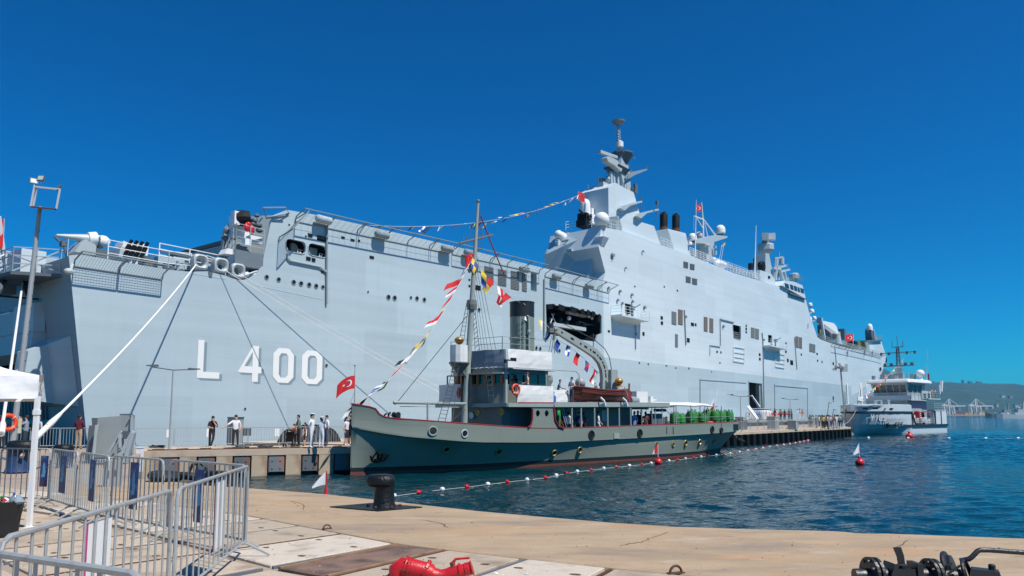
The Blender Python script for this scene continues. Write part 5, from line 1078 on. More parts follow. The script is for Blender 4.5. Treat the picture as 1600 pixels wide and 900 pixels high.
mb = MB(); mb.span((8.9,-2.75,4.52),(13.0,2.75,4.63)); mb.build('upper_bridge_deck', M['domeg'], tug)
# canvas dodgers
def dodger(name, pts, z0, z1, mat, th=.03):
    mb = MB(); n_ = len(pts); rg = []
    for k in range(5):
        z = z0+(z1-z0)*k/4; rg.append([V((x+random.uniform(-.01,.01), y-.03*math.sin(math.pi*k/4)+random.uniform(-.015,.015), z+(random.uniform(-.02,.02) if k in (0,4) else 0))) for x, y in pts])
    mb.loft(rg, closed=False, caps=False); mb.loft([[p+V((0,th,0)) for p in r_] for r_ in rg], closed=False, caps=False); return mb.build(name, mat, tug)
ptsf = [(8.3+.55*abs(-1+2*i/8)**2.2+.02, -2.5*(-1+2*i/8)*-1) for i in range(9)]
dodger('grey_canvas_screen', [(p[0]-.1,p[1]) for p in ptsf[::-1]]+[(8.84,-2.55)], 4.64, 5.68, pm('blue_grey_canvas', (.20,.25,.30), .9, bump=.3, bscale=3))
dodger('white_canvas_screen', [(8.86+.42*i,-2.7) for i in range(10)], 4.64, 5.70, M['canvas'])
dodger('wing_canvas', [(9.0,-3.38)]+[(9.0+.5*i,-3.42) for i in range(1,7)], 2.50, 3.54, M['canvas'])
dodger('wing_canvas', [(8.25,.95),(8.2,1.6),(8.22,2.3),(8.3,3.2)], 2.5, 3.7, M['canvas'])
dodger('boat_deck_canvas', [(12.1+.42*i,-2.9+.05*i) for i in range(6)], 2.5, 3.35, M['canvas'])
mb = MB(); mb.bar((9.0,-3.46,2.50),(12.1,-3.46,2.53),.05,.06); mb.build('red_coaming', M['redtrim'], tug)
mb = MB(); p = T(792,561,-2.75); mb.span((p.x-.2,-2.78,p.z-.25),(p.x+.25,-2.70,p.z-.02)); mb.span((p.x+.3,-2.78,p.z-.1),(p.x+.75,-2.70,p.z+.1)); mb.build('canvas_opening', M['hole'], tug)
mb = MB(); mb.span((p.x-.1,-2.95,p.z-.5),(p.x+.5,-2.7,p.z-.12)); mb.build('canvas_box', M['canvas'], tug)
mb = MB(); rails(mb, [(8.6,2.4,5.66),(8.3,0,5.66),(8.7,-2.4,5.66),(13,-2.6,5.66)], .78, 2.2, .025, 2); mb.build('upper_bridge_railing', M['tugl'], tug, kind='stuff')
mb = MB()
for i in range(16): a = -1+2*i/15; mb.ball((8.27+.55*abs(a)**2.2,2.42*a,4.62+.03*math.sin(i*2)),.06,6)
mb.build('rolled_canvas', M['canvas'], tug, kind='stuff')
mb = MB()
mb.tube([V((12.2,-2.6,4.62)),V((15.0,-2.6,4.6)),V((15.3,-2.6,4.4)),V((15.3,-2.6,2.6))],.03,5); mb.build('awning_rail', M['tugl'], tug)
# funnel
fb, ft_ = T(815,600,0), T(817,474,0); fx = fb.x+.05; zt = ft_.z
mb = MB(); mb.lathe((fx,0,2.4),[(.80,0),(.80,zt-2.4-.95)],24); mb.lathe((fx,0,zt-2.35),[(.84,-.05),(.86,0),(.84,.05)],24); fn = mb.build('funnel', M['tug'], tug, smooth=True)
mb = MB(); mb.lathe((fx,0,zt-.95),[(.81,0),(.81,.94),(.84,.96),(.84,1.0),(.72,1.0),(.70,.3)],24); mb.build('funnel_top', M['boot'], fn, smooth=True)
mb = MB(); mb.tube([(fx-.25,-.9,3),(fx-.25,-.9,zt-1.0),(fx-.25,-.75,zt-.95)],.07,8); mb.lathe((fx-.25,-.9,zt-2.0),[(.09,-.15),(.13,0),(.09,.15)],8)
for i in range(12): z = 4.2+i*.33; mb.tube([(fx-.68,-.55,z),(fx-.52,-.72,z)],.02,4)
mb.tube([(fx-.70,-.55,4),(fx-.70,-.55,zt-1.0)],.025,4); mb.tube([(fx-.52,-.72,4),(fx-.52,-.72,zt-1)],.025,4); mb.build('steam_pipe', M['tugl'], fn)
# cowl ventilators
def cowl(px, py, r, y, face, mat='tugl'):
    p = T(px, py, y); mb = MB(); mb.ball(p, r, 16, 0, (1,1,.98)); mb.tube([p+V((0,0,-r*.6)), V((p.x,p.y,2.4))], r*.55, 12)
    f = V(face).normalized(); mb.lathe(p+f*r*.62,[(r*.78,0),(r*.86,r*.25),(r*.92,r*.42)],16,0,f); o_ = mb.build('cowl_ventilator', M[mat], tug, smooth=True)
    mb = MB(); mb.lathe(p+f*(r*1.0),[(r*.88,0),(r*.2,-.05)],16,0,f); mb.build('cowl_mouth', M['hole'], o_)
cowl(848.5,592.5,.62,-1.3,(1,.7,.1)); cowl(906.5,598,.36,-1.2,(.9,.6,-.2)); 
mb = MB(); p = T(930.5,605,-1.2); mb.lathe(p,[(.05,.14),(.3,.1),(.34,0),(.3,-.04)],14,0,(.55,-.7,.2)); mb.tube([p,V((p.x,p.y+.1,2.5))],.12,8); mb.build('cowl_ventilator', M['tugd'], tug, smooth=True)
mb = MB(); mb.span((12.9,-1.6,2.42),(17.2,1.6,3.15)); mb.span((17.4,-1.2,2.42),(23.5,1.2,2.95)); mb.build('engine_casing', M['tugd'], tug)
mb = MB(); p = T(827,597,-2.0); mb.box(p+V((.25,0,0)),(.5,.3,.5)); mb.build('dark_chest', M['boot'], tug)
# boat crane (curved derrick with lightening holes)
path = [T(x, y, -.9) for x, y in ((944,612),(944.5,590),(943,576),(938,563),(929,552.5),(917,544.5),(900,534.5),(866,514))]
wd = [.34,.34,.34,.34,.32,.30,.26,.2]
mb = MB(); rg = []
for i, p in enumerate(path):
    t = (path[min(i+1,7)]-path[max(i-1,0)]).normalized(); s_ = V((-t.z,0,t.x)); rg.append([p+s_*wd[i]+V((0,-.14,0)), p-s_*wd[i]+V((0,-.14,0)), p-s_*wd[i]+V((0,.14,0)), p+s_*wd[i]+V((0,.14,0))])
mb.loft(rg); cr = mb.build('boat_crane', M['tugl'], tug, fixn=True)
mb = MB()
for i in range(7):
    for t in (.25,.72):
        p = path[i].lerp(path[i+1], t)+V((0,-.15,0)); d = (path[i+1]-path[i]).normalized(); L_ = .16 if t < .5 else .07; mb.bar(p-d*L_, p+d*L_, .02, .11, 0, (-d.z,0,d.x))
mb.build('lightening_hole', M['hole'], cr, kind='stuff')
mb = MB(); mb.ball(path[-1]+V((.05,0,-.05)),.2,8); mb.box(T(860,516,-.9),(.4,.3,.3)); mb.tube([T(866,522,-.9),T(865,531,-.9)],.1,6); mb.build('crane_sheave', M['tugd'], cr)
mb = MB(); mb.tube([T(865,528,-.9),T(858,575,-.9)],.02,4); mb.tube([T(862,524,-.9),T(856,560,-.9)],.015,4); mb.tube([T(879,505,-.9),T(928,530,-.9)],.025,4); mb.tube([T(928,530,-.9),T(945,545,-.9),T(952,558,-.9),T(957,586,-.9)],.03,5); mb.tube([T(927,521,-.9),T(927,545,-.9)],.03,5); mb.build('crane_wire', M['ropet'], cr)
mb = MB(); mb.span((20.2,-1.3,2.6),(20.9,-.6,5.0)); mb.build('winch_box', M['tugl'], tug)
for i in range(2): pass
mb = MB(); a = T(957,588,-1.5); mb.box(T(957,603,-1.3),(.9,.5,.5)); mb.box(T(957,590,-1.0),(.6,.5,1.0)); mb.build('control_box', M['tugl'], tug)
mb = MB(); p = T(967,596,-1.9); mb.ball(p,.30,12,0,(1,1,.9)); mb.lathe(p+V((0,0,-.3)),[(.3,-.08),(.12,.05)],10); mb.lathe(p,[(.33,-.03),(.33,.03)],12); mb.build('gold_lantern', M['gold'], tug, smooth=True)
mb = MB(); mb.lathe(T(1000,627,-1.5),[(.01,-.6),(.62,-.6),(.62,.1),(.5,.32),(.01,.4)],14); mb.build('white_locker', M['canvas'], tug, smooth=True)
mb = MB(); mb.span((20.3,-2.0,2.55),(21.5,-.6,3.2)) if False else None
a, b = T(995,631,-2.6), T(1012,612,-2.6); mb = MB(); mb.span((a.x,-2.6,2.5),(b.x,-1.6,b.z)); mb.build('white_canvas_cover', M['canvas'], tug)
a, b = T(986,632,-2.4), T(995,620,-2.4); mb = MB(); mb.span((a.x,-2.3,2.5),(b.x,-1.5,b.z)); mb.lathe(T(989,626,-2.4),[(.3,-.4),(.3,.4)],12,0,(1,0,0)); mb.build('deck_winch', M['shipmid'], tug)
mb = MB(); a = T(1014,626,-2.4); mb.box(a+V((.1,0,.05)),(.35,.4,.5)); mb.tube([a,a+V((.9,0,.05))],.05,6); mb.build('white_lamp', M['white'], tug)
# aft shelter: awning on posts
mb = MB(); sec = []
for i in range(9):
    x = 22.3+i*1.28; hw = min(2.5, interp(bd,x)-.7); dz = .06*math.sin(i*2.3)
    sec.append([V((x,-hw,2.48+dz*.6)),V((x,-hw*.5,2.72+dz)),V((x,0,2.8)),V((x,hw*.5,2.72)),V((x,hw,2.48))])
mb.loft(sec, closed=False, caps=False); mb.loft([[p-V((0,0,.05)) for p in r_] for r_ in sec], closed=False, caps=False); mb.build('awning', M['canvas'], tug, smooth=True)
mb = MB(); mb.tube([V((r_[0].x,r_[0].y,r_[0].z)) for r_ in sec],.05,5)
for px_ in (1003,1019,1024,1035,1053.5,1057,1080,1102,1106,1128): a = T(px_,662,-3.3); y_ = -min(3.3,interp(bd,a.x)-.03); a = T(px_,662,y_); mb.tube([V((a.x,y_,.3)),V((a.x,y_,2.5))],.035,5)
for x in (24,27,30): mb.tube([V((x,3.0,.3)),V((x,3.0,2.5))],.04,5)
rails(mb, [V((x,-interp(bd,x)+.05,interp(zb,x)*.6)) for x in (25,28,31,34)], .95, 2, .025, 2)
mb.build('awning_post', M['tugl'], tug, kind='stuff')
mb = MB(); p = T(1031,641,-2); mb.box(p,(.9,.5,.22)); mb.tube([T(1040,640,-2),T(1049,650,-2)],.02,4); mb.build('hanging_gear', M['boot'], tug)
mb = MB(); p = T(1021,656,-2.6); mb.box(p,(1.1,.7,.9)); mb.box(T(1033,658,-2.2),(.9,.5,.6)); mb.build('deck_chest', M['shipdark'], tug)
# stern fairlead and hanging line
mb = MB(); a = T(1127,672,-2.9); y_ = bside(a.x,a.z); a = T(1127,672,y_-.05); mb.torus(a,.14,.08,(0.2,1,0),12,6); mb.tube([a+V((0,-.1,-.05)),a+V((.7,.5,-.35)),a+V((2.1,1.6,-.5))],.07,6); mb.build('stern_fairlead', M['boot'], tug)
mb = MB()
for i in range(10): p = sag(T(1140,676,-1.6), T(1163,690,2.5), 9, .1)[i]; mb.torus(p,.1,.035,(i % 2,1-(i % 2),.2),10,5)
mb.build('stern_chain', M['boot'], tug, kind='stuff')
mb = MB()
for x, y in ((1084,661),(1110,660.5)): mb.ball(T(x,y,-2.4),.24,8,0,(1.6,1,.55)); mb.ball(T(x+2,y-1,-2.2),.2,8,0,(1.2,1,.6))
mb.build('red_cloth_bundle', flat((.6,.08,.06), .8, 0, 'red_cloth'), tug)
# ---------------------------------------------------------------- things on board
def ring_buoy(p, r, axis, label, rz=0):
    t = thing('life_ring', label, 'life ring', p, 0, 'life rings'); mb = MB(); mb.torus((0,0,0), r, r*.26, axis, 22, 10); mb.build('ring', M['orange'], t, smooth=True)
    mb = MB(); ax = V(axis).normalized()
    for k in range(4):
        a = math.pi/4+k*math.pi/2; Mq = ax.to_track_quat('Z','Y').to_matrix(); c = Mq@V((r*math.cos(a), r*math.sin(a), 0)); tn = Mq@V((-math.sin(a),math.cos(a),0)); mb.torus(c, r*.275, .012, tn, 10, 4)
    mb.tube([Mq@V((r*.7*math.cos(a*math.pi/8), r*.7*math.sin(a*math.pi/8),.02)) for a in range(17)],.012,4); mb.build('grab_line', M['rope'], t)
    return t
ring_buoy(TG.w(T(806,608.5,-3.52)), .28, TG.ay, 'orange life ring hung on the white bridge wing of the steamer')
ring_buoy(TG.w(TG.x(716.5,613.5,8.1)), .27, (.93,.3,0), 'orange life ring seen edge on beside the steamer mast')
# lifeboat
L0, L1 = T(897,604,-3.0), T(984,607,-3.0); Ll = L1.x-L0.x
lb = thing('lifeboat', 'red brown planked lifeboat on cradles on the steamer boat deck', 'lifeboat', TG.w(V((L0.x,-2.9,2.66))), TG.rz)
secs = []
for i in range(13):
    t = i/12; b = .85*math.sin(math.pi*min(1,(t*.92+.06)))**.55 if 0 < t < 1 else .06
    sh = .70+.20*(2*t-1)**2+.07*(1-t); kz = .18*(2*t-1)**4+.02; rake = -.25*(1-t)**6
    pr = []
    for u, v in ((0,0),(.45,.10),(.78,.33),(.80,.345),(.93,.58),(.95,.595),(1.0,.80),(1.02,.81),(1.03,1.0)): pr.append(V((t*Ll+rake*v, -b*u, kz+(sh-kz)*v)))
    secs.append(pr+[V((p.x,-p.y,p.z)) for p in reversed(pr[1:])])
mb = MB(); mb.loft(secs, closed=False, caps=False); n_ = len(secs[0]); mb.add([p for p in secs[0]],[tuple(range(n_))]); mb.add([p for p in secs[-1]],[tuple(range(n_))]); mb.build('planked_hull', M['lifeboat'], lb, smooth=False, fixn=True)
mb = MB()
for sgn in (0,-1): mb.tube([s_[8 if sgn == 0 else 8] if sgn == 0 else s_[9] for s_ in secs],.05,6)
mb.build('gunwale', flat((.2,.04,.03), .45, 0, 'gunwale_red'), lb)
mb = MB(); mb.sheet([V((s_[6].x,s_[6].y*.97,s_[6].z)) for s_ in secs]+[V((s_[-7].x,s_[-7].y*.97,s_[-7].z)) for s_ in reversed(secs)]); mb.build('boat_floor', M['wood'], lb, fixn=True)
mb = MB(); mb.bar((Ll*.02,0,.1),(Ll*.97,0,.06),.08,.2); mb.bar((Ll-.02,0,.05),(Ll+.08,0,1.3),.06,.12); mb.bar((Ll+.02,0,.1),(Ll+.25,0,.75),.05,.3); mb.build('keel', M['redtrim'], lb)
mb = MB()
for i in (.36,.76):
    x = Ll*i; mb.tube([V((x,-.95,-.28)),V((x-.1,-.9,.05)),V((x-.25,-.75,.25))],.07,6); mb.bar((x,-.9,-.25),(x,.9,-.25),.14,.2)
mb.build('cradle', M['dome'], lb)
mb = MB(); mb.tube([V((Ll*.72,-.90,1.0)),V((Ll*.78,-.9,.4)),V((Ll*.82,-.6,-.2))],.03,5); mb.build('lashing', M['ropec'], lb)
# green mine-like drums at the stern
mdr = MB(); mdr.lathe((0,0,0),[(.30,0),(.34,.03),(.355,.4),(.375,.42),(.375,.47),(.355,.49),(.35,.86),(.28,1.02),(.12,1.06),(.0001,1.07)],18); mdr = mdr.mesh('drum_body', M['mine'], True)
mhn = MB()
for k in range(6): a = k*math.pi/3; mhn.tube([(.24*math.cos(a),.24*math.sin(a),1.0),(.27*math.cos(a),.27*math.sin(a),1.15)],.022,5)
mhn.tube([(0,0,1.05),(0,0,1.18)],.03,5); mhn = mhn.mesh('horn', M['mine'])
drums = []; words_n = ('nearest the steamer bow','second from the awning gap','third along the rail','fourth along the rail','fifth, beside the middle post','sixth, aft of the middle post','seventh along the rail','eighth along the rail','ninth, near the stern post','last at the stern corner')
for i, px_ in enumerate((1054,1064,1072,1081,1089,1097,1106,1117,1127,1139)):
    yy = -2.3
    for _ in range(6): p = T(px_, 650, yy); yy = -(interp(bd,p.x)-(.55,.75,1.2,.55,.95,.55,1.1,.55,.6,.6)[i])
    p = T(px_, 650, yy); k = (1.05,.95,.9,1.18,1.0,1.0,1.2,1.15,1.12,1.1)[i]
    p.z = interp(zr,p.x)+.48
    t = thing('green_drum', f'green painted horned drum on the steamer deck, {words_n[i]}', 'drum', TG.w(p), i*.7, 'green drums at the steamer stern')
    inst('drum_body', mdr, t, scale=(k,k,k)); inst('horn', mhn, t, scale=(k,k,k))
mb = MB()
for p in ((25.5,-2.6),(36,-2.6)): pass
mb.span((25.2,-2.9,.40),(31.2,-1.4,.98)); mb.span((31.2,-2.4,.50),(35.4,-1.0,1.02)); mb.build('drum_rack', M['boot'], tug)
# ================================================================== diving tender Y 163
_b = G(1335, 680, WZ); YT = Frame((_b.x, _b.y, 0), (.76,.65,0)); Y = YT.y
tpaint = steel_paint('tender_hull', (.48,.545,.575), .4, .06)
ydt = thing('naval_tender', 'pale grey naval tender with white Y 163 on its bow at the pier end', 'ship', YT.o, YT.rz)
ybd = [(-1.75,.3),(-1.2,1.6),(0,2.7),(2,3.6),(5,4.05),(9,4.1),(34,4.1)]; ybw = [(0,.05),(11,4.0),(34,4.0)]
mb = MB(); rg = []
for x in (11.5,13,20,27):
    b, w_ = interp(ybd,x), interp(ybw,x); k = -2.4; bl2 = max(w_, b*.86)
    half = [(0.01,k),(w_*.8,k+.3),(w_,-1.4),(w_+.02,-1.2),(w_+(bl2-w_)*.75,.0),(bl2,.05),(bl2+.02,.12)]
    rg.append([V((x+(.0 if i > 3 else .0),-a,z)) for i,(a,z) in enumerate(half)]+[V((x,a,z)) for a,z in reversed(half)])
mb.loft(rg, caps=True); mb.build('hull', tpaint, ydt, fixn=True)
def xst(z): return -1.75*max(0,(z+1.4)/4.9)**1.3
def thb(u, z):
    f = max(0,min(1,(z+1.4)/2.25)); f = 1-(1-f)**1.7
    return 4.1*((1-f)*min(1,u*1.05)**.95+f*(1-(1-min(1,u*1.25))**2.2)**.62 if u > 0 else 0)
def yside(x, z): x0 = xst(z); return -thb(max(.01,(x-x0)/(11.6-x0)), z)-.04
def tpt(u, z, s_=-1): x0 = xst(z); return V((x0+u*(11.6-x0), s_*thb(u,z), z))
mb = MB(); rg = []; ZL = (-2.4,-1.4,-1.2,-.4,.3,1.2,2.0,2.12)
for u in (0,.04,.1,.18,.28,.4,.55,.72,.86,1.0): rg.append([tpt(u,z)+V((0,-.01,0)) for z in ZL]+[tpt(u,z,1)+V((0,.01,0)) for z in reversed(ZL)])
mb.loft(rg, caps=True); mb.build('forecastle', tpaint, ydt, fixn=True)
mb = MB(); rg = []
for u in (0,.03,.07,.13,.2,.3,.42,.58,.74,.88,1.0):
    q = lambda z, o_, s_: (lambda p: V((p.x-(.25*o_ if u < .1 else 0), p.y+s_*o_, z)))(tpt(u, 2.2, s_)); L_ = ((2.13,.0),(2.35,.16),(3.35,.10),(3.45,-.2))
    rg.append([q(z,o_,-1) for z,o_ in L_]+[q(z,o_,1) for z,o_ in reversed(L_)])
mb.loft(rg, caps=True); mb.build('bow_bulwark', tpaint, ydt, fixn=True)
mb = MB()
for sgn in (-1,1): mb.tube([tpt(u,2.16,sgn)+V((0,sgn*.0,0)) for u in (0,.03,.07,.13,.2,.3,.45,.6,.8,1.0)],.17,6)
mb.build('knuckle_shadow', M['boot'], ydt, smooth=True)  # black tube put in as the shadow under the knuckle overhang
mb = MB()
for sgn in (-1,1):
    mb.bar((5.5,sgn*3.95,.02),(11.6,sgn*4.15,.02),.16,.3); mb.bar((11.6,sgn*4.15,.02),(27.05,sgn*4.17,.02),.16,.34); mb.bar((11.7,sgn*4.14,2.3),(13.2,sgn*4.14,.1),.12,.4)
mb.bar((27.05,-4.2,.02),(27.05,4.2,.02),.16,.34); mb.build('rubbing_strake', M['boot'], ydt)
mb = MB(); mb.sheet([V((x,-(interp(ybd,x)-.4),3.1)) for x in (-.9,0,2,5,11.5)]+[V((x,interp(ybd,x)-.4,3.1)) for x in (11.5,5,2,0,-.9)]); mb.prism([(11.6,-4.05,.12),(27,-4.05,.12),(27,4.05,.12),(11.6,4.05,.12)],(0,0,.05)); mb.build('deck', M['deckgrey'], ydt, fixn=True)
for px_ in (1352,1367.5,1383,1393):
    p = Y(px_, 638.5, -4.2); y_ = -4.0
    for _ in range(6): p = Y(px_,638.5,y_); y_ = yside(p.x,2.2)-.17
    p = Y(px_,638.5,y_); e = V((p.x+.3,yside(p.x+.3,2.2)-.17,p.z))-V((p.x,y_,p.z))
    mb = MB(); e = e.normalized(); mb.bar(p-e*.42,p+e*.42,.05,.2); mb.build('freeing_slot', M['hole'], ydt)
def tsurf(px, z):           # point of the near bow side at height z that is seen at photo column px
    return min((V((x*.05, yside(x*.05, z)-.03, z)) for x in range(-20, 230)), key=lambda p: abs(column(YT.w(p))-px))
la, lb_ = tsurf(1357.5,.85), tsurf(1383,.85); lu = lb_-la; lz = V((0,(yside(la.x,1.8)-yside(la.x,.85)+yside(lb_.x,1.8)-yside(lb_.x,.85))/2,.98))
for ch, u0, u1 in (('Y',0,.24),('1',.33,.47),('6',.54,.74),('3',.80,1.0)): glyph(ch, la+lu*u0+V((0,-.14,0)), lu*(u1-u0), lz, (0,-.05,0), M['whiteletter'], ydt)
mb = MB(); p = tsurf(1384,0)+V((0,-.12,0)); mb.prism([p+V((-.55,0,1.0)),p+V((.6,0,1.05)),p+V((.95,0,-.3)),p+V((-.1,0,-.35))],(0,.1,0)); mb.build('anchor_plate', M['domeg'], ydt, fixn=True)
mb = MB(); p = p+V((.35,-.1,.3)); mb.tube([p+V((0,0,.5)),p+V((0,0,-.4))],.1,6); mb.tube([p+V((-.5,0,.1)),p+V((-.3,0,-.45)),p+V((.4,0,-.45)),p+V((.55,0,.2))],.13,6); mb.build('anchor', M['black'], ydt)
for i in range(3):
    mb = MB(); p = tsurf(1400+i*4.2,.35)+V((0,-.1,0))
    for z in (.17,-.2): mb.box(p+V((0,0,z)),(.5,.06,.3))
    mb.build('hull_grating', M['paled'], ydt)
# forecastle rail and gear
mb = MB(); rails(mb, [V((x,-(interp(ybd,x)-.3),3.4)) for x in (-1.2,0,2,5,9,11.4)], .5, 1, .04, 2); mb.build('bow_rail', M['shipdark'], ydt, kind='stuff')
mb = MB(); mb.box((4.5,-1.0,3.6),(1.6,1.2,.9)); mb.lathe((5.5,-1.6,3.7),[(.45,-.5),(.45,.5)],12,0,(0,1,0)); mb.tube([(6,-1.5,3.4),(6.4,-2.2,4.6)],.1,6); mb.box((7.5,-2.0,3.7),(1,.8,1)); mb.build('windlass', M['shipmid'], ydt)
mb = MB(); mb.tube([(-1.2,.6,3.4),(-1.25,.6,5.4)],.05,5); mb.build('jack_staff', M['shipdark'], ydt)
# superstructure
yh = M['ship']; mb = MB(); mb.span((13.6,-2.9,.16),(21.5,2.9,4.14)); mb.build('lower_house', pm('tender_house', (.30,.36,.39), .5), ydt)
mb = MB(); mb.span((19.46,-3.0,4.31),(23.5,3.0,5.9)); mb.build('middle_house', yh, ydt)
mb = MB(); mb.span((13.0,-3.7,4.15),(19.45,3.7,4.3)); mb.span((13.9,-2.8,3.3),(19.4,2.8,5.0)); mb.span((19.5,-4.5,5.21),(26.0,4.5,5.45)) if False else None; mb.build('bridge_deck', yh, ydt)
mb = MB(); P0 = [V((14.2,-2.7,5.0)),V((14.2,2.7,5.0)),V((21.0,2.7,5.0)),V((21.0,-2.7,5.0))]
P1 = [V((13.5,-3.0,7.1)),V((13.5,3.0,7.1)),V((21.2,3.0,7.1)),V((21.2,-3.0,7.1))]; mb.hexa(P0, P1); wh = mb.build('wheelhouse', pm('tender_wheelhouse', (.36,.42,.45), .5), ydt, fixn=True)
mb = MB(); mb.hexa([V((12.6,-3.8,7.11)),V((12.6,3.5,7.11)),V((22.6,3.5,7.11)),V((22.6,-3.8,7.11))],[V((13.0,-3.4,7.8)),V((13.0,3.2,7.8)),V((22.3,3.2,7.8)),V((22.3,-3.4,7.8))]); ro = mb.build('wheelhouse_roof', pm('tender_white', (.62,.66,.67), .4), ydt, fixn=True)
bv = ro.modifiers.new('bevel','BEVEL'); bv.width = .25; bv.segments = 3
for i in range(5):
    y0 = -2.65+i*1.08; mb = MB(); f = lambda z: 14.2-.7*(z-5.0)/2.1-.04; mb.hexa([V((f(5.6),y0,5.6)),V((f(5.6)+.1,y0,5.6)),V((f(5.6)+.1,y0+.92,5.6)),V((f(5.6),y0+.92,5.6))],[V((f(6.8),y0,6.8)),V((f(6.8)+.1,y0,6.8)),V((f(6.8)+.1,y0+.92,6.8)),V((f(6.8),y0+.92,6.8))]); mb.build('wheelhouse_window', M['glass'], wh, fixn=True)
for x0, x1 in ((14.3,16.0),(16.4,18.0),(18.4,19.8)):
    g_ = lambda z: -2.7-.3*(z-5.0)/2.1-.04; mb = MB(); mb.hexa([V((x0,g_(5.6),5.6)),V((x1,g_(5.6),5.6)),V((x1,g_(5.6)+.1,5.6)),V((x0,g_(5.6)+.1,5.6))],[V((x0,g_(6.8),6.8)),V((x1,g_(6.8),6.8)),V((x1,g_(6.8)+.1,6.8)),V((x0,g_(6.8)+.1,6.8))]); mb.build('wheelhouse_window', M['glass'], wh, fixn=True)
mb = MB(); rails(mb, [(19.4,-3.7,4.3),(13.0,-3.7,4.3),(13.0,3.7,4.3)], 1.1, 1.5, .045, 4); rails(mb, [(24.8,-3.9,4.7),(20,-3.9,4.7)], 1.1, 1.2, .045, 3); mb.build('balcony_railing', M['domeg'], ydt, kind='stuff')
mb = MB(); mb.span((12.95,-3.66,4.32),(13.0,3.6,5.0)); mb.build('balcony_dodger', M['ship'], ydt)
mb = MB(); mb.span((19.5,-4.0,4.42),(25.0,4.0,4.62)); mb.span((21.6,-4.1,2.5),(27,4.1,2.66)) ; mb.build('aft_decks', M['domeg'], ydt)
mb = MB(); mb.span((21.9,-4.08,.2),(24.2,-3.9,2.4)); mb.span((24.5,-4.08,.2),(26.9,-3.9,2.4)); mb.span((21.7,-3.85,.2),(26.8,3.85,2.45)); mb.build('aft_screen', M['hull2'], ydt)
mb = MB(); mb.bar((24.35,-4.1,.15),(24.35,-4.1,2.5),.2,.06); mb.bar((21.75,-4.1,.15),(21.75,-4.1,2.5),.2,.06); mb.build('screen_post', M['shipdark'], ydt)
mb = MB(); rails(mb, [(21.7,-4.0,2.66),(26.9,-4.0,2.66)], 1.1, 1.5, .045, 3); rails(mb, [(13.4,-4.0,.2),(21.6,-4.0,.2)], 1.0, 1.3, .05, 3); mb.build('deck_railing', M['domeg'], ydt, kind='stuff')
mb = MB(); mb.hexa([V((16,-3.8,.2)),V((16.8,-3.8,.2)),V((16.8,-3.0,.2)),V((16,-3.0,.2))],[V((15.6,-3.8,2.2)),V((16.0,-3.8,2.2)),V((16.0,-3.0,2.2)),V((15.6,-3.0,2.2))]); mb.span((15,-3.85,2.2),(20.5,-3.3,2.38)); mb.box((13.0,-3.7,1.6),(.6,.4,1.1)); mb.box((13.8,-3.5,4.0+.7),(.1,.1,.1)); mb.build('red_ladder', M['red'], ydt)
mb = MB()
for i in range(7): z = .4+i*.33; mb.box((16.4-.06*i,-3.84,z),(.5,.05,.12))
mb.build('ladder_tread', M['white'], ydt, kind='stuff')
mb = MB()
for i in range(12):
    x = 13.6+(i*1.7) % 7.5; mb.box((x,-3.5+.1*(i % 3),.65+.1*(i % 4)),(.5,.5,.9-.1*(i % 3)),.3*i)
mb.build('deck_stores', M['dome'], ydt, kind='stuff')
mb = MB(); mb.box((18.6,-2.93,1.3),(3.0,.06,2.1)); mb.build('dark_opening', M['hole'], ydt)
mb = MB(); mb.box((20.6,-3.03,5.1),(1.0,.06,.8)); mb.box((22.4,-3.03,5.1),(.9,.06,.8)); mb.build('side_window', M['glass'], ydt)
mb = MB(); mb.box((24.2,-4.1,6.2),(.3,.3,1.6)); mb.box((25.3,-4.1,6.8),(.35,.35,2.0),.0,0,0,.3); mb.build('deck_davit', M['dome'], ydt)
# mast
mb = MB(); mb.lathe((18,0,7.75),[(.95,0),(.55,1.6),(.6,2.1),(.9,2.3),(.3,2.4)],8); mb.build('mast_base', M['domeg'], ydt)
mb = MB()
for a in range(4):
    sx, sy = (1,1,-1,-1)[a]*.3, (1,-1,-1,1)[a]*.3; mb.tube([(18+sx,sy,9.0),(18+sx*.5,sy*.5,13.6)],.07,5)
for i in range(6):
    z = 9.8+i*.62; k = .3-.025*i; mb.tube([(18-k,-k,z),(18+k,k,z+.5)],.04,4); mb.tube([(18+k,-k,z),(18-k,k,z+.5)],.04,4)
mb.tube([(18,-3.0,12.6),(18,3.0,12.6)],.09,5); mb.tube([(18,-2.6,10.3),(18,2.6,10.3)],.1,5); mb.tube([(18,-1,13.6),(18,1,13.6)],.07,5); mb.tube([(18,0,13.5),(18,0,15.6)],.06,5)
for y in (-2.8,-1.5,1.5,2.8): mb.box((18,y,12.5),(.3,.3,.5)); mb.box((18,y*.8,10.6),(.4,.4,.4))
for y in (-.9,.9): mb.tube([(18,y,13.6),(18,y,14.6)],.06,5)
mb.build('lattice_mast', M['shipdark'], ydt, kind='stuff')
mb = MB(); mb.box((15,-1.6,8.3),(.7,.7,1.2)); mb.box((15,1.4,8.2),(.8,.8,1.0)); mb.box((20,-1.5,8.3),(1,.6,1.1)); mb.box((14,2.6,8.1),(.5,.5,.8)); mb.tube([(15.5,1,8.4),(15.5,-1.6,8.9)],.25,8); mb.build('roof_gear', M['shipmid'], ydt)
mb = MB(); mb.ball((20.3,-2.6,8.9),.7,14); mb.lathe((20.3,-2.6,7.75),[(.4,0),(.3,.6)],10); mb.build('radome', M['dome'], ydt, smooth=True)
mb = MB(); mb.tube([(21.8,-3.2,7.75),(22.2,-3.3,13.2)],.04,5); mb.tube([(21.6,-3.0,7.75),(21.6,-3.0,10.0)],.12,6); mb.tube([(13.5,-3.2,7.75),(13.4,-3.2,8.8)],.12,6); mb.build('whip_antenna', M['domeg'], ydt, kind='stuff')
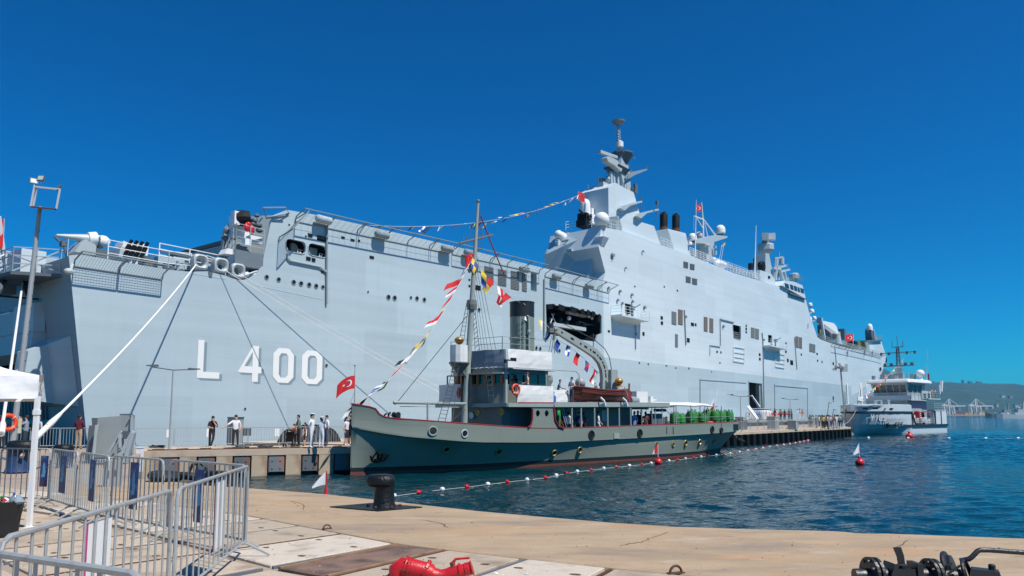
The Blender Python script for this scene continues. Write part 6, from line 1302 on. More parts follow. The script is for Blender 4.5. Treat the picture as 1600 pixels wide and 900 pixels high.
mb = MB(); mb.tube([(22.0,-3.3,7.75),(22.0,-3.3,8.9)],.16,6); mb.build('red_lamp', M['redtrim'], ydt)
# ================================================================== crowd barriers
nb_bar = {}
def barrier(p, q, label, h=1.13, r=.018, group='grey crowd barriers on the quay', step=.105, feet=True):
    p, q = V(p), V(q); d = q-p; L = d.length; t = thing('crowd_barrier', label, 'barrier', p, math.atan2(d.y, d.x), group)
    mb = MB(); c = .09
    loop = [(0,0,.17),(0,0,h-c),(c*.3,0,h-c*.3),(c,0,h),(L-c,0,h),(L-c*.3,0,h-c*.3),(L,0,h-c),(L,0,.17)]
    mb.tube(loop, r, 8); mb.tube([(0,0,.17),(L,0,.17)], r*.85, 8); mb.build('frame', M['galv'], t, smooth=True)
    b = MB(); b.tube([(0,0,.17),(0,0,h)], .0095, 6); me = b.mesh('bar', M['galv'], True)
    n = max(2, round(L/step))
    for i in range(1, n): inst('bar', me, t, (L*i/n, random.uniform(-.003,.003), 0))
    for x in ((.18*1.0, L-.18) if feet else ()):
        mb = MB(); mb.tube([(x,-.34,.018),(x,-.05,.16),(x,.05,.16),(x,.34,.018)], .016, 6); mb.build('foot', M['galv'], t)
    mb = MB(); mb.tube([(L+.005,0,.55),(L+.045,0,.56),(L+.045,0,.48)],.008,5); mb.tube([(-.005,0,.9),(-.045,0,.91),(-.045,0,.83)],.008,5); mb.build('hook', M['galv'], t)
    return t
def top(px, py, h=1.13): r = ray(px, py); k = (h-EYE)/r.z; c = CAM+r*k; return V((c.x, c.y, 0))
BP = {}
for key, a, b, lab in (
 ('a',(388,728),(278,764),'grey steel crowd barrier with white board, beside the open coping'),
 ('b',(269,766),(0,843),'grey steel crowd barrier with pink edged white board, nearest run along the slabs'),
 ('d',(80,701.5),(3,700.5),'grey crowd barrier in front of the blue stemmed bollard'),
 ('e',(122,706.5),(83,701.8),'grey crowd barrier turned edge on behind the tent leg'),
 ('f',(171,713),(127,707),'grey crowd barrier in front of the steel boarding stand, leftmost of two'),
 ('g',(256,718.5),(178,712.5),'grey crowd barrier in front of the steel boarding stand, with the dark poster'),
 ('h',(386,727.5),(266,718.8),'grey crowd barrier with the bright blue poster facing the basin')):
    p, q = top(*a), top(*b); BP[key] = (p, q); barrier(p, q, lab, step={'a':.20,'b':.165}.get(key,.135))
pc0 = top(229,900); pc1 = top(0,866); d_ = (pc1-pc0).normalized(); barrier(pc0, pc0+d_*2.3, 'grey crowd barrier cut off by the bottom corner, closest of all', step=.15); BP['c'] = (pc0, pc0+d_*2.3)
pl0 = top(-2,700.5); barrier(pl0, pl0+V((-2.2,.35,0)), 'grey crowd barrier half hidden at the edge behind the black bin')
def sign(name, key, u0, u1, z0, z1, mat, label, cat, off_=.022, stripe=None, group=None):
    p, q = BP[key]; d = (q-p).normalized(); nn = V((-d.y, d.x, 0)); nn = nn if nn.dot(CAM-p) > 0 else -nn
    L = (q-p).length; a, b = p+d*L*u0+nn*off_, p+d*L*u1+nn*off_
    t = thing(name, label, cat, (a+b)/2+V((0,0,z0)), math.atan2(d.y, d.x), group); w_ = (b-a).length; s_ = 1 if V((-d.y,d.x,0)).dot(nn) > 0 else -1
    mb = MB(); mb.span((-w_/2,-.004,0),(w_/2,.004,z1-z0)); mb.build('sheet', mat, t)
    if stripe: mb = MB(); e = w_/2; mb.span((e-.018,-.005,0),(e+.018,.006,z1-z0)); mb.build('pink_edge', stripe, t)
    mb = MB()
    for x in (-w_/2+.02, w_/2-.02): mb.box((x,-.012*s_,z1-z0-.03),(.012,.03,.02))
    mb.build('tie', M['white'], t, kind='stuff')
    return t, w_, s_
pink = flat((.55,.03,.18), .5, 0, 'pink_edge')
sign('white_board','b',.45,.60,.05,1.06,M['white'],'tall white board with pink edge tied behind the nearest crowd barrier','board',-.02,pink)
sign('white_board','a',.36,.52,.32,1.06,M['white'],'narrow white board with pink edge on the barrier beside the coping','board',-.02,pink)
for key, u0, u1, z0, z1, lab in (('d',.02,.17,.4,1.0,'small dark blue poster on the barrier by the tent leg'),('e',.36,.60,.35,1.03,'dark blue poster on the barrier turned edge on'),('f',.40,.58,.35,1.04,'dark blue poster on the barrier left of the boarding stand'),('g',.44,.60,.34,1.06,'dark purple blue poster on the barrier before the boarding stand'),('h',.50,.62,.30,1.03,'bright blue poster with pale figure facing the basin')):
    t, w_, s_ = sign('event_poster', key, u0, u1, z0, z1, M['bluep'], lab, 'poster', .024, None, 'blue event posters tied to the barriers')
    mb = MB(); h_ = z1-z0; y_ = .0055*s_
    for x, z, rx, rz_ in ((0,.62,.18,.17),(-.05,.48,.22,.13),(.03,.36,.28,.06)):
        mb.add([(x*w_+rx*w_*math.cos(k*math.pi/5), y_, z*h_+rz_*h_*math.sin(k*math.pi/5)) for k in range(10)], [tuple(range(10))]); y_ += .0012*s_
    mb.build('pale_print', flat((.10,.30,.52), .5, 0, 'poster_print'), t)
    mb = MB(); mb.add([(-w_/2*.98,.0050*s_,.01),(w_/2*.98,.0050*s_,.01),(w_/2*.98,.0050*s_,h_*.26),(-w_/2*.98,.0050*s_,h_*.22)],[(0,1,2,3)]); mb.build('purple_band', flat((.045,.03,.11), .5, 0, 'poster_purple'), t)
# ================================================================== mooring bollards
def bollard(loc, sc, rz, label, stem=None, plate=False, headr=1.0):
    t = thing('mooring_bollard', label, 'bollard', loc, rz, 'mooring bollards')
    mb = MB(); mb.lathe((0,0,0),[(.235*sc,0),(.225*sc,.03*sc),(.205*sc,.10*sc),(.195*sc,.30*sc),(.20*sc,.45*sc),(.21*sc,.5*sc)],28); mb.build('stem', stem or M['bollard'], t, smooth=True)
    mb = MB(); rg = []
    for z, k, sh in ((.40,.62,.0),(.405,.84,.02),(.43,.98,.04),(.48,1.05,.05),(.54,1.05,.05),(.59,.97,.04),(.625,.80,.03),(.638,.5,.02)):
        rg.append([V(((-.055*headr*(1 if math.cos(a) < 0 else .25)*abs(math.cos(a))*2.2 + .225*k*math.cos(a))*sc, .235*k*math.sin(a)*sc, z*sc)) for a in [2*math.pi*i/28 for i in range(28)]])
    mb.loft(rg); mb.build('head', M['bollard'], t, smooth=True)
    if plate:
        mb = MB(); P = [G(515,793),G(590,799.5),G(660,793.5),G(584,787)]; c, s_ = math.cos(-rz), math.sin(-rz); P = [p-V(loc) for p in P]; P = [V((p.x*c-p.y*s_, p.x*s_+p.y*c, .004)) for p in P]; mb.prism(P, (0,0,.018)); mb.build('base_plate', M['bollard'], t, fixn=True)
        mb = MB()
        for k in range(6): a = k*math.pi/3; mb.lathe((.31*math.cos(a),.31*math.sin(a),.02),[(.03,0),(.03,.03),(.02,.035)],6)
        mb.build('bolt', M['rust'], t, kind='stuff')
    return t
bollard(G(600,792.5), 1.0, R(8), 'black mooring bollard with overhanging head alone on the beige coping', None, True)
bluem = pm('blue_wrap', (.015,.045,.13), .6, var=.3); bollard(G(27,737), 1.55, R(170), 'large black headed bollard with blue stem behind the tent leg', bluem)
bollard(G(101,729), 1.2, R(0), 'black mooring bollard in front of the man in maroon', bluem)
for px_, py_, r_, lab in ((511,826.5,.055,'small rusty iron ring standing at the slab edge near the bollard'),(1056,896,.075,'larger rusty iron ring standing at the slab edge by the bottom of the quay')):
    t = thing('iron_ring', lab, 'mooring ring', G(px_,py_), R(20), 'iron rings in the quay'); mb = MB(); mb.torus((0,0,.01), r_, r_*.2, (0,1,0), 18, 8, 0, 180); mb.build('ring', M['rust'], t, smooth=True)
    mb = MB(); mb.box((0,0,.006),(r_*2.8,r_*.9,.012)); mb.build('ring_plate', M['rust'], t)
# ================================================================== red hydrant pipe, black valve gear
hy = thing('hydrant_pipe', 'bright red fire hydrant pipe with elbow and lever valve low on the slabs', 'hydrant', G(672,912), R(-4)); k = F_PX/G(672,912).y
mb = MB()
def hp(px, py, d=0.0):      # photo direction at the hydrant, in its own axes
    r = ray(px, py); t_ = (G(672,912).y+d)/r.y; w_ = CAM+r*t_-hy.location; c, s_ = math.cos(-hy.rotation_euler.z), math.sin(-hy.rotation_euler.z); return V((w_.x*c-w_.y*s_, w_.x*s_+w_.y*c, w_.z))
mb.tube([hp(622,893)+V((0,0,-.25)),hp(621,893)+V((0,0,-.1)),hp(622,889),hp(628,886.5),hp(640,887.5),hp(664,893),hp(674,897)],[.095,.095,.10,.105,.105,.10,.10],18); mb.build('main_pipe', M['hyd'], hy, smooth=True)
for a, b, r_ in (((632,886),(634,886.7),.125),((638,887.5),(641,888),.118),((663,891),(666,892.5),.125),((616,901),(616,903.5),.13)):
    mb = MB(); pa, pb2 = hp(*a), hp(*b); mb.tube([pa,pb2],r_,18); fo = mb.build('flange', M['hyd'], hy); d_ = (pb2-pa).normalized(); u_ = d_.orthogonal().normalized(); w_ = d_.cross(u_); mb = MB()
    for k_ in range(8): c_ = (pa+pb2)/2+(u_*math.cos(k_*math.pi/4)+w_*math.sin(k_*math.pi/4))*r_*.9; mb.tube([c_-d_*.022,c_+d_*.022],.008,6)
    mb.build('bolt', M['rust'], fo, kind='stuff')
mb = MB(); mb.tube([hp(668,894.5),hp(678,900),hp(690,901),hp(700,898),hp(708,894.5)],[.10,.085,.075,.07,.07],16); mb.build('elbow', M['hyd'], hy, smooth=True)
mb = MB(); mb.tube([hp(706,896),hp(716,893),hp(726,890.5)],[.065,.07,.065],16); mb.tube([hp(718,892.3),hp(721,891.5)],.082,16); mb.tube([hp(727,890.2),hp(735,888)],[.072,.07],16); mb.tube([hp(734.5,888.2),hp(738,887)],[.06,.085],16); mb.build('valve_outlet', M['hyd'], hy, smooth=True)
mb = MB(); mb.tube([hp(711,888),hp(712,896)],.045,10); mb.tube([hp(708,884),hp(706,878.5)],.028,8); mb.build('valve_bonnet', M['rust'], hy)
mb = MB(); mb.tube([hp(705.5,882),hp(708.5,878.5),hp(712,873.5),hp(722,872.6),hp(733.5,871.8)],[.026,.02,.014,.012,.013],8); mb.build('lever', M['hyd'], hy, smooth=True)
vp = G(1450,920); vv = thing('valve_assembly', 'black iron valve assembly with upright lever and long handle, cut off by the bottom edge', 'valve', vp, 0)
def vq(px, py, d=0.0): r = ray(px, py); t_ = (vp.y+d)/r.y; return CAM+r*t_-vp
mb = MB(); mb.tube([vq(1335,900),vq(1440,898)],.075,16); mb.tube([vq(1435,899),vq(1500,903)],.09,16); mb.build('pipe', M['valve'], vv, smooth=True)
for x, y, r_, n_ in ((1359.5,897,.175,'flange'),(1367.5,897.5,.175,'flange'),(1452,897.5,.165,'flange'),(1459,898,.165,'flange')):
    mb = MB(); p = vq(x,y); mb.lathe(p,[(r_,-.016),(r_,.016)],20,0,(1,.12,-.03)); o_ = mb.build('flange', M['valve'], vv)
    mb = MB()
    for a in range(8): an = a*math.pi/4+.2; mb.lathe(p+V((0,.8*r_*math.cos(an),.8*r_*math.sin(an))),[(.016,-.035),(.016,.035)],6,0,(1,.1,0))
    mb.build('bolt', M['valve'], o_, kind='stuff')
mb = MB(); mb.hexa([vq(1392,900,-.1),vq(1432,900,-.1),vq(1432,900,.12),vq(1392,900,.12)],[vq(1394,889,-.1),vq(1430,889,-.1),vq(1430,888,.12),vq(1394,888,.12)]); mb.box(vq(1390,891),(.05,.22,.16),0,0,0,.3); mb.box(vq(1430,891),(.06,.22,.16)); mb.lathe(vq(1410,887),[(.06,-.03),(.06,.03),(.03,.04)],12); mb.build('valve_body', M['valve'], vv)
mb = MB(); mb.prism([vq(1405,888),vq(1415.5,888),vq(1412.5,868),vq(1408,855),vq(1396,855.5),vq(1402,870)],(0,.016,0)); mb.build('lever', M['valve'], vv)
mb = MB(); rg_ = vq(1482,890,.1); mb.torus(rg_,.165,.028,(.75,-.6,.25),24,8); mb.lathe(rg_+V((.02,-.02,0)),[(.15,-.05),(.15,.03)],20,0,(.75,-.6,.25)); mb.torus(rg_+V((.14,-.1,-.03)),.15,.022,(.75,-.6,.25),24,8); mb.build('wheel_housing', M['valve'], vv, smooth=True)
mb = MB(); mb.tube([vq(1474,898,-.05),vq(1480,884,-.1),vq(1487,880,-.1)],.012,6); mb.tube([vq(1481,897,-.12),vq(1500,884,-.12)],.014,6); mb.hexa([vq(1515,904,-.2),vq(1566,908,-.2),vq(1566,904,.15),vq(1515,900,.15)],[vq(1518,889,-.2),vq(1562,894,-.2),vq(1560,890,.15),vq(1517,885,.15)]); mb.lathe(vq(1550,889,0),[(.035,-.03),(.035,.04),(.02,.05)],8); mb.build('gear_box', M['valve'], vv)
mb = MB(); mb.tube([vq(1500,876,.05),vq(1514,873.5),vq(1519,870),vq(1527,861.5),vq(1531,859.5),vq(1545,859.5),vq(1620,865)],.026,10); mb.build('long_handle', M['valve'], vv, smooth=True)
# ================================================================== tent, bin
c0 = V((-7.74,12.05,0)); tn = thing('canopy_tent', 'white pop up canopy tent corner with one white leg at the edge', 'tent', c0, 0)
ed, ed2 = V((-.84,-.545,0)).normalized()*3, V((-.545,.84,0)).normalized()*3
mb = MB(); mb.span((-.032,-.032,0),(.032,.032,2.1)); mb.span((-.06,-.06,0),(.06,.06,.015)); lg = mb.build('leg', M['white'], tn)
for k in (ed, ed2, ed+ed2): inst('leg', lg.data, tn, k)
mb = MB()
for z, r_ in ((1.05,.006),(1.72,.006)):
    pass
mb.span((-.042,-.042,1.80),(.042,.042,1.88)); mb.build('leg_slider', M['white'], tn)
mb = MB(); zt_, zb_ = 2.44, 2.06; C = [V((0,0,0)), ed, ed+ed2, ed2]; pk = (ed+ed2)/2+V((0,0,3.35))
for i in range(4):
    a, b = C[i], C[(i+1) % 4]; n_ = 14; out_ = ((a+b)/2-(ed+ed2)/2).normalized(); rg = []
    for kz in range(6):
        z = zt_+(zb_-zt_)*kz/5; rg.append([a.lerp(b,j/n_)+out_*(.05+.028*math.sin(j*1.9+kz*.9)*(.3+kz/5)+.012*math.sin(j*4.1+kz*2))+V((0,0,z-(.10*math.sin(math.pi*j/n_)*(.4+.6*(5-kz)/5))*.4)) for j in range(n_+1)])
    mb.loft(rg, closed=False, caps=False)
    rr_ = [rg[0]]
    for kz in range(1,8):
        t_ = kz/7; rr_.append([p.lerp(pk,t_)+V((0,0,-.22*math.sin(math.pi*t_)+.02*math.sin(j*2.3+kz))) for j, p in enumerate(rg[0])])
    mb.loft(rr_, closed=False, caps=False)
cn = mb.build('canopy', M['tent'], tn, smooth=True)
mb = MB()
for a, b in ((C[0],C[3]),):
    for s_ in (0,1): mb.bar(a.lerp(b,0)+V((0,0,2.02 if s_ else 1.7)), a.lerp(b,.5)+V((0,0,1.7 if s_ else 2.02)),.025,.02)
mb.build('truss_bar', M['white'], tn)
bp_ = G(2,838); tb = thing('rubbish_bin', 'black bag lined rubbish bin overfull with bottles by the tent leg', 'bin', bp_, 0)
mb = MB(); rg = []
for z, r_ in ((0,.21),(.1,.215),(.25,.225),(.38,.24),(.47,.255),(.52,.262),(.535,.25),(.5,.235),(.42,.2)):
    rg.append([V(((r_+.010*math.sin(j*2.7+z*21)+.007*math.sin(j*5.3+z*9))*math.cos(2*math.pi*j/32), (r_+.01*math.sin(j*2.7+z*21))*math.sin(2*math.pi*j/32), z)) for j in range(32)])
mb.loft(rg); mb.build('bag', M['bag'], tb, smooth=True)
for i, (x, y, z, r_, L_, col, capc, rx, lab) in enumerate(((.01,-.14,.46,.042,.16,(.55,.03,.03),(.6,.03,.02),.9,'red bottle lying on top of the black bin'),(.10,-.12,.47,.045,.17,(.5,.04,.03),(.03,.30,.06),.5,'red bottle with green top in the black bin'),(.17,-.08,.48,.038,.2,(.30,.42,.5),(.03,.08,.45),.3,'clear bottle with blue cap in the black bin'),(.02,.02,.5,.06,.13,(.8,.8,.78),(.75,.75,.75),1.2,'white cup on top of the black bin'))):
    t = thing('drink_bottle' if i < 3 else 'paper_cup', lab, 'bottle' if i < 3 else 'cup', bp_+V((x,y,z)), 0, 'rubbish in the bin'); t.rotation_euler = (rx, .4*(i-1), 0)
    mb = MB(); mb.lathe((0,0,-.03),[(r_*.9,0),(r_,.02),(r_,L_*.6),(r_*.45,L_*.85),(r_*.4,L_)],14); mb.build('body', flat(col,.25,0,'bottle_plastic'), t, smooth=True)
    mb = MB(); mb.lathe((0,0,-.03+L_),[(r_*.45,0),(r_*.45,.02)],10); mb.build('cap', flat(capc,.4,0,'cap_plastic'), t)
t = thing('plastic_bag', 'crumpled clear plastic bag stuffed at the rim of the black bin', 'bag', bp_+V((.2,-.02,.47)), .3); mb = MB()
rg = [[V(((r_+.02*math.sin(j*2.1+z*40))*math.cos(2*math.pi*j/16),(r_+.02*math.sin(j*3.1))*math.sin(2*math.pi*j/16),z)) for j in range(16)] for z, r_ in ((0,.05),(.04,.10),(.09,.085),(.14,.03))]
mb.loft(rg); mb.build('film', M['bag2'], t, smooth=True)
# ================================================================== floodlight mast, lamps
fb_ = G(17,716); fm = thing('floodlight_mast', 'tall leaning grey floodlight mast with a square lamp cage on top', 'floodlight mast', fb_, 0)
tp = CAM + ray(62.5,323)*(fb_.y/ray(62.5,323).y) - fb_
mb = MB(); mb.tube([(0,0,0),tp*.55,tp],[.125,.105,.085],12); mb.tube([(0,0,0),(0,0,.06)],.3,8)
mb.build('pole', M['pole'], fm, smooth=True)
mb = MB()
for i in range(16): p = tp*(.12+i*.052); mb.box(p+V((.13-.004*i,0,0)),(.10,.03,.03))
mb.build('step_bolt', M['poled'], fm, kind='stuff')
def fq(px, py, d=0.0): r = ray(px,py); return CAM+r*((fb_.y+d)/r.y)-fb_
A = [fq(48,322,-.5),fq(88,326,-.5),fq(88,326,.6),fq(52,322,.6)]
mb = MB(); mb.hexa([p+V((0,0,-.07)) for p in A], A); mb.build('cage_floor', M['rust'], fm)
mb = MB(); hh = .85
for p in A: mb.bar(p, p+V((.1,0,hh)), .055)
for p, q in zip(A, A[1:]+A[:1]): mb.bar(p+V((.1,0,hh)), q+V((.1,0,hh)), .05)
mb.build('cage_frame', M['cranew'], fm)
for px_, py_, d_, rx, rz_ in ((64,278.5,-.4,R(70),0),(92,293,-.3,R(62),R(-60)),(53,283,.5,R(75),R(40))):
    c = fq(px_,py_,d_); E_ = Euler((rx,0,rz_)).to_matrix(); mb = MB(); q_ = lambda x,y,z: c+E_@V((x,y,z)); mb.hexa([q_(-.15,-.13,-.04),q_(.15,-.13,-.04),q_(.15,.13,-.04),q_(-.15,.13,-.04)],[q_(-.15,-.13,.03),q_(.15,-.13,.03),q_(.15,.13,.03),q_(-.15,.13,.03)]); lp = mb.build('floodlight', M['poled'], fm)
    mb = MB(); mb.hexa([q_(-.115,-.1,.031),q_(.115,-.1,.031),q_(.115,.1,.031),q_(-.115,.1,.031)],[q_(-.115,-.1,.036),q_(.115,-.1,.036),q_(.115,.1,.036),q_(-.115,.1,.036)]); mb.build('lens', M['domeg'], lp)
    mb = MB(); mb.tube([c,c+V((.03,0,-.22))],.025,6); mb.build('bracket', M['cranew'], lp)
def pier_lamp(loc, h, sc, rz, label):
    t = thing('street_lamp', label, 'street lamp', loc, rz, 'twin armed lamps on the pier'); mb = MB(); mb.tube([(0,0,0),(0,0,h)],[.075*sc,.045*sc],8); mb.lathe((0,0,0),[(.16*sc,0),(.16*sc,.03)],10); mb.build('pole', M['pole'], t)
    mb = MB(); mb.tube([(-1.5*sc,0,h+.22*sc),(0,0,h),(1.5*sc,0,h+.05*sc)],.035*sc,6); mb.build('arm', M['poled'], t)
    for sx, dz in ((-1,.24),(1,.07)): mb = MB(); mb.hexa([(sx*1.9*sc,-.12,h+dz-.03),(sx*1.1*sc,-.12,h+dz-.07),(sx*1.1*sc,.12,h+dz-.07),(sx*1.9*sc,.12,h+dz-.03)],[(sx*1.9*sc,-.09,h+dz+.02),(sx*1.1*sc,-.09,h+dz+.05),(sx*1.1*sc,.09,h+dz+.05),(sx*1.9*sc,.09,h+dz+.02)]); mb.build('lamp_head', M['poled'], t)
pier_lamp(G(264.5,702), 4.15, .72, R(4), 'twin armed street lamp on the pier left of the L 400')
p = G(1158.5,674.3); pier_lamp(p, 3.75, .75, R(6), 'twin armed street lamp on the pier just off the steamer stern')
p = G(1270.5,668.6)+PN*-3; pier_lamp(p, 3.9, .75, R(6), 'twin armed street lamp on the far pier left of the tender bow')
p = G(1322,666)+V((0,0,0)); t = thing('floodlight_pole', 'tall pole with clustered round floodlights beside the tender bow', 'floodlight', p, 0)
tp2 = CAM+ray(1313,575)*(p.y/ray(1313,575).y)-p; mb = MB(); mb.tube([(0,0,0),tp2],[.17,.11],8); mb.build('pole', M['pole'], t)
mb = MB(); mb.tube([tp2,tp2+V((0,0,.7))],.35,8)
for a in range(4): mb.lathe(tp2+V((.55*math.cos(a*1.6),.55*math.sin(a*1.6),.25)),[(.30,-.25),(.38,.2),(.2,.3)],10,0,(math.cos(a*1.6),math.sin(a*1.6),.3))
mb.box(tp2+V((.5,-.3,.0)),(.8,.6,1.2)); mb.box(tp2+V((-.9,0,-.2)),(.5,.4,.4)); mb.build('lamp_cluster', M['domeg'], t)
for px_, lab in ((1290,'thin grey davit post leaning on the far pier beside the crowd'),(1297,'second thin davit post behind the first on the far pier')):
    pp = G(px_,667.5); t = thing('davit_post', lab, 'post', pp, 0, 'davit posts on the far pier'); mb = MB(); q = V((1.0,.8,3.6 if px_ == 1290 else 2.6)); mb.tube([(0,0,0),q],.05,6); mb.tube([q,q+V((.4,0,-.15))],.04,6); mb.build('post', M['poled'], t)
# ================================================================== steel boarding stand at the basin corner
bs0 = G(172,722); bs = thing('boarding_stand', 'pale grey steel boarding stand with flat tall panel and slanted stair beams', 'stand', bs0, 0)
def bq(px, py, d=0.0): r = ray(px,py); return CAM+r*((bs0.y+d)/r.y)-bs0
gz = lambda p: V((p.x,p.y,0))
mb = MB(); a, b, c, d = bq(153,652.5), bq(206,648.5), bq(208,716,0), bq(150,714); mb.prism([a,b,V((b.x+.02,0,.25)),V((a.x-.08,0,.15))],(0,.25,0)); mb.build('side_panel', M['pale'], bs, fixn=True)
mb = MB(); mb.prism([bq(143,653,.35),bq(157,653,.35),V((bq(155,700).x,.35,.1)),V((bq(141,700).x,.35,.1))],(0,.15,0)); mb.prism([bq(139,665,-.1),bq(147,664.5,-.1),V((bq(146,700).x,-.1,.0)),V((bq(136,700).x,-.1,.0))],(0,.3,0)); mb.build('dark_panel', M['paled'], bs, fixn=True)
mb = MB(); a = bq(151,664,-.3); mb.bar(a, V((a.x-.06,-.3,0)), .12,.05); mb.bar(bq(153.5,663,-.28), V((bq(153,664).x-.05,-.28,0)),.05,.05); a = bq(206.5,649,-.05); mb.bar(a, V((a.x,-.05,.0)), .07,.07); mb.build('edge_post', M['domeg'], bs)
mb = MB(); mb.bar(bq(189,648,.1), bq(206,647.5,.1), .2,.06); mb.box(bq(206,650),(.05,.3,.06)); mb.build('top_bracket', M['paled'], bs)
mb = MB(); mb.bar(bq(209,674,-.5), bq(186,716,-.5), .10,.16); mb.bar(bq(190,674,-.35), bq(171,706,-.35), .06,.08); mb.bar(bq(187,678,-.45), bq(188,706,-.45),.08); mb.bar(bq(196,686,-.5), bq(196,712,-.5),.07); mb.bar(bq(209,676,-.5),V((bq(209,676).x,-.5,0)),.16,.14); mb.build('stair_beam', M['domeg'], bs)
mb = MB(); mb.prism([bq(191,673.5,-.2),bq(209,673.5,-.2),bq(202,686,-.2),bq(192,686,-.2)],(0,.1,0)); mb.prism([bq(205,692,-.42),bq(205,712,-.42),bq(194,712,-.42)],(0,.06,0)); mb.tube([bq(184,708,-.55),bq(184,702,-.55),bq(187,700,-.55),bq(189,704,-.55)],.03,6); mb.build('dark_web', M['paled'], bs, fixn=True)
mb = MB(); mb.span((bs0.x*0-.35,-.75,0),(.5,.5,.12)); mb.build('foot_plate', M['pale'], bs)
pp = G(173,760); t = thing('bench_block', 'grey steel box post standing between two barriers before the boarding stand', 'post', pp, R(10)); mb = MB(); mb.span((-.05,-.12,0),(.22,.12,.66)); mb.build('box_post', M['pale'], t)
mb = MB(); mb.span((-.17,-.1,0),(-.052,.1,.62)); mb.span((.10,-.135,.28),(.16,-.121,.42)); mb.build('dark_recess', M['paled'], t)
pp = G(219,707); t = thing('kerb_marker', 'short white painted kerb post at the corner of the pier', 'post', pp, 0); mb = MB(); mb.span((-.14,-.12,-.9),(.12,.12,.22)); mb.span((-.16,-.14,.22),(.14,.14,.25)); mb.build('white_post', M['white'], t)
# heap of hose and tyre at the foot of the pier wall
pp = G(264,752); t = thing('tyre_fender', 'old black tyre and hose lying at the basin corner by the pier wall', 'tyre', pp+V((0,.1,0)), 0); mb = MB(); mb.torus((-.15,0,.13),.34,.12,(.1,0,1),20,8); mb.torus((.45,.25,.1),.28,.09,(.1,.2,1),18,8); mb.build('tyre', M['tyre'], t, smooth=True)
mb = MB(); mb.tube([(.5,-.1,.15),(.62,-.1,.45),(.8,-.05,.5),(.95,0,.35),(1.0,0,.05)],.045,6); mb.build('hose', M['tyre'], t); 
pp = G(345,758.5); t = thing('rubber_block', 'black rubber block standing on the quay edge behind the barriers', 'fender', pp, R(-28)); mb = MB(); mb.span((-.42,-.12,0),(.42,.12,.30)); mb.span((-.42,-.16,.30),(.42,.14,.36)); mb.build('block', M['tyre'], t); mb = MB(); mb.span((-.44,-.2,0),(.5,-.125,.06)); mb.build('base_strip', M['rust'], t)
# life ring by the floodlight mast
t = thing('life_ring', 'orange life ring on a stand beside the floodlight mast', 'life ring', fq(12.5,660,-.3)+fb_, 0, 'life rings'); mb = MB(); mb.torus((0,0,0),.30,.085,(.86,-.5,.1),22,10); mb.build('ring', M['orange'], t, smooth=True)
mb = MB()
for k_ in range(4): a = math.pi/4+k_*math.pi/2; Mq = V((.86,-.5,.1)).to_track_quat('Z','Y').to_matrix(); c_ = Mq@V((.3*math.cos(a),.3*math.sin(a),0)); mb.torus(c_,.09,.012,Mq@V((-math.sin(a),math.cos(a),0)),10,4)
mb.build('grab_line', M['rope'], t)
# ================================================================== pier furniture
def pier_fence(p, q, n, label_f, group, h=1.08, boards=()):
    p, q = V(p), V(q); d = (q-p)/n; rz = math.atan2(d.y, d.x); L = d.length-.06
    fm_ = MB(); fm_.tube([(0,0,.15),(0,0,h),(L,0,h),(L,0,.15)],.024,6); fm_.tube([(0,0,.15),(L,0,.15)],.02,6); fm_ = fm_.mesh('frame', M['galvd'])
    br_ = MB(); k_ = int(L/.14)
    for i in range(1,k_): br_.tube([(L*i/k_,0,.15),(L*i/k_,0,h)],.011,4,0,False)
    br_ = br_.mesh('bars', M['galvd']); ft2_ = MB()
    for x in (.2,L-.2): ft2_.tube([(x,-.3,.02),(x,0,.15),(x,.3,.02)],.018,5)
    ft2_ = ft2_.mesh('foot', M['galvd'])
    for i in range(n):
        t = thing('pier_barrier', label_f(i), 'barrier', p+d*i, rz, group); inst('frame', fm_, t); b_ = inst('bars', br_, t); b_['kind'] = 'stuff'; inst('foot', ft2_, t)
g0, g1 = G(211,700), G(545,694.2)
nm = ('beside the boarding stand','behind the street lamp','right of the street lamp','left of the man in black','behind the man in black','behind the man in white shirt','left of the electric cabinet gap','beside the black fender','behind the pushchair','behind the white uniformed sailors','right of the sailors')
pier_fence(g0, g1, 6, lambda i: f'grey barrier at the back edge of the pier, {("beside the boarding stand","right of the street lamp","behind the man in black","right of the man in white","behind the pushchair","right of the uniformed sailors")[i]}', 'barriers along the back of the pier')
g2, g3 = G(2,701.5), G(138,700.5)
pier_fence(g2, g3, 3, lambda i: f'grey barrier before the ship stern, {("by the floodlight mast","behind the backpack","behind the man in maroon")[i]}', 'barriers before the ship stern')
r0, r1 = G(1147,675.5)-PN*.6, G(1318,667.2)-PN*.6
pier_fence(r0, r1, 20, lambda i: 'one of the grey barriers lined up along the water side of the far pier', 'barriers along the far pier')
for px_, w_, z0, z1 in ((261.5,.22,.55,.98),(323,.3,.55,1.0),(431.5,.26,.55,.98),(478.5,.24,.55,.95)):
    a = G(px_, 696); a = g0+(g1-g0).normalized()*((a-g0).dot((g1-g0).normalized())); n_ = V(((g1-g0).y,-(g1-g0).x,0)).normalized()
    t = thing('white_notice', {261.5:'white notice sheet on the pier barrier beside the street lamp',323:'white notice sheet on the pier barrier beside the man in black',431.5:'white notice sheet on the pier barrier left of the pushchair',478.5:'white notice sheet on the pier barrier beside the officer in white'}[px_], 'notice', a+n_*.04+V((0,0,z0)), math.atan2((g1-g0).y,(g1-g0).x), 'white notices on the pier barriers'); mb = MB(); mb.span((-w_/2,-.004,0),(w_/2,.004,z1-z0)); mb.build('sheet', M['white'], t)
    mb = MB()
    for x in (-w_*.12,w_*.22): mb.span((x-.008,-.008,.02),(x+.008,-.0045,z1-z0-.02))
    mb.build('print_line', M['ship'], t)
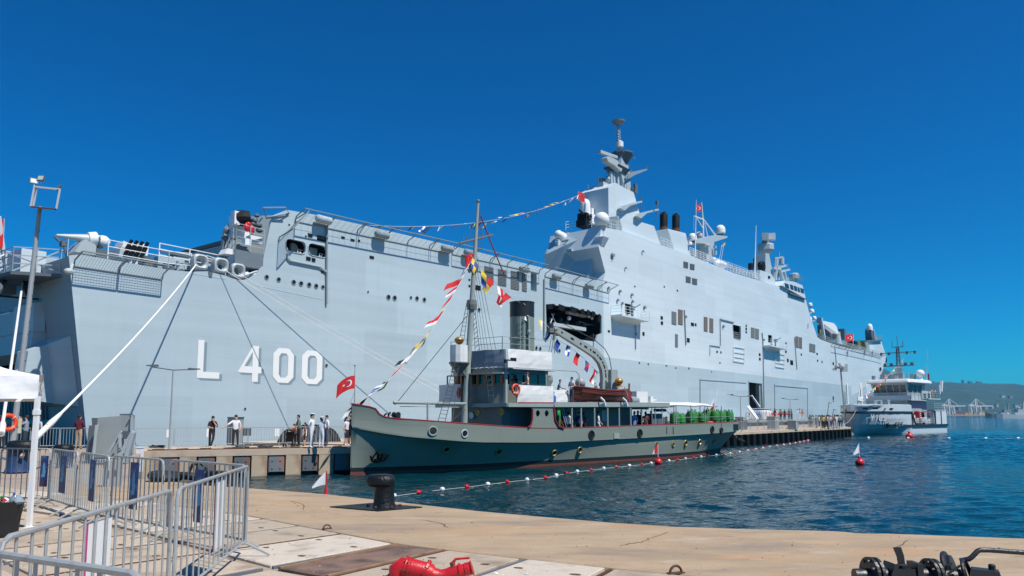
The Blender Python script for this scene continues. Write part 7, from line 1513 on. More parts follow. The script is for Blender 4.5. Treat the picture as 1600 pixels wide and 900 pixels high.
pc = G(362,696.0)+V((0,.5,0)); t = thing('electric_cabinet', 'grey green electric cabinet behind the man in white shirt on the pier', 'cabinet', pc, R(15)); mb = MB(); mb.span((-.42,-.3,0),(.42,.3,1.6)); mb.build('body', M['pale'], t); mb = MB(); mb.span((-.46,-.34,1.6),(.46,.34,1.67)); mb.span((-.44,-.31,.05),(-.1,-.302,1.55)); mb.build('roof', M['poled'], t)
mb = MB(); mb.span((.42,-.2,.55),(.9,-.15,1.0)); mb.build('side_sign', M['poled'], t)
fd = thing('ship_fender', 'huge round black rubber fender floating between the pier and the ship', 'fender', V((-14.4,51.0,WZ)), math.atan2(DIR.y,DIR.x)); cpx = G(484,692); dd = ray(484,676); fc = CAM+dd*(49.5/dd.y); fd.location = (fc.x, fc.y, 0)
mb = MB(); rg = []
for i in range(17):
    a = math.pi*i/16; x = -2.1*math.cos(a)
    r_ = 1.5*min(1,math.sin(a)**.5+.02); rg.append([V((x, r_*math.cos(2*math.pi*j/24), -.45+r_*math.sin(2*math.pi*j/24))) for j in range(24)])
mb.loft(rg); mb.build('rubber_body', M['tyre'], fd, smooth=True)
for x in (-1.5,-.9,-.3,.3,.9,1.5):
    mb = MB(); r_ = 1.5*min(1,math.sin(math.acos(x/-2.1))**.5); mb.torus((x,0,-.45),r_+.03,.11,(1,0,0),24,6); mb.build('tyre_band', M['black'], fd)
mb = MB()
for i, (x, y) in enumerate(((150,699),(205,698.5),(330,697.6),(395,697))):
    pass
for i, (px_, lab) in enumerate(((412,'coil of dark rope lying on the pier left of the fender'),(243,'coil of dark rope lying on the pier left of the street lamp'),(374,'loose loop of dark rope on the pier edge'))):
    t = thing('rope_coil', lab, 'rope', G(px_, 699.6 if i < 2 else 701.2), 0, 'rope coils on the pier'); mb = MB()
    for k_ in range(4): mb.torus((.1*k_,0,.05+.05*(k_ % 2)),.32-.04*k_,.035,(.15*math.sin(k_),.1,1),16,5)
    mb.build('coil', M['ropet'], t)
# long low boarding platform and blocks on the far pier
bd0 = E2+PD*70-PN*14.4; L_ = 34; t = thing('boarding_platform', 'long low dark platform on the far pier under the row of white sailors', 'platform', bd0, math.atan2(PD.y,PD.x)); mb = MB(); mb.span((0,0,.55),(L_,5.6,.98)); mb.build('deck', M['shipmid'], t); mb = MB()
for i in range(12): mb.span((.5+i*3.9,.3,0),(.9+i*3.9,5,.55))
mb.span((0,.6,.05),(L_,.7,.5)); mb.build('under_frame', M['poled'], t, kind='stuff')
mb = MB(); rails(mb, [(13,.1,.98),(L_,.1,.98)], 1.1, 2.0, .045, 2); mb.build('railing', M['poled'], t, kind='stuff')
mb = MB(); mb.span((14,-.02,1.7),(L_-1,.04,2.1)); mb.build('red_banner', flat((.5,.03,.03), .7, 0, 'red_banner'), t)
PLT = (bd0, math.atan2(PD.y,PD.x))
for px_, w_, h_, lab in ((1185,.9,1.45,'grey concrete block standing on the far pier by the gangway foot'),(1237,1.4,1.5,'pale double post block at the middle of the far pier'),(1268,.8,1.0,'low grey post block on the far pier near the crowd')):
    pp = G(px_, 671.5)-PN*2.2; t = thing('pier_block', lab, 'block', pp, math.atan2(PD.y,PD.x), 'blocks on the far pier'); mb = MB(); mb.span((-w_/2,-.5,0),(w_/2,.5,h_)); mb.build('body', M['pale'], t); mb = MB(); mb.span((-w_/2-.05,-.55,h_),(w_/2+.05,.55,h_+.1)); mb.build('cap', M['pierc'], t)
gg = G(1185,668)-PN*7.2; t = thing('gangway', 'white handrailed gangway sloping from the far pier up to the open side door', 'gangway', (gg.x,gg.y,0), 0)
def gq(px, py, d): r = ray(px,py); return CAM+r*((gg.y+d)/r.y)-V((gg.x,gg.y,0))
mb = MB(); mb.bar(gq(1183,655,0), gq(1169,636,3), .5,.25); mb.build('ramp', M['dome'], t); mb = MB(); mb.bar(gq(1184,653,-.4), gq(1169.5,633,2.6), .12); mb.build('handrail', M['white'], t)
t = thing('dark_crate', 'small dark bollard like crate on the far pier near the gangway foot', 'crate', G(1178.5,671.5)-PN*1.5, .6); mb = MB(); mb.span((-.5,-.4,0),(.5,.4,1.0)); mb.build('box', M['poled'], t); mb = MB(); mb.span((-.55,-.45,1.0),(.55,.45,1.1)); mb.build('lid', M['black'], t)
# ================================================================== people
_body = {}
J0 = dict(P=(0,0,.96), W=(0,0,1.12), C=(0,.01,1.32), N=(0,.01,1.47), H0=(0,-.01,1.56), H1=(0,-.015,1.655))
POSES = {
 'stand': {}, 'walk': dict(KL=(.10,-.16,.53), AL=(.10,-.20,.10), KR=(-.10,-.02,.50), AR=(-.10,.26,.14), EL=(.25,.10,1.18), HL=(.24,.0,.93), ER=(-.25,-.02,1.17), HR=(-.22,-.18,.97)),
 'rail': dict(lean=-.16, EL=(.24,-.16,1.17), HL=(.20,-.42,1.08), ER=(-.24,-.16,1.17), HR=(-.18,-.42,1.08)),
 'chin': dict(lean=-.14, EL=(.20,-.28,1.14), HL=(.02,-.22,1.42), ER=(-.24,-.18,1.16), HR=(-.10,-.38,1.09), KL=(.06,-.10,.52), AL=(-.06,-.08,.1)),
 'reach': dict(ER=(-.38,-.10,1.25), HR=(-.58,-.22,1.10), EL=(.26,.05,1.17), HL=(.22,-.10,.97), KL=(.12,-.06,.5), AL=(.14,-.02,.09)),
 'photo': dict(EL=(.24,-.20,1.30), HL=(.07,-.30,1.60), ER=(-.24,-.20,1.30), HR=(-.07,-.30,1.60)),
 'front': dict(EL=(.24,-.02,1.16), HL=(.06,-.22,1.10), ER=(-.24,-.02,1.16), HR=(-.05,-.23,1.09)),
 'back': dict(EL=(.26,.06,1.17), HL=(.06,.16,.98), ER=(-.26,.06,1.17), HR=(-.05,.16,.97)),
 'sit': dict(drop=.48, KL=(.11,-.42,.50), AL=(.11,-.42,.1), KR=(-.11,-.42,.50), AR=(-.11,-.42,.1), EL=(.24,-.06,.72), HL=(.14,-.30,.58), ER=(-.24,-.06,.72), HR=(-.14,-.30,.58)),
 'push': dict(lean=-.06, EL=(.24,-.10,1.14), HL=(.16,-.38,1.02), ER=(-.24,-.10,1.14), HR=(-.16,-.38,1.02)),
 'climb': dict(lean=-.10, EL=(.26,-.18,1.25), HL=(.26,-.40,1.22), ER=(-.26,-.14,1.2), HR=(-.26,-.36,1.12), KL=(.10,-.26,.68), AL=(.10,-.18,.30)),
}
def body_mesh(pose, detail):
    key = (pose, detail)
    if key in _body: return _body[key]
    d = POSES[pose]; lean = d.get('lean', 0); dr = d.get('drop', 0)
    j = {k: V(v)-V((0,0,dr)) for k, v in J0.items()}
    for k, f in (('W',.2),('C',.65),('N',.95),('H0',1.1),('H1',1.15)): j[k].y += lean*f; j[k].z -= abs(lean)*f*.25
    sp = lambda k, v: V(d[k]) if k in d else V(v)-V((0,0,dr))
    for s_, n_ in ((1,'L'),(-1,'R')):
        j['S'+n_] = V((s_*.165, .01+lean*.85, 1.405-dr-abs(lean)*.2)); j['E'+n_] = sp('E'+n_, (s_*.245, .05, 1.14)); j['H'+n_] = sp('H'+n_, (s_*.235, -.05, .90))
        j['I'+n_] = V((s_*.085, 0, .90-dr)); 
        j['K'+n_] = V(d['K'+n_]) if 'K'+n_ in d else V((s_*.095, -.015, .50)); j['A'+n_] = V(d['A'+n_]) if 'A'+n_ in d else V((s_*.10, .02, .09))
        j['T'+n_] = j['A'+n_]+V((s_*.015, -.15, -.045))
    names = list(j); ix = {k: i for i, k in enumerate(names)}
    E_ = [('P','W','t'),('W','C','t'),('C','N','t'),('N','H0','h'),('H0','H1','h')]
    for n_ in 'LR': E_ += [('C','S'+n_,'t'),('S'+n_,'E'+n_,'u'),('E'+n_,'H'+n_,'f'),('P','I'+n_,'l'),('I'+n_,'K'+n_,'l'),('K'+n_,'A'+n_,'c'),('A'+n_,'T'+n_,'s')]
    rad = dict(P=.135, W=.125, C=.14, N=.058, H0=.085, H1=.085)
    for n_ in 'LR': rad.update({'S'+n_:.072,'E'+n_:.046,'H'+n_:.034,'I'+n_:.098,'K'+n_:.066,'A'+n_:.046,'T'+n_:.038})
    me = bpy.data.meshes.new('body'); me.from_pydata([j[k] for k in names], [(ix[a],ix[b]) for a,b,_ in E_], []); o = bpy.data.objects.new('body_tmp', me); COL.objects.link(o)
    o.modifiers.new('skin','SKIN'); sub = o.modifiers.new('sub','SUBSURF'); sub.levels = sub.render_levels = 2 if detail else 1
    for i, k in enumerate(names): v = me.skin_vertices[0].data[i]; v.radius = (rad[k],rad[k]); v.use_root = (k == 'P')
    dg = bpy.context.evaluated_depsgraph_get(); dg.update(); m2 = bpy.data.meshes.new_from_object(o.evaluated_get(dg)); bpy.data.objects.remove(o)
    vs = [tuple(v.co) for v in m2.vertices]; fs = [tuple(p.vertices) for p in m2.polygons]; reg = []
    for p in m2.polygons:
        c = V(p.center); best, bd_ = 't', 9
        for a, b, r_ in E_:
            A, B = j[a], j[b]; t = max(0,min(1,(c-A).dot(B-A)/max(1e-6,(B-A).length_squared))); dd = (c-A-(B-A)*t).length - rad[a]*.35
            if dd < bd_: best, bd_ = r_, dd; tt = t
        if best == 't' and c.z < .98-dr: best = 'l'
        if best == 'h' and c.z < j['N'].z+.005: best = 't'
        reg.append('tuflchs'.index(best))
    # torso a little flatter front to back
    vs = [(x, y*.86 if z > .85-dr and abs(x) < .2 else y, z) for x, y, z in vs]
    mb = MB(); mb.add(vs, fs, reg)
    if detail:
        for n_, s_ in (('L',1),('R',-1)):
            w_, e = j['H'+n_], j['E'+n_]; d_ = (w_-e).normalized(); a = d_.cross(V((1,.2,0))).normalized() if abs(d_.x) < .7 else d_.cross(V((0,0,1))).normalized(); b_ = a.cross(d_)
            mb.tube([w_-d_*.01, w_+d_*.045, w_+d_*.085],[.03,.036,.03],8,2)
            for k in range(4): o_ = w_+a*(.024*(k-1.5))+d_*.075; L_ = (.06,.075,.08,.06)[k]; mb.tube([o_, o_+d_*L_*.5+b_*.006*s_, o_+d_*L_*.85+b_*.025*s_],[.0095,.009,.007],5,2)
            mb.tube([w_+a*.03+d_*.02, w_+a*.055+d_*.05+b_*.01, w_+a*.055+d_*.085+b_*.02],[.012,.0105,.008],5,2)
        h = j['H1']; mb.tube([h+V((0,-.088,-.0)),h+V((0,-.112,-.03)),h+V((0,-.09,-.035))],[.008,.016,.008],5,5)
        for s_ in (1,-1): mb.ball(h+V((s_*.082,.005,-.03)),.02,6,5,(.5,1,1.4)); mb.ball(h+V((s_*.033,-.083,-.0)),.0105,6,7)
        mb.tube([h+V((-.025,-.085,-.065)),h+V((.025,-.085,-.065))],.006,4,7)
    _body[key] = (mb, h if detail else j['H1'], dr); return _body[key]
_pm = {}
NP = 0
def person(loc, rz, label, shirt, trousers, pose='stand', h=1.75, skin='skin', hair=True, shoes=(.02,.02,.02), sleeve='short', shorts=False, hat=None, detail=True, group=None, longhair=False, haircol=None, bag=None):
    global NP; NP += 1
    mb, hp_, dr = body_mesh(pose, detail)
    sk = M[skin]; sm, tm, fm_ = cloth(shirt), cloth(trousers), cloth(shoes)
    mats = [sm, sm, sk if sleeve == 'short' else sm, tm, sk if shorts else tm, sk, fm_, M['hair']]
    if sleeve == 'none': mats[1] = sk
    k = (pose, detail, tuple(m.name for m in mats))
    if k not in _pm: _pm[k] = mb.mesh('body', mats, True)
    t = thing('person', label, 'person', loc, rz, group); s_ = h/1.75
    inst('body', _pm[k], t, scale=(s_,s_,s_))
    hm = M['hair'] if haircol is None else flat(haircol,.7,0,'hair')
    H = hp_+V((0,.012,.01)); 
    if hair:
        mb2 = MB(); mb2.ball(H+V((0,.022,.022)),.095,12,0,(.95,1.0,.95),-5,90); mb2.ball(H+V((0,.05,-.02)),.080,10,0,(1.0,.75,1.0))
        if longhair: mb2.tube([H+V((0,.06,.0)),H+V((0,.10,-.12)),H+V((0,.10,-.28)),H+V((0,.09,-.36))],[.085,.10,.09,.04],10)
        o = mb2.build('hair', hm, t, smooth=True); o.scale = (s_,s_,s_)
    if hat:
        mb2 = MB(); z = H+V((0,0,.045))
        if hat == 'officer': mb2.lathe(z,[(.098,-.015),(.10,.03),(.135,.06),(.128,.085),(.03,.095)],16); mb2.tube([z+V((-.06,-.08,-.005)),z+V((0,-.145,-.012)),z+V((.06,-.08,-.005))],.014,6,1); mb2.lathe(z,[(.101,-.015),(.101,.02)],16,1)
        elif hat == 'sailor': mb2.lathe(z,[(.10,-.02),(.102,.035),(.122,.05),(.11,.072),(.02,.078)],14)
        else: mb2.lathe(z,[(.101,-.02),(.10,.03),(.075,.065),(.02,.08)],14); mb2.tube([z+V((-.05,-.085,0)),z+V((0,-.15,-.005)),z+V((.05,-.085,0))],.012,6)
        o = mb2.build('cap', [M['white'] if hat in ('officer','sailor') else cloth(hat), M['black']], t, smooth=True); o.scale = (s_,s_,s_)
    if bag:
        mb2 = MB(); c = V((0,.19,1.22-dr)); mb2.loft([[c+V((x*k_,y*(1 if y < 0 else k_),z)) for x,y in ((-.17,-.08),(.17,-.08),(.15,.09),(-.15,.09))] for z,k_ in ((-.24,.8),(-.16,1.05),(.1,1.0),(.22,.7))]); mb2.tube([c+V((.1,-.1,.18)),c+V((.12,-.30,.17)),c+V((.12,-.32,-.05)),c+V((.1,-.1,-.18))],.02,5); mb2.tube([c+V((-.1,-.1,.18)),c+V((-.12,-.30,.17)),c+V((-.12,-.32,-.05)),c+V((-.1,-.1,-.18))],.02,5)
        mb2.build('strap', cloth(bag), t)
    return t
WHT, BLK, NAVY, JEAN, TAN = (.72,.73,.74), (.014,.015,.018), (.02,.03,.09), (.05,.08,.16), (.42,.30,.18)
fwd_ = lambda deg: R(deg)          # 0 faces the camera side (-Y), 180 faces away
person(G(121.5,702.2), R(180), 'person in maroon shirt and tan trousers watching the ship, back turned', (.10,.012,.03), TAN, 'front', 1.80, hair=True, sleeve='long', shoes=(.05,.03,.02))
person(G(38,706), R(-75), 'person in grey shirt holding a camera to the face beside the floodlight mast', (.26,.31,.36), (.03,.035,.05), 'photo', 1.76)
person(G(57,705), R(170), 'person in pale checked shirt wearing a black backpack, back turned', (.42,.48,.55), (.03,.04,.06), 'stand', 1.74, bag=BLK, haircol=(.25,.27,.3))
person(G(2,706), R(-100), 'person in black top partly cut off behind the orange life ring', BLK, (.03,.03,.04), 'reach', 1.76)
t = thing('pale_board', 'plain pale yellow board held up beside the floodlight mast', 'board', CAM+ray(27.5,664)*(G(34,706).y-.35)/1.0*1.0/ray(27.5,664).y, R(10)); mb = MB(); mb.span((-.17,-.01,-.40),(.17,.01,.36)); mb.build('sheet', M['ply'], t); mb = MB(); mb.span((-.18,-.014,.34),(.18,.014,.37)); mb.build('edge', M['brown'], t)
person(G(330,700.6), R(35), 'person in black leaning on the pier barrier, hand at the mouth', BLK, BLK, 'chin', 1.76, shoes=(.6,.6,.6))
person(G(367,699.4), R(20), 'person in white T-shirt and dark trousers reaching out to the barrier', WHT, (.02,.022,.028), 'reach', 1.78, shoes=(.4,.4,.4))
person(G(466.5,698), R(-60), 'person in green T-shirt pushing a pushchair on the pier', (.10,.17,.13), BLK, 'push', 1.80)
person(G(475.5,697.3), R(-80), 'child in brown top and dark shorts behind the green shirted adult', (.22,.10,.08), BLK, 'stand', 1.35, shorts=True)
person(G(459,697.6), R(30), 'small child in orange pink top standing by the pushchair', (.45,.20,.14), (.03,.03,.04), 'stand', 1.28)
person(G(486.5,700.5), R(75), 'white uniformed naval officer with peaked cap standing side on', WHT, WHT, 'back', 1.83, sleeve='long', hat='officer', shoes=WHT)
person(G(501.5,700.8), R(170), 'white uniformed sailor with back turned beside the officer', WHT, WHT, 'front', 1.66, sleeve='long', hat='sailor', shoes=WHT)
person(G(509,698), R(-40), 'person in white shirt and jeans talking to the white uniformed sailors', WHT, JEAN, 'front', 1.76)
person(G(541,696.4), R(60), 'person with long dark hair, white top and dark skirt near the steamer bow', (.62,.63,.68), (.03,.03,.05), 'stand', 1.66, shorts=True, longhair=True, shoes=(.7,.7,.7))
person(G(547,696.2), R(-30), 'person in black shirt mostly hidden by the steamer bow', BLK, (.03,.03,.04), 'stand', 1.76)
# pushchair and the child in it
pc_ = G(451,698.6); t = thing('pushchair', 'dark folding pushchair with a child in it on the pier', 'pushchair', pc_, R(-150)); mb = MB()
for s_ in (-.22,.22):
    for y in (-.32,.3): mb.torus((s_,y,.1),.09,.022,(1,0,0),14,6)
mb.build('wheel', M['tyre'], t); mb = MB()
for s_ in (-.22,.22): mb.tube([(s_,-.32,.1),(s_,.05,.5),(s_,.42,1.0)],.016,5); mb.tube([(s_,.3,.1),(s_,.05,.5)],.016,5)
mb.tube([(-.22,.42,1.0),(.22,.42,1.0)],.02,5); mb.build('frame', M['shipdark'], t); mb = MB(); mb.hexa([(-.2,-.2,.36),(.2,-.2,.36),(.2,.12,.32),(-.2,.12,.32)],[(-.2,-.2,.41),(.2,-.2,.41),(.2,.12,.38),(-.2,.12,.38)]); mb.hexa([(-.2,.1,.36),(.2,.1,.36),(.2,.16,.36),(-.2,.16,.36)],[(-.2,.26,.85),(.2,.26,.85),(.2,.31,.85),(-.2,.31,.85)]); mb.build('seat', M['black'], t)
person(pc_+V((.03,-.02,.20)), R(-150), 'small child with tan hat sitting in the dark pushchair', (.62,.55,.48), (.60,.50,.42), 'sit', .92, hat=(.55,.33,.14), shoes=WHT)
# on board the steamer
def onb(px, z, y, rz, *a, **k):
    p = V((TG.y(px, 640, y).x, y, z)); return person(TG.w(p), rz+TG.rz, *a, **k)
onb(824,2.62,-2.9,R(180+60),'person with bare pale back leaning on the steamer bridge wing', (.62,.40,.32), (.03,.03,.04), 'front', 1.70, sleeve='none', haircol=(.12,.05,.03))
onb(866,1.62,-3.35,R(180),'person in blue shirt and red cap climbing down the steamer ladder', (.03,.10,.36), NAVY, 'climb', 1.62, hat=(.5,.03,.03), detail=True)
onb(872.5,.95,-3.3,R(180),'person in bright green dress on the steamer ladder', (.03,.30,.06), (.03,.30,.06), 'climb', 1.66, haircol=(.35,.12,.05))
onb(882,.28,-2.9,R(150),'person in blue T-shirt at the foot of the steamer ladder', (.03,.08,.25), BLK, 'front', 1.74)
onb(878.5,.28,-2.6,R(60),'person in dark blue top standing furthest inside by the ladder', (.03,.06,.16), BLK, 'stand', 1.78)
onb(888.5,.27,-3.1,R(120),'person in white T-shirt beside the second deck stanchion', WHT, BLK, 'stand', 1.70)
onb(904,.27,-2.9,R(-70),'person in navy top looking along the steamer deck', (.03,.05,.16), BLK, 'stand', 1.72)
onb(912,.27,-2.7,R(100),'person in olive brown top on the steamer deck', (.16,.13,.09), BLK, 'front', 1.70)
onb(935,.27,-3.0,R(40),'person in white T-shirt walking beside the steamer house', WHT, (.65,.65,.66), 'walk', 1.74)
onb(991,.30,-2.8,R(170),'person in pale blue long coat under the steamer awning', (.20,.28,.46), (.20,.28,.46), 'stand', 1.74, sleeve='long')
onb(996.5,.30,-2.2,R(150),'person in black with arms folded under the steamer awning', BLK, BLK, 'front', 1.78)
onb(1001.5,.30,-2.5,R(-150),'tall person in black coat beside the awning post', (.02,.02,.03), BLK, 'stand', 1.80, sleeve='long')
onb(1008.5,.30,-3.0,R(130),'person in brown dress beside the awning post', (.16,.06,.05), (.16,.06,.05), 'front', 1.70)
onb(1017.5,.30,-2.4,R(-40),'person in grey blue shirt near the deck chest', (.13,.20,.26), BLK, 'stand', 1.78)
onb(1041.5,.42,-2.9,R(20),'person in dark clothes sitting at the steamer rail', (.03,.04,.07), BLK, 'sit', 1.70)
onb(893.5,2.45,-2.9,R(-90),'person in white vest standing at the lifeboat bow', (.60,.60,.62), (.05,.05,.07), 'front', 1.74, sleeve='none')
onb(872,2.50,-1.9,R(40),'person in grey bending over the white canvas on the boat deck', (.20,.22,.25), BLK, 'rail', 1.6)
# on the far pier platform
rp = random.Random(11)
pz = .985
for i in range(17):
    px_ = 1171.5+i*1.85+rp.uniform(-.4,.4); row = i % 2
    p = G(px_, 656.0+.3*row, pz); blue = i in (4,5,6,7,8,9)
    person(p, R(200+rp.uniform(-25,25)), 'pale blue shirted cadet in the row of uniformed sailors on the low platform' if blue else 'white uniformed sailor in the row on the low platform by the open side door', (.30,.42,.58) if blue else WHT, (.20,.28,.40) if blue else WHT, 'stand', 1.76, sleeve='long', hat='sailor', detail=False, group='cadets in the row on the platform' if blue else 'sailors in the row on the platform', shoes=BLK)
for px_, py_, z, sh, tr, pose, lab, hat in (
 (1204,655.7,pz,WHT,WHT,'stand','white uniformed sailor standing apart, just right of the row on the platform','sailor'),
 (1210.5,655.7,pz,BLK,BLK,'stand','person in black among white figures on the platform',None),
 (1214,655.7,pz,WHT,WHT,'walk','white uniformed person striding on the platform right of the black clad one','sailor'),
 (1220.5,655.7,pz,(.10,.13,.08),BLK,'stand','person in dark green on the platform beside the railing start',None),
 (1226.5,655.7,pz,(.03,.03,.04),BLK,'front','person in black jacket on the platform left of the red banner',None),
 (1237,655.7,pz,(.10,.07,.08),BLK,'stand','person in dark plum top behind the red banner',None),
 (1246.5,655.9,pz,WHT,WHT,'stand','tall white uniformed sailor in front of the red banner','officer'),
 (1250,655.9,pz,(.60,.55,.56),WHT,'walk','person in white with pink tint walking past the red banner',None),
 (1254,655.9,pz,(.75,.22,.03),WHT,'stand','person in bright orange vest at the red banner',None),
 (1275.5,669.4,0,(.10,.18,.24),(.03,.04,.06),'stand','person in teal shirt at the left end of the pier crowd',None),
 (1280.5,668.6,0,WHT,JEAN,'front','tall person in white shirt and jeans in the pier crowd',None),
 (1285.5,668.8,0,(.10,.09,.07),(.13,.09,.05),'stand','person in khaki brown clothes in the pier crowd',None),
 (1289,668.4,0,(.45,.10,.10),BLK,'stand','person in red top and black trousers in the pier crowd',None),
 (1292,668.2,0,(.02,.02,.03),BLK,'front','person all in black in the middle of the pier crowd',None),
 (1295.5,669.6,0,(.55,.20,.16),(.6,.6,.62),'stand','person in salmon shirt and white trousers in the pier crowd',None),
 (1298,669.2,0,(.62,.58,.55),(.05,.06,.10),'walk','person in cream top and navy trousers in the pier crowd',None),
 (1301,668.8,0,(.30,.05,.06),(.2,.2,.22),'stand','person in dark red top and grey trousers in the pier crowd',None),
 (1304,669,0,(.08,.09,.10),(.55,.55,.55),'stand','person in charcoal shirt and pale trousers in the pier crowd',None),
 (1307.5,668.6,0,(.66,.66,.68),(.60,.60,.62),'front','person dressed all in white in the pier crowd near the tender',None),
 (1310.5,668.4,0,(.20,.26,.34),BLK,'stand','person in slate blue shirt in the pier crowd near the tender',None),
 (1313.5,668.2,0,(.40,.36,.30),(.03,.03,.04),'stand','person in beige shirt and black trousers near the tender bow',None),
 (1316,667.8,0,(.04,.05,.10),(.04,.05,.10),'stand','person in navy blue overalls beside the tender bow',None),
 (1287,670.2,0,(.50,.45,.10),BLK,'stand','person in mustard yellow top at the front of the pier crowd',None),
 (1293.5,670.4,0,(.64,.64,.66),BLK,'stand','person in white top and black trousers at the front of the pier crowd',None)):
    person(G(px_,py_,z), R(rp.uniform(150,260)), lab, sh, tr, pose, rp.uniform(1.66,1.82), hat=hat, detail=False, sleeve='long' if hat else 'short')
cols = (('olive green',(.12,.14,.07)),('sky blue',(.25,.40,.60)),('burgundy',(.20,.03,.06)),('lemon yellow',(.60,.50,.12)),('mint green',(.35,.52,.42)),('grey',(.25,.26,.27)),('coral',(.58,.22,.18)))
trs = (('black trousers',BLK),('pale trousers',(.55,.52,.46)),('denim trousers',(.07,.11,.22)))
for i in range(20):
    cn_, cc_ = cols[i % 7]; tn_, tc_ = trs[(i//7) % 3]; px_ = 1266+((i*13) % 50)*1.0 if i < 14 else 1197+((i-14)*7.3)
    p = G(px_, 668.2-((i*5) % 9)*.12, 0) if i < 14 else G(px_, 655.5, pz)
    person(p, R(rp.uniform(120,280)), f'person in {cn_} top and {tn_} ' + ('in the crowd along the pier end' if i < 14 else 'on the low platform among the sailors'), cc_, tc_, ('stand','front','walk','back')[i % 4], rp.uniform(1.6,1.84), detail=False, group='onlookers on the far pier')
# on the tender
for x, y, z, sh, lab in ((22.5,-3.5,4.63,(.75,.25,.03),'person in orange vest on the tender bridge wing'),(24.0,-3.6,4.63,(.62,.60,.60),'person in white shirt on the tender bridge wing'),(14.2,-3.6,.2,(.6,.6,.62),'person in white at the tender working deck rail'),(20.5,-3.6,.2,(.03,.04,.09),'person in navy at the tender working deck')):
    person(YT.w((x,y,z)), R(30), lab, sh, BLK, 'stand', 1.76, detail=False)
# ================================================================== flags
FC = dict(r=(.62,.02,.025), y=(.78,.55,.03), b=(.02,.07,.33), w=(.80,.80,.80), k=(.015,.016,.02), o=(.70,.16,.02), m=(.35,.02,.05))
fm_ = {k: pm('flag_'+k, c, .8, var=.05) for k, c in FC.items()}
PAT = ['rw','yb','by','wb','ry','rwb','kw','yk','br','wr','wrw','byb','yr','bw','r','y','oy','wbw']
fr = random.Random(5)
def flag_mesh(hoist, fly, pat, wav=.09, quarter=False):
    nu, nv = 7, 6; mb = MB(); nn = hoist.cross(fly).normalized(); vs = []
    ph = fr.uniform(0,6); L_ = fly.length
    for i in range(nu+1):
        for j in range(nv+1):
            u, v = i/nu, j/nv; vs.append(fly*u+hoist*v+nn*(wav*L_*u*math.sin(5.5*u+ph+1.6*v))+V((0,0,-.16*L_*u*u)))
    fs, ms = [], []; k = len(pat)
    for i in range(nu):
        for j in range(nv):
            fs.append((i*(nv+1)+j,(i+1)*(nv+1)+j,(i+1)*(nv+1)+j+1,i*(nv+1)+j+1))
            if quarter: ms.append((int(i*2/nu)+int(j*2/nv)) % k)
            else: ms.append(min(k-1,int((j if fr.flag else i)*k/(nv if fr.flag else nu))))
    mb.add(vs, fs, ms); return mb
def bunting(name, label, pts, n, size, wind, group=None, pend=.3, spread=.45, fracs=None, seq=None):
    pts = [V(p) for p in pts]; t = thing(name, label, 'bunting', pts[0], 0, group); P = [p-pts[0] for p in pts]
    mb = MB(); mb.tube(P, .012+.006*(size > .8), 4, 0, False); mb.build('line', M['rope'], t)
    Ls = [0]
    for a, b in zip(P, P[1:]): Ls.append(Ls[-1]+(b-a).length)
    def at(s_):
        for i in range(len(P)-1):
            if s_ <= Ls[i+1] or i == len(P)-2: d = (P[i+1]-P[i]).normalized(); return P[i]+d*(s_-Ls[i]), d
    for i in range(n):
        f = fracs[i] if fracs else (i+.5)/n
        p, d = at(Ls[-1]*f); s_ = size*fr.uniform(.85,1.12); fr.flag = fr.random() < .5
        fly = (V(wind)+V((fr.uniform(-spread,spread),fr.uniform(-spread,spread),fr.uniform(-spread,spread)*.8))).normalized()*s_*fr.uniform(1.0,1.45)
        pat = seq[i % len(seq)] if seq else fr.choice(PAT)
        tri = fr.random() < pend
        m_ = flag_mesh(d*s_*(.75), fly, pat, fr.uniform(.06,.16), fr.random() < .25)
        if tri:
            for q in range(len(m_.v)):
                u = (q//7)/7; v = (q % 7)/6; c = d*s_*.75*(.5-v)*u*.75; m_.v[q] = tuple(V(m_.v[q])+c)
        m_.v = [tuple(V(v)+p) for v in m_.v]; m_.build('flag', [fm_[c] for c in pat], t, smooth=True)
    return t
left = V((-.8,-.25,-.55))
a, b = SH.w(S(917,299,3.5)), SH.w(S(576,352,1.5))
bunting('signal_flag_string', 'long string of signal flags dressing the big ship from mast to stern', sag(a,b,24,1.6), 30, .85, (-.55,-.5,-.30), None, .35, .4)
mtop = TG.w(T(738,404,0)); bowp = TG.w(T(556,631,0))
bunting('signal_flag_string', 'string of signal flags from the steamer mast down to its bow', sag(mtop,bowp,20,1.3), 20, .72, left, None, .2, .35, None, ['wb','bwr','r','rw','r','yk','r','rw','y','yb','y','wb','wk','or','r','y'])
q0 = TG.w(T(735,398,0)); q1 = TG.w(T(815,478,-.6)); q2 = TG.w(T(858,513,-.9)); q3 = TG.w(T(952,585,-1.0))
bunting('signal_flag_string', 'string of signal flags from the steamer mast over the funnel to the crane', [q0]+[TG.w(T(x,y,-.5)) for x,y in ((752,420),(780,448),(800,466),(815,474))], 5, .70, (-.3,-.5,-.75), None, .2, .4, (.05,.22,.38,.54,.70), ['yb','yb','ry','wr','r','yr'])
bunting('signal_flag_string', 'string of signal flags hanging between steamer funnel and the boat crane foot', [TG.w(T(x,y,-.7)) for x,y in ((818,474),(838,492),(858,512),(872,532),(890,541),(912,560),(932,580),(950,590))], 9, .62, (-.35,-.4,-.85), None, .2, .35, None, ['bw','yw','wb','b','bwb','r','br','rw','wk','wr','r'])
y0, y1 = YT.w(Y(1344,622,0)), YT.w(Y(1412,560,0))
bunting('signal_flag_string', 'string of small signal flags from the tender bow to its mast', sag(y0,y1,12,.5), 22, .6, (-.4,-.4,-.8), None, .3, .4)
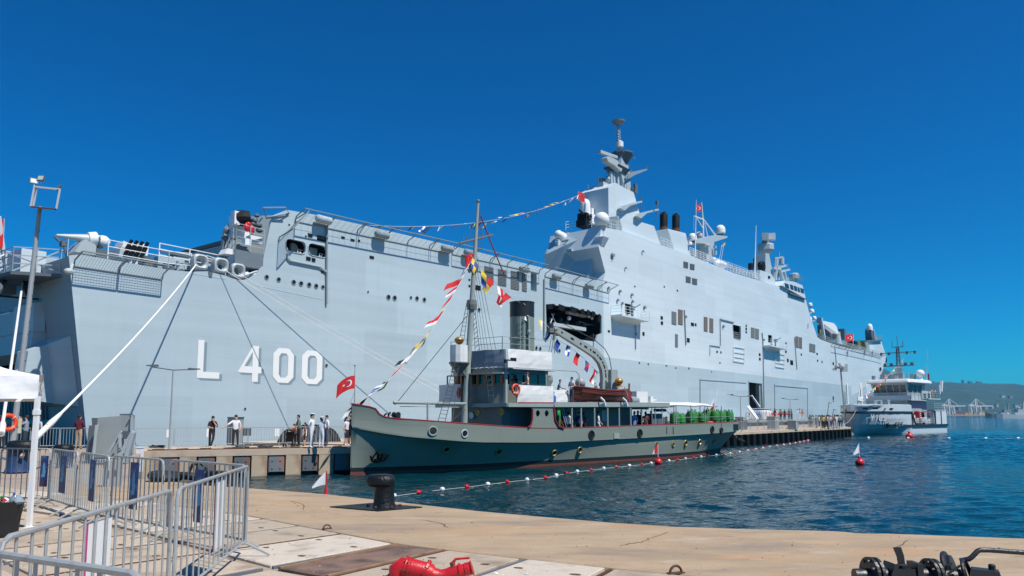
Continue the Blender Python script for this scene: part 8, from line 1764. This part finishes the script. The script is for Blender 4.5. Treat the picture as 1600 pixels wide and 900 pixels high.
def nation(loc, rz, w, h, wav, label, droop=.12, roll=0.0, pole=None):
    t = thing('national_flag', label, 'flag', loc, rz); N_ = 22; Mv = 12
    def f(u, v, off_=0.0):
        y = wav*w*(.25+u)*math.sin(6*u+1.4*v); return V((u*w*.95, y+off_, v*h-droop*w*u*u))
    mb = MB(); vs = [f(i/N_, j/Mv) for i in range(N_+1) for j in range(Mv+1)]; fs = [(i*(Mv+1)+j,(i+1)*(Mv+1)+j,(i+1)*(Mv+1)+j+1,i*(Mv+1)+j+1) for i in range(N_) for j in range(Mv)]
    mb.add(vs, fs); mb.build('cloth', fm_['r'], t, smooth=True)
    for s_ in (1,-1):
        mb = MB(); o = []
        g = h/w
        def pt(x, y): return f(x*g, .5+y, .012*s_)       # flag units: x, y in flag heights
        n_ = 26; outc = [(.5+.25*math.cos(R(36+288*i/n_)), .25*math.sin(R(36+288*i/n_))) for i in range(n_+1)]
        innc = [(.5625+.2*math.cos(R(46+268*i/n_)), .2*math.sin(R(46+268*i/n_))) for i in range(n_+1)]
        for i in range(n_): mb.add([pt(*outc[i]),pt(*outc[i+1]),pt(*innc[i+1]),pt(*innc[i])],[(0,1,2,3)])
        mb.build('crescent', fm_['w'], t)
        mb = MB(); c = (.86,0); st_ = [(c[0]+(.125 if k % 2 == 0 else .048)*math.cos(R(180+36*k)), (.125 if k % 2 == 0 else .048)*math.sin(R(180+36*k))) for k in range(10)]
        for k in range(10): mb.add([pt(*c),pt(*st_[k]),pt(*st_[(k+1) % 10])],[(0,1,2)])
        mb.build('star', fm_['w'], t)
    return t
p = TG.w(T(554.5,600,0)); nation(p+V((0,-.03,-.25)), R(205), 1.02, .70, .12, 'red flag with white crescent and star on the steamer bow staff', .55)
p = SH.w(S(1333,528,3)); nation(p+V((0,0,-.9)), R(200), 3.0, 2.0, .06, 'red flag with crescent and star flying over the forward deck of the big ship', .15)
mb = MB(); q = SH.y(1333,540,3); mb.tube([q, S(1333,522,3)],.06,5); mb.build('flag_staff', M['dome'], ship)
p = SH.w(S(1097,331,3.5)); nation(p, R(195), 1.3, 1.3, .05, 'small red flag on the midships signal mast of the big ship', .1)
def plain_flag(loc, pat, hoist, fly, label, wav=.1, name='signal_flag', vert=True):
    t = thing(name, label, 'flag', loc, 0); fr.flag = vert; m_ = flag_mesh(V(hoist), V(fly), pat, wav); m_.build('cloth', [fm_[c] for c in pat], t, smooth=True)
    mb = MB(); mb.tube([(0,0,0),V(hoist)],.015,4); mb.build('hoist_rope', M['rope'], t); return t
plain_flag(SH.w(S(904,313,3.5)), 'r', (-.05,0,1.2), (.85,.35,-.1), 'plain red flag beside the close in gun on the big ship', .05)
plain_flag(TG.w(T(740,414,0)), 'r', (-.02,0,.75), (-.5,-.2,-.15), 'small red flag at the steamer mast band', .2)
p = TG.w(T(1117,641,-.4)); plain_flag(p, 'rrw', (.12,.06,1.15), (-.50,-.1,-.55), 'red and white ensign hanging limp at the steamer stern', .1)
mb = MB(); mb.tube([T(1115,645,-.4),T(1119.5,609,-.4)],.045,6); mb.build('ensign_staff', M['dome'], tug)
ep = SX(10,432,17.0); pl_ = SX(-2,338,16.0); mb = MB(); mb.tube([ep,pl_],.14,6); mb.tube([ep+V((0,0,-.2)),SX(6,398,15.5),SX(-2,402,15)],.05,5); mb.build('ensign_staff', M['dome'], ship); mb = MB(); mb.ball(ep,.5,8); mb.box(ep+V((0,0,-.8)),(.9,1.2,.8)); mb.tube([SX(8,437,16.5),SX(-4,455,15)],.2,6); mb.build('staff_gear', M['shipdark'], ship)
p = SH.w(SX(5,386,16.4)); plain_flag(p, 'r', (-.1,.05,1.9), (-1.3,-.3,-.8), 'red ensign at the stern staff of the big ship, cut off by the edge', .1)
# ================================================================== mooring ropes
def rope(label, pts, r, mat, n=8, group='mooring ropes of the big ship', wrap=None):
    t = thing('mooring_rope', label, 'rope', pts[0], 0, group); mb = MB(); P = [V(p)-V(pts[0]) for p in pts]; mb.tube(P, r, n); mb.build('strand', M[mat], t, smooth=True)
    if wrap: mb = MB(); k = len(P); a, b = P[-1].lerp(P[-2],.0), P[-1].lerp(P[-2],wrap); mb.tube([a,b],r*1.9,n); mb.tube([P[-1].lerp(P[-2],wrap*.9),P[-1].lerp(P[-2],wrap*1.5)],[r*2.2,r*1.3],n); mb.build('splice', M[mat], t, smooth=True)
    return t
e1 = G(27,737)+V((0,0,.78)); a1 = SH.w(S(306,414,-.2)); e1b = CAM+ray(52,688)*(e1.y*1.0/ray(52,688).y)
rope('thick white mooring rope from the first chock down to the blue stemmed bollard', sag(a1, e1b, 14, .35), .05, 'rope', 10, wrap=.8)
rope('second eye of thick rope looped at the blue stemmed bollard', [e1b+(a1-e1b).normalized()*1.2, e1b+V((-.02,0,-.25)), e1+V((.25,-.1,-.1)), e1+V((.3,-.3,-.3))], .06, 'ropec')
a4 = SH.w(SX(37,428,17.6)); e4 = CAM+ray(2,678)*(27/ray(2,678).y); rope('white mooring rope at the edge running from the ship stern past the floodlight mast', sag(a4,e4,10,.2), .06, 'rope', wrap=.3)
pb = E2+PD*5.2-PN*1.3; bpp = SH.w(S(740,640,-7)); bollard(V((bpp.x,bpp.y,0)), 1.3, 0, 'black mooring bollard on the pier hidden behind the steamer foredeck')
a2, a3 = SH.w(S(347,419.5,-.25)), SH.w(S(373,427.5,-.25))
rope('thin tan and white mooring rope from the middle chock running behind the steamer', sag(a2, SH.w(S(738,640,-10.5)), 16, .25), .025, 'rope'); rope('thin mooring rope from the right hand chock running behind the steamer', sag(a3, SH.w(S(742,634,-3.3)), 16, .25), .025, 'rope')
rope('short rope from the tender bow down to the far pier', sag(YT.w(Y(1338,640,-1.5)), G(1318,667)+V((0,0,.3)), 8, .4), .03, 'ropec', group='mooring ropes of the tender')
rope('short rope from the steamer stern to the pier', sag(TG.w(V((38.2,.5,.6))), E2+PD*29-PN*.5+V((0,0,.2)), 8, .5), .04, 'ropet', group='mooring ropes of the steamer')
# ================================================================== float line and buoys
FL = [G(x,y,WZ) for x,y in ((604,778),(640,773),(680,767.5),(735,761.5),(790,754.5),(850,748),(897,738.5),(960,731),(1000,727),(1060,719),(1100,714),(1140,709.5),(1200,699),(1240,693),(1284,684.5))]
def float_line(label, pts, step, r, cs=('white','red')):
    t = thing('float_line', label, 'float line', pts[0], 0, 'float lines on the water'); P = [p-pts[0] for p in pts]; Pz = [p+V((0,0,.03)) for p in P]
    mb = MB(); mb.tube(Pz, .009, 4, 0, False); mb.build('rope', M['rope'], t)
    fl = []
    for c in cs: mb = MB(); mb.lathe((0,0,0),[(.02,-r*1.2),(r*.8,-r),(r,-r*.3),(r,r*.3),(r*.8,r),(.02,r*1.2)],12,0,(1,0,0)); fl.append(mb.mesh('float', M[c], True))
    s_ = .4; k = 0; L_ = 0
    for a, b in zip(Pz, Pz[1:]):
        d = (b-a).length
        while s_ < L_+d: p = a.lerp(b,(s_-L_)/d); inst('float', fl[k % len(fl)], t, p+V((0,0,.02)), math.atan2((b-a).y,(b-a).x)+fr.uniform(-.3,.3)); k += 1; s_ += step
        L_ += d
float_line('line of red and white floats curving past the steamer to the far pier', FL, 1.5, .095)
F2 = [G(x,y,WZ) for x,y in ((1292,684),(1320,684.5),(1380,684.8),(1440,685.2),(1500,685.6),(1560,685.4),(1610,685))]
float_line('straight far line of sparse white floats in front of the tender', F2, 5.0, .14, ('white',))
def buoy(px, py, r, label, flagc=None, cone=False):
    t = thing('marker_buoy', label, 'buoy', G(px,py,WZ), fr.uniform(0,6), 'red marker buoys'); mb = MB()
    if cone: mb.lathe((0,0,-.1),[(r,0),(r*.95,.08),(r*.3,.18),(r*.12,.5),(.03,.55)],16)
    else: mb.ball((0,0,r*.45), r, 18); mb.lathe((0,0,r*1.3),[(r*.4,0),(r*.3,r*.5),(.05,r*.55)],10)
    mb.build('float_body', M['red'], t, smooth=True); H_ = r*1.3+((.62 if cone else 1.0) if flagc else .5)
    mb = MB(); mb.tube([(0,0,.1),(0,0,H_)],.022,6); mb.build('stick', M['red'] if cone else M['white'], t)
    if flagc:
        t.rotation_euler = (0,0,0); mb = MB(); L_ = .42 if not cone else .5; z0 = H_-.62 if not cone else H_-.52
        fr.flag = False; m_ = flag_mesh(V((0,0,H_-z0)), V((-L_,-.15,-.05)), flagc, .12)
        for q in range(len(m_.v)): u = (q//7)/7; v = (q % 7)/6; m_.v[q] = tuple(V(m_.v[q])+V((0,0,(H_-z0)*(.0-v)*u*.85+.0)))
        m_.v = [tuple(V(v)+V((0,0,z0))) for v in m_.v]; m_.build('flag', [fm_[c] for c in flagc], t, smooth=True)
buoy(1028.5,725,.26,'red round buoy with red and white flag in front of the steamer quarter','rw'); buoy(1343.5,726,.28,'red round buoy with white pennant alone on the open water','w'); buoy(1421,684.5,.50,'small red buoy with two balls beside the tender'); buoy(1281.5,685,.50,'red round buoy with white flag at the far pier wall','w'); buoy(509,777,.30,'red conical buoy with white flag between coping and pier','w',True)
for o_ in list(SC.objects):
    if o_.parent and o_.name.split('.')[0] in ('bridge_post','door_frame','mast_band','hook_block','roof_gear','aft_decks','deck_gear','platform_locker','hose_reel','mast_sensor','bridge_fittings','sensor_head','tower_fittings','mooring_winch','lamp_bracket','deck_winch','screen_post','ladder_rail','drum_rack','rubbing_strake','crane_machinery','weld_seam','black_exhaust','red_ladder'): o_['kind'] = 'stuff'
# a little litter on the slabs
lr = random.Random(9)
for i, (px_, py_, lab) in enumerate(((775,897,'crumpled white scrap lying on the slab nearest the red pipe'),(823,898,'small blue grey scrap on the slabs beside the crumpled white one'))):
    t = thing('litter_scrap', lab, 'litter', G(px_,py_), i); mb = MB(); mb.loft([[V(((.028+.008*math.sin(j*2.2))*k*math.cos(j*math.pi/4),.02*k*math.sin(j*math.pi/4),z)) for j in range(8)] for z,k in ((.001,.7),(.01,1),(.018,.6))]); mb.build('paper', M['white'] if i == 0 else M['domeg'], t)

# grit, chips and pebbles strewn over the coping and slabs
gb = [MB(), MB()]
for i in range(900):
    x, y = lr.uniform(-9,9), lr.uniform(6,19); p = V((x,y,0))
    k = min(range(len(EDGE)-1), key=lambda q: (EDGE[q]-p).length); e_ = EDGE[k]
    if y > e_.y-.35 or y > interp([(q.x,q.y) for q in EDGE], x)-.3: continue
    r_ = lr.uniform(.004,.013)*(1.6 if lr.random() < .08 else 1)*(.6 if i % 3 == 0 else 1); a = lr.uniform(0,6)
    gb[i % 3 == 0].add([(x+r_*lr.uniform(.7,1.3)*math.cos(a+t*1.57), y+r_*lr.uniform(.7,1.3)*math.sin(a+t*1.57), .001) for t in range(4)]+[(x,y,.004+r_*.5)], [(0,1,4),(1,2,4),(2,3,4),(3,0,4)])
for g_, m_, nm_ in ((gb[0],'rust','dark_grit'),(gb[1],'whiteletter','pale_grit')):
    o_ = g_.build(nm_, M[m_]); o_['kind'] = 'stuff'
mb = MB()
for path in ([(1040,832),(1020,840),(1000,847),(978,851),(968,854)],[(655,812),(690,818),(702,826)],[(1420,845),(1400,856),(1408,866)],[(455,783),(478,790),(470,799)]):
    P_ = [G(x,y)+V((0,0,.0035)) for x, y in path]; Q_ = []
    for a, b in zip(P_, P_[1:]):
        for t in range(4): Q_.append(a.lerp(b,t/4)+V((lr.uniform(-.03,.03),lr.uniform(-.04,.04),0)))
    for a, b in zip(Q_, Q_[1:]): n_ = V((-(b-a).y,(b-a).x,0)).normalized()*lr.uniform(.004,.010); mb.add([a-n_,b-n_,b+n_,a+n_],[(0,1,2,3)])
mb.build('crack', M['rust'], cop, kind='stuff')
# ================================================================== sea haze
mb = MB(); mb.span((-4000,-700,-20),(9000,6500,300)); hz = mb.build('haze', []); hz['kind'] = 'stuff'
hm = bpy.data.materials.new('sea_haze'); hm.use_nodes = True; n, l = hm.node_tree.nodes, hm.node_tree.links; n.clear()
o = n.new('ShaderNodeOutputMaterial'); pv = n.new('ShaderNodeVolumePrincipled'); pv.inputs['Color'].default_value = (.20,.68,1,1); pv.inputs['Density'].default_value = HAZE; pv.inputs['Anisotropy'].default_value = .2
l.new(pv.outputs[0], o.inputs['Volume']); hz.data.materials.clear(); hz.data.materials.append(hm)
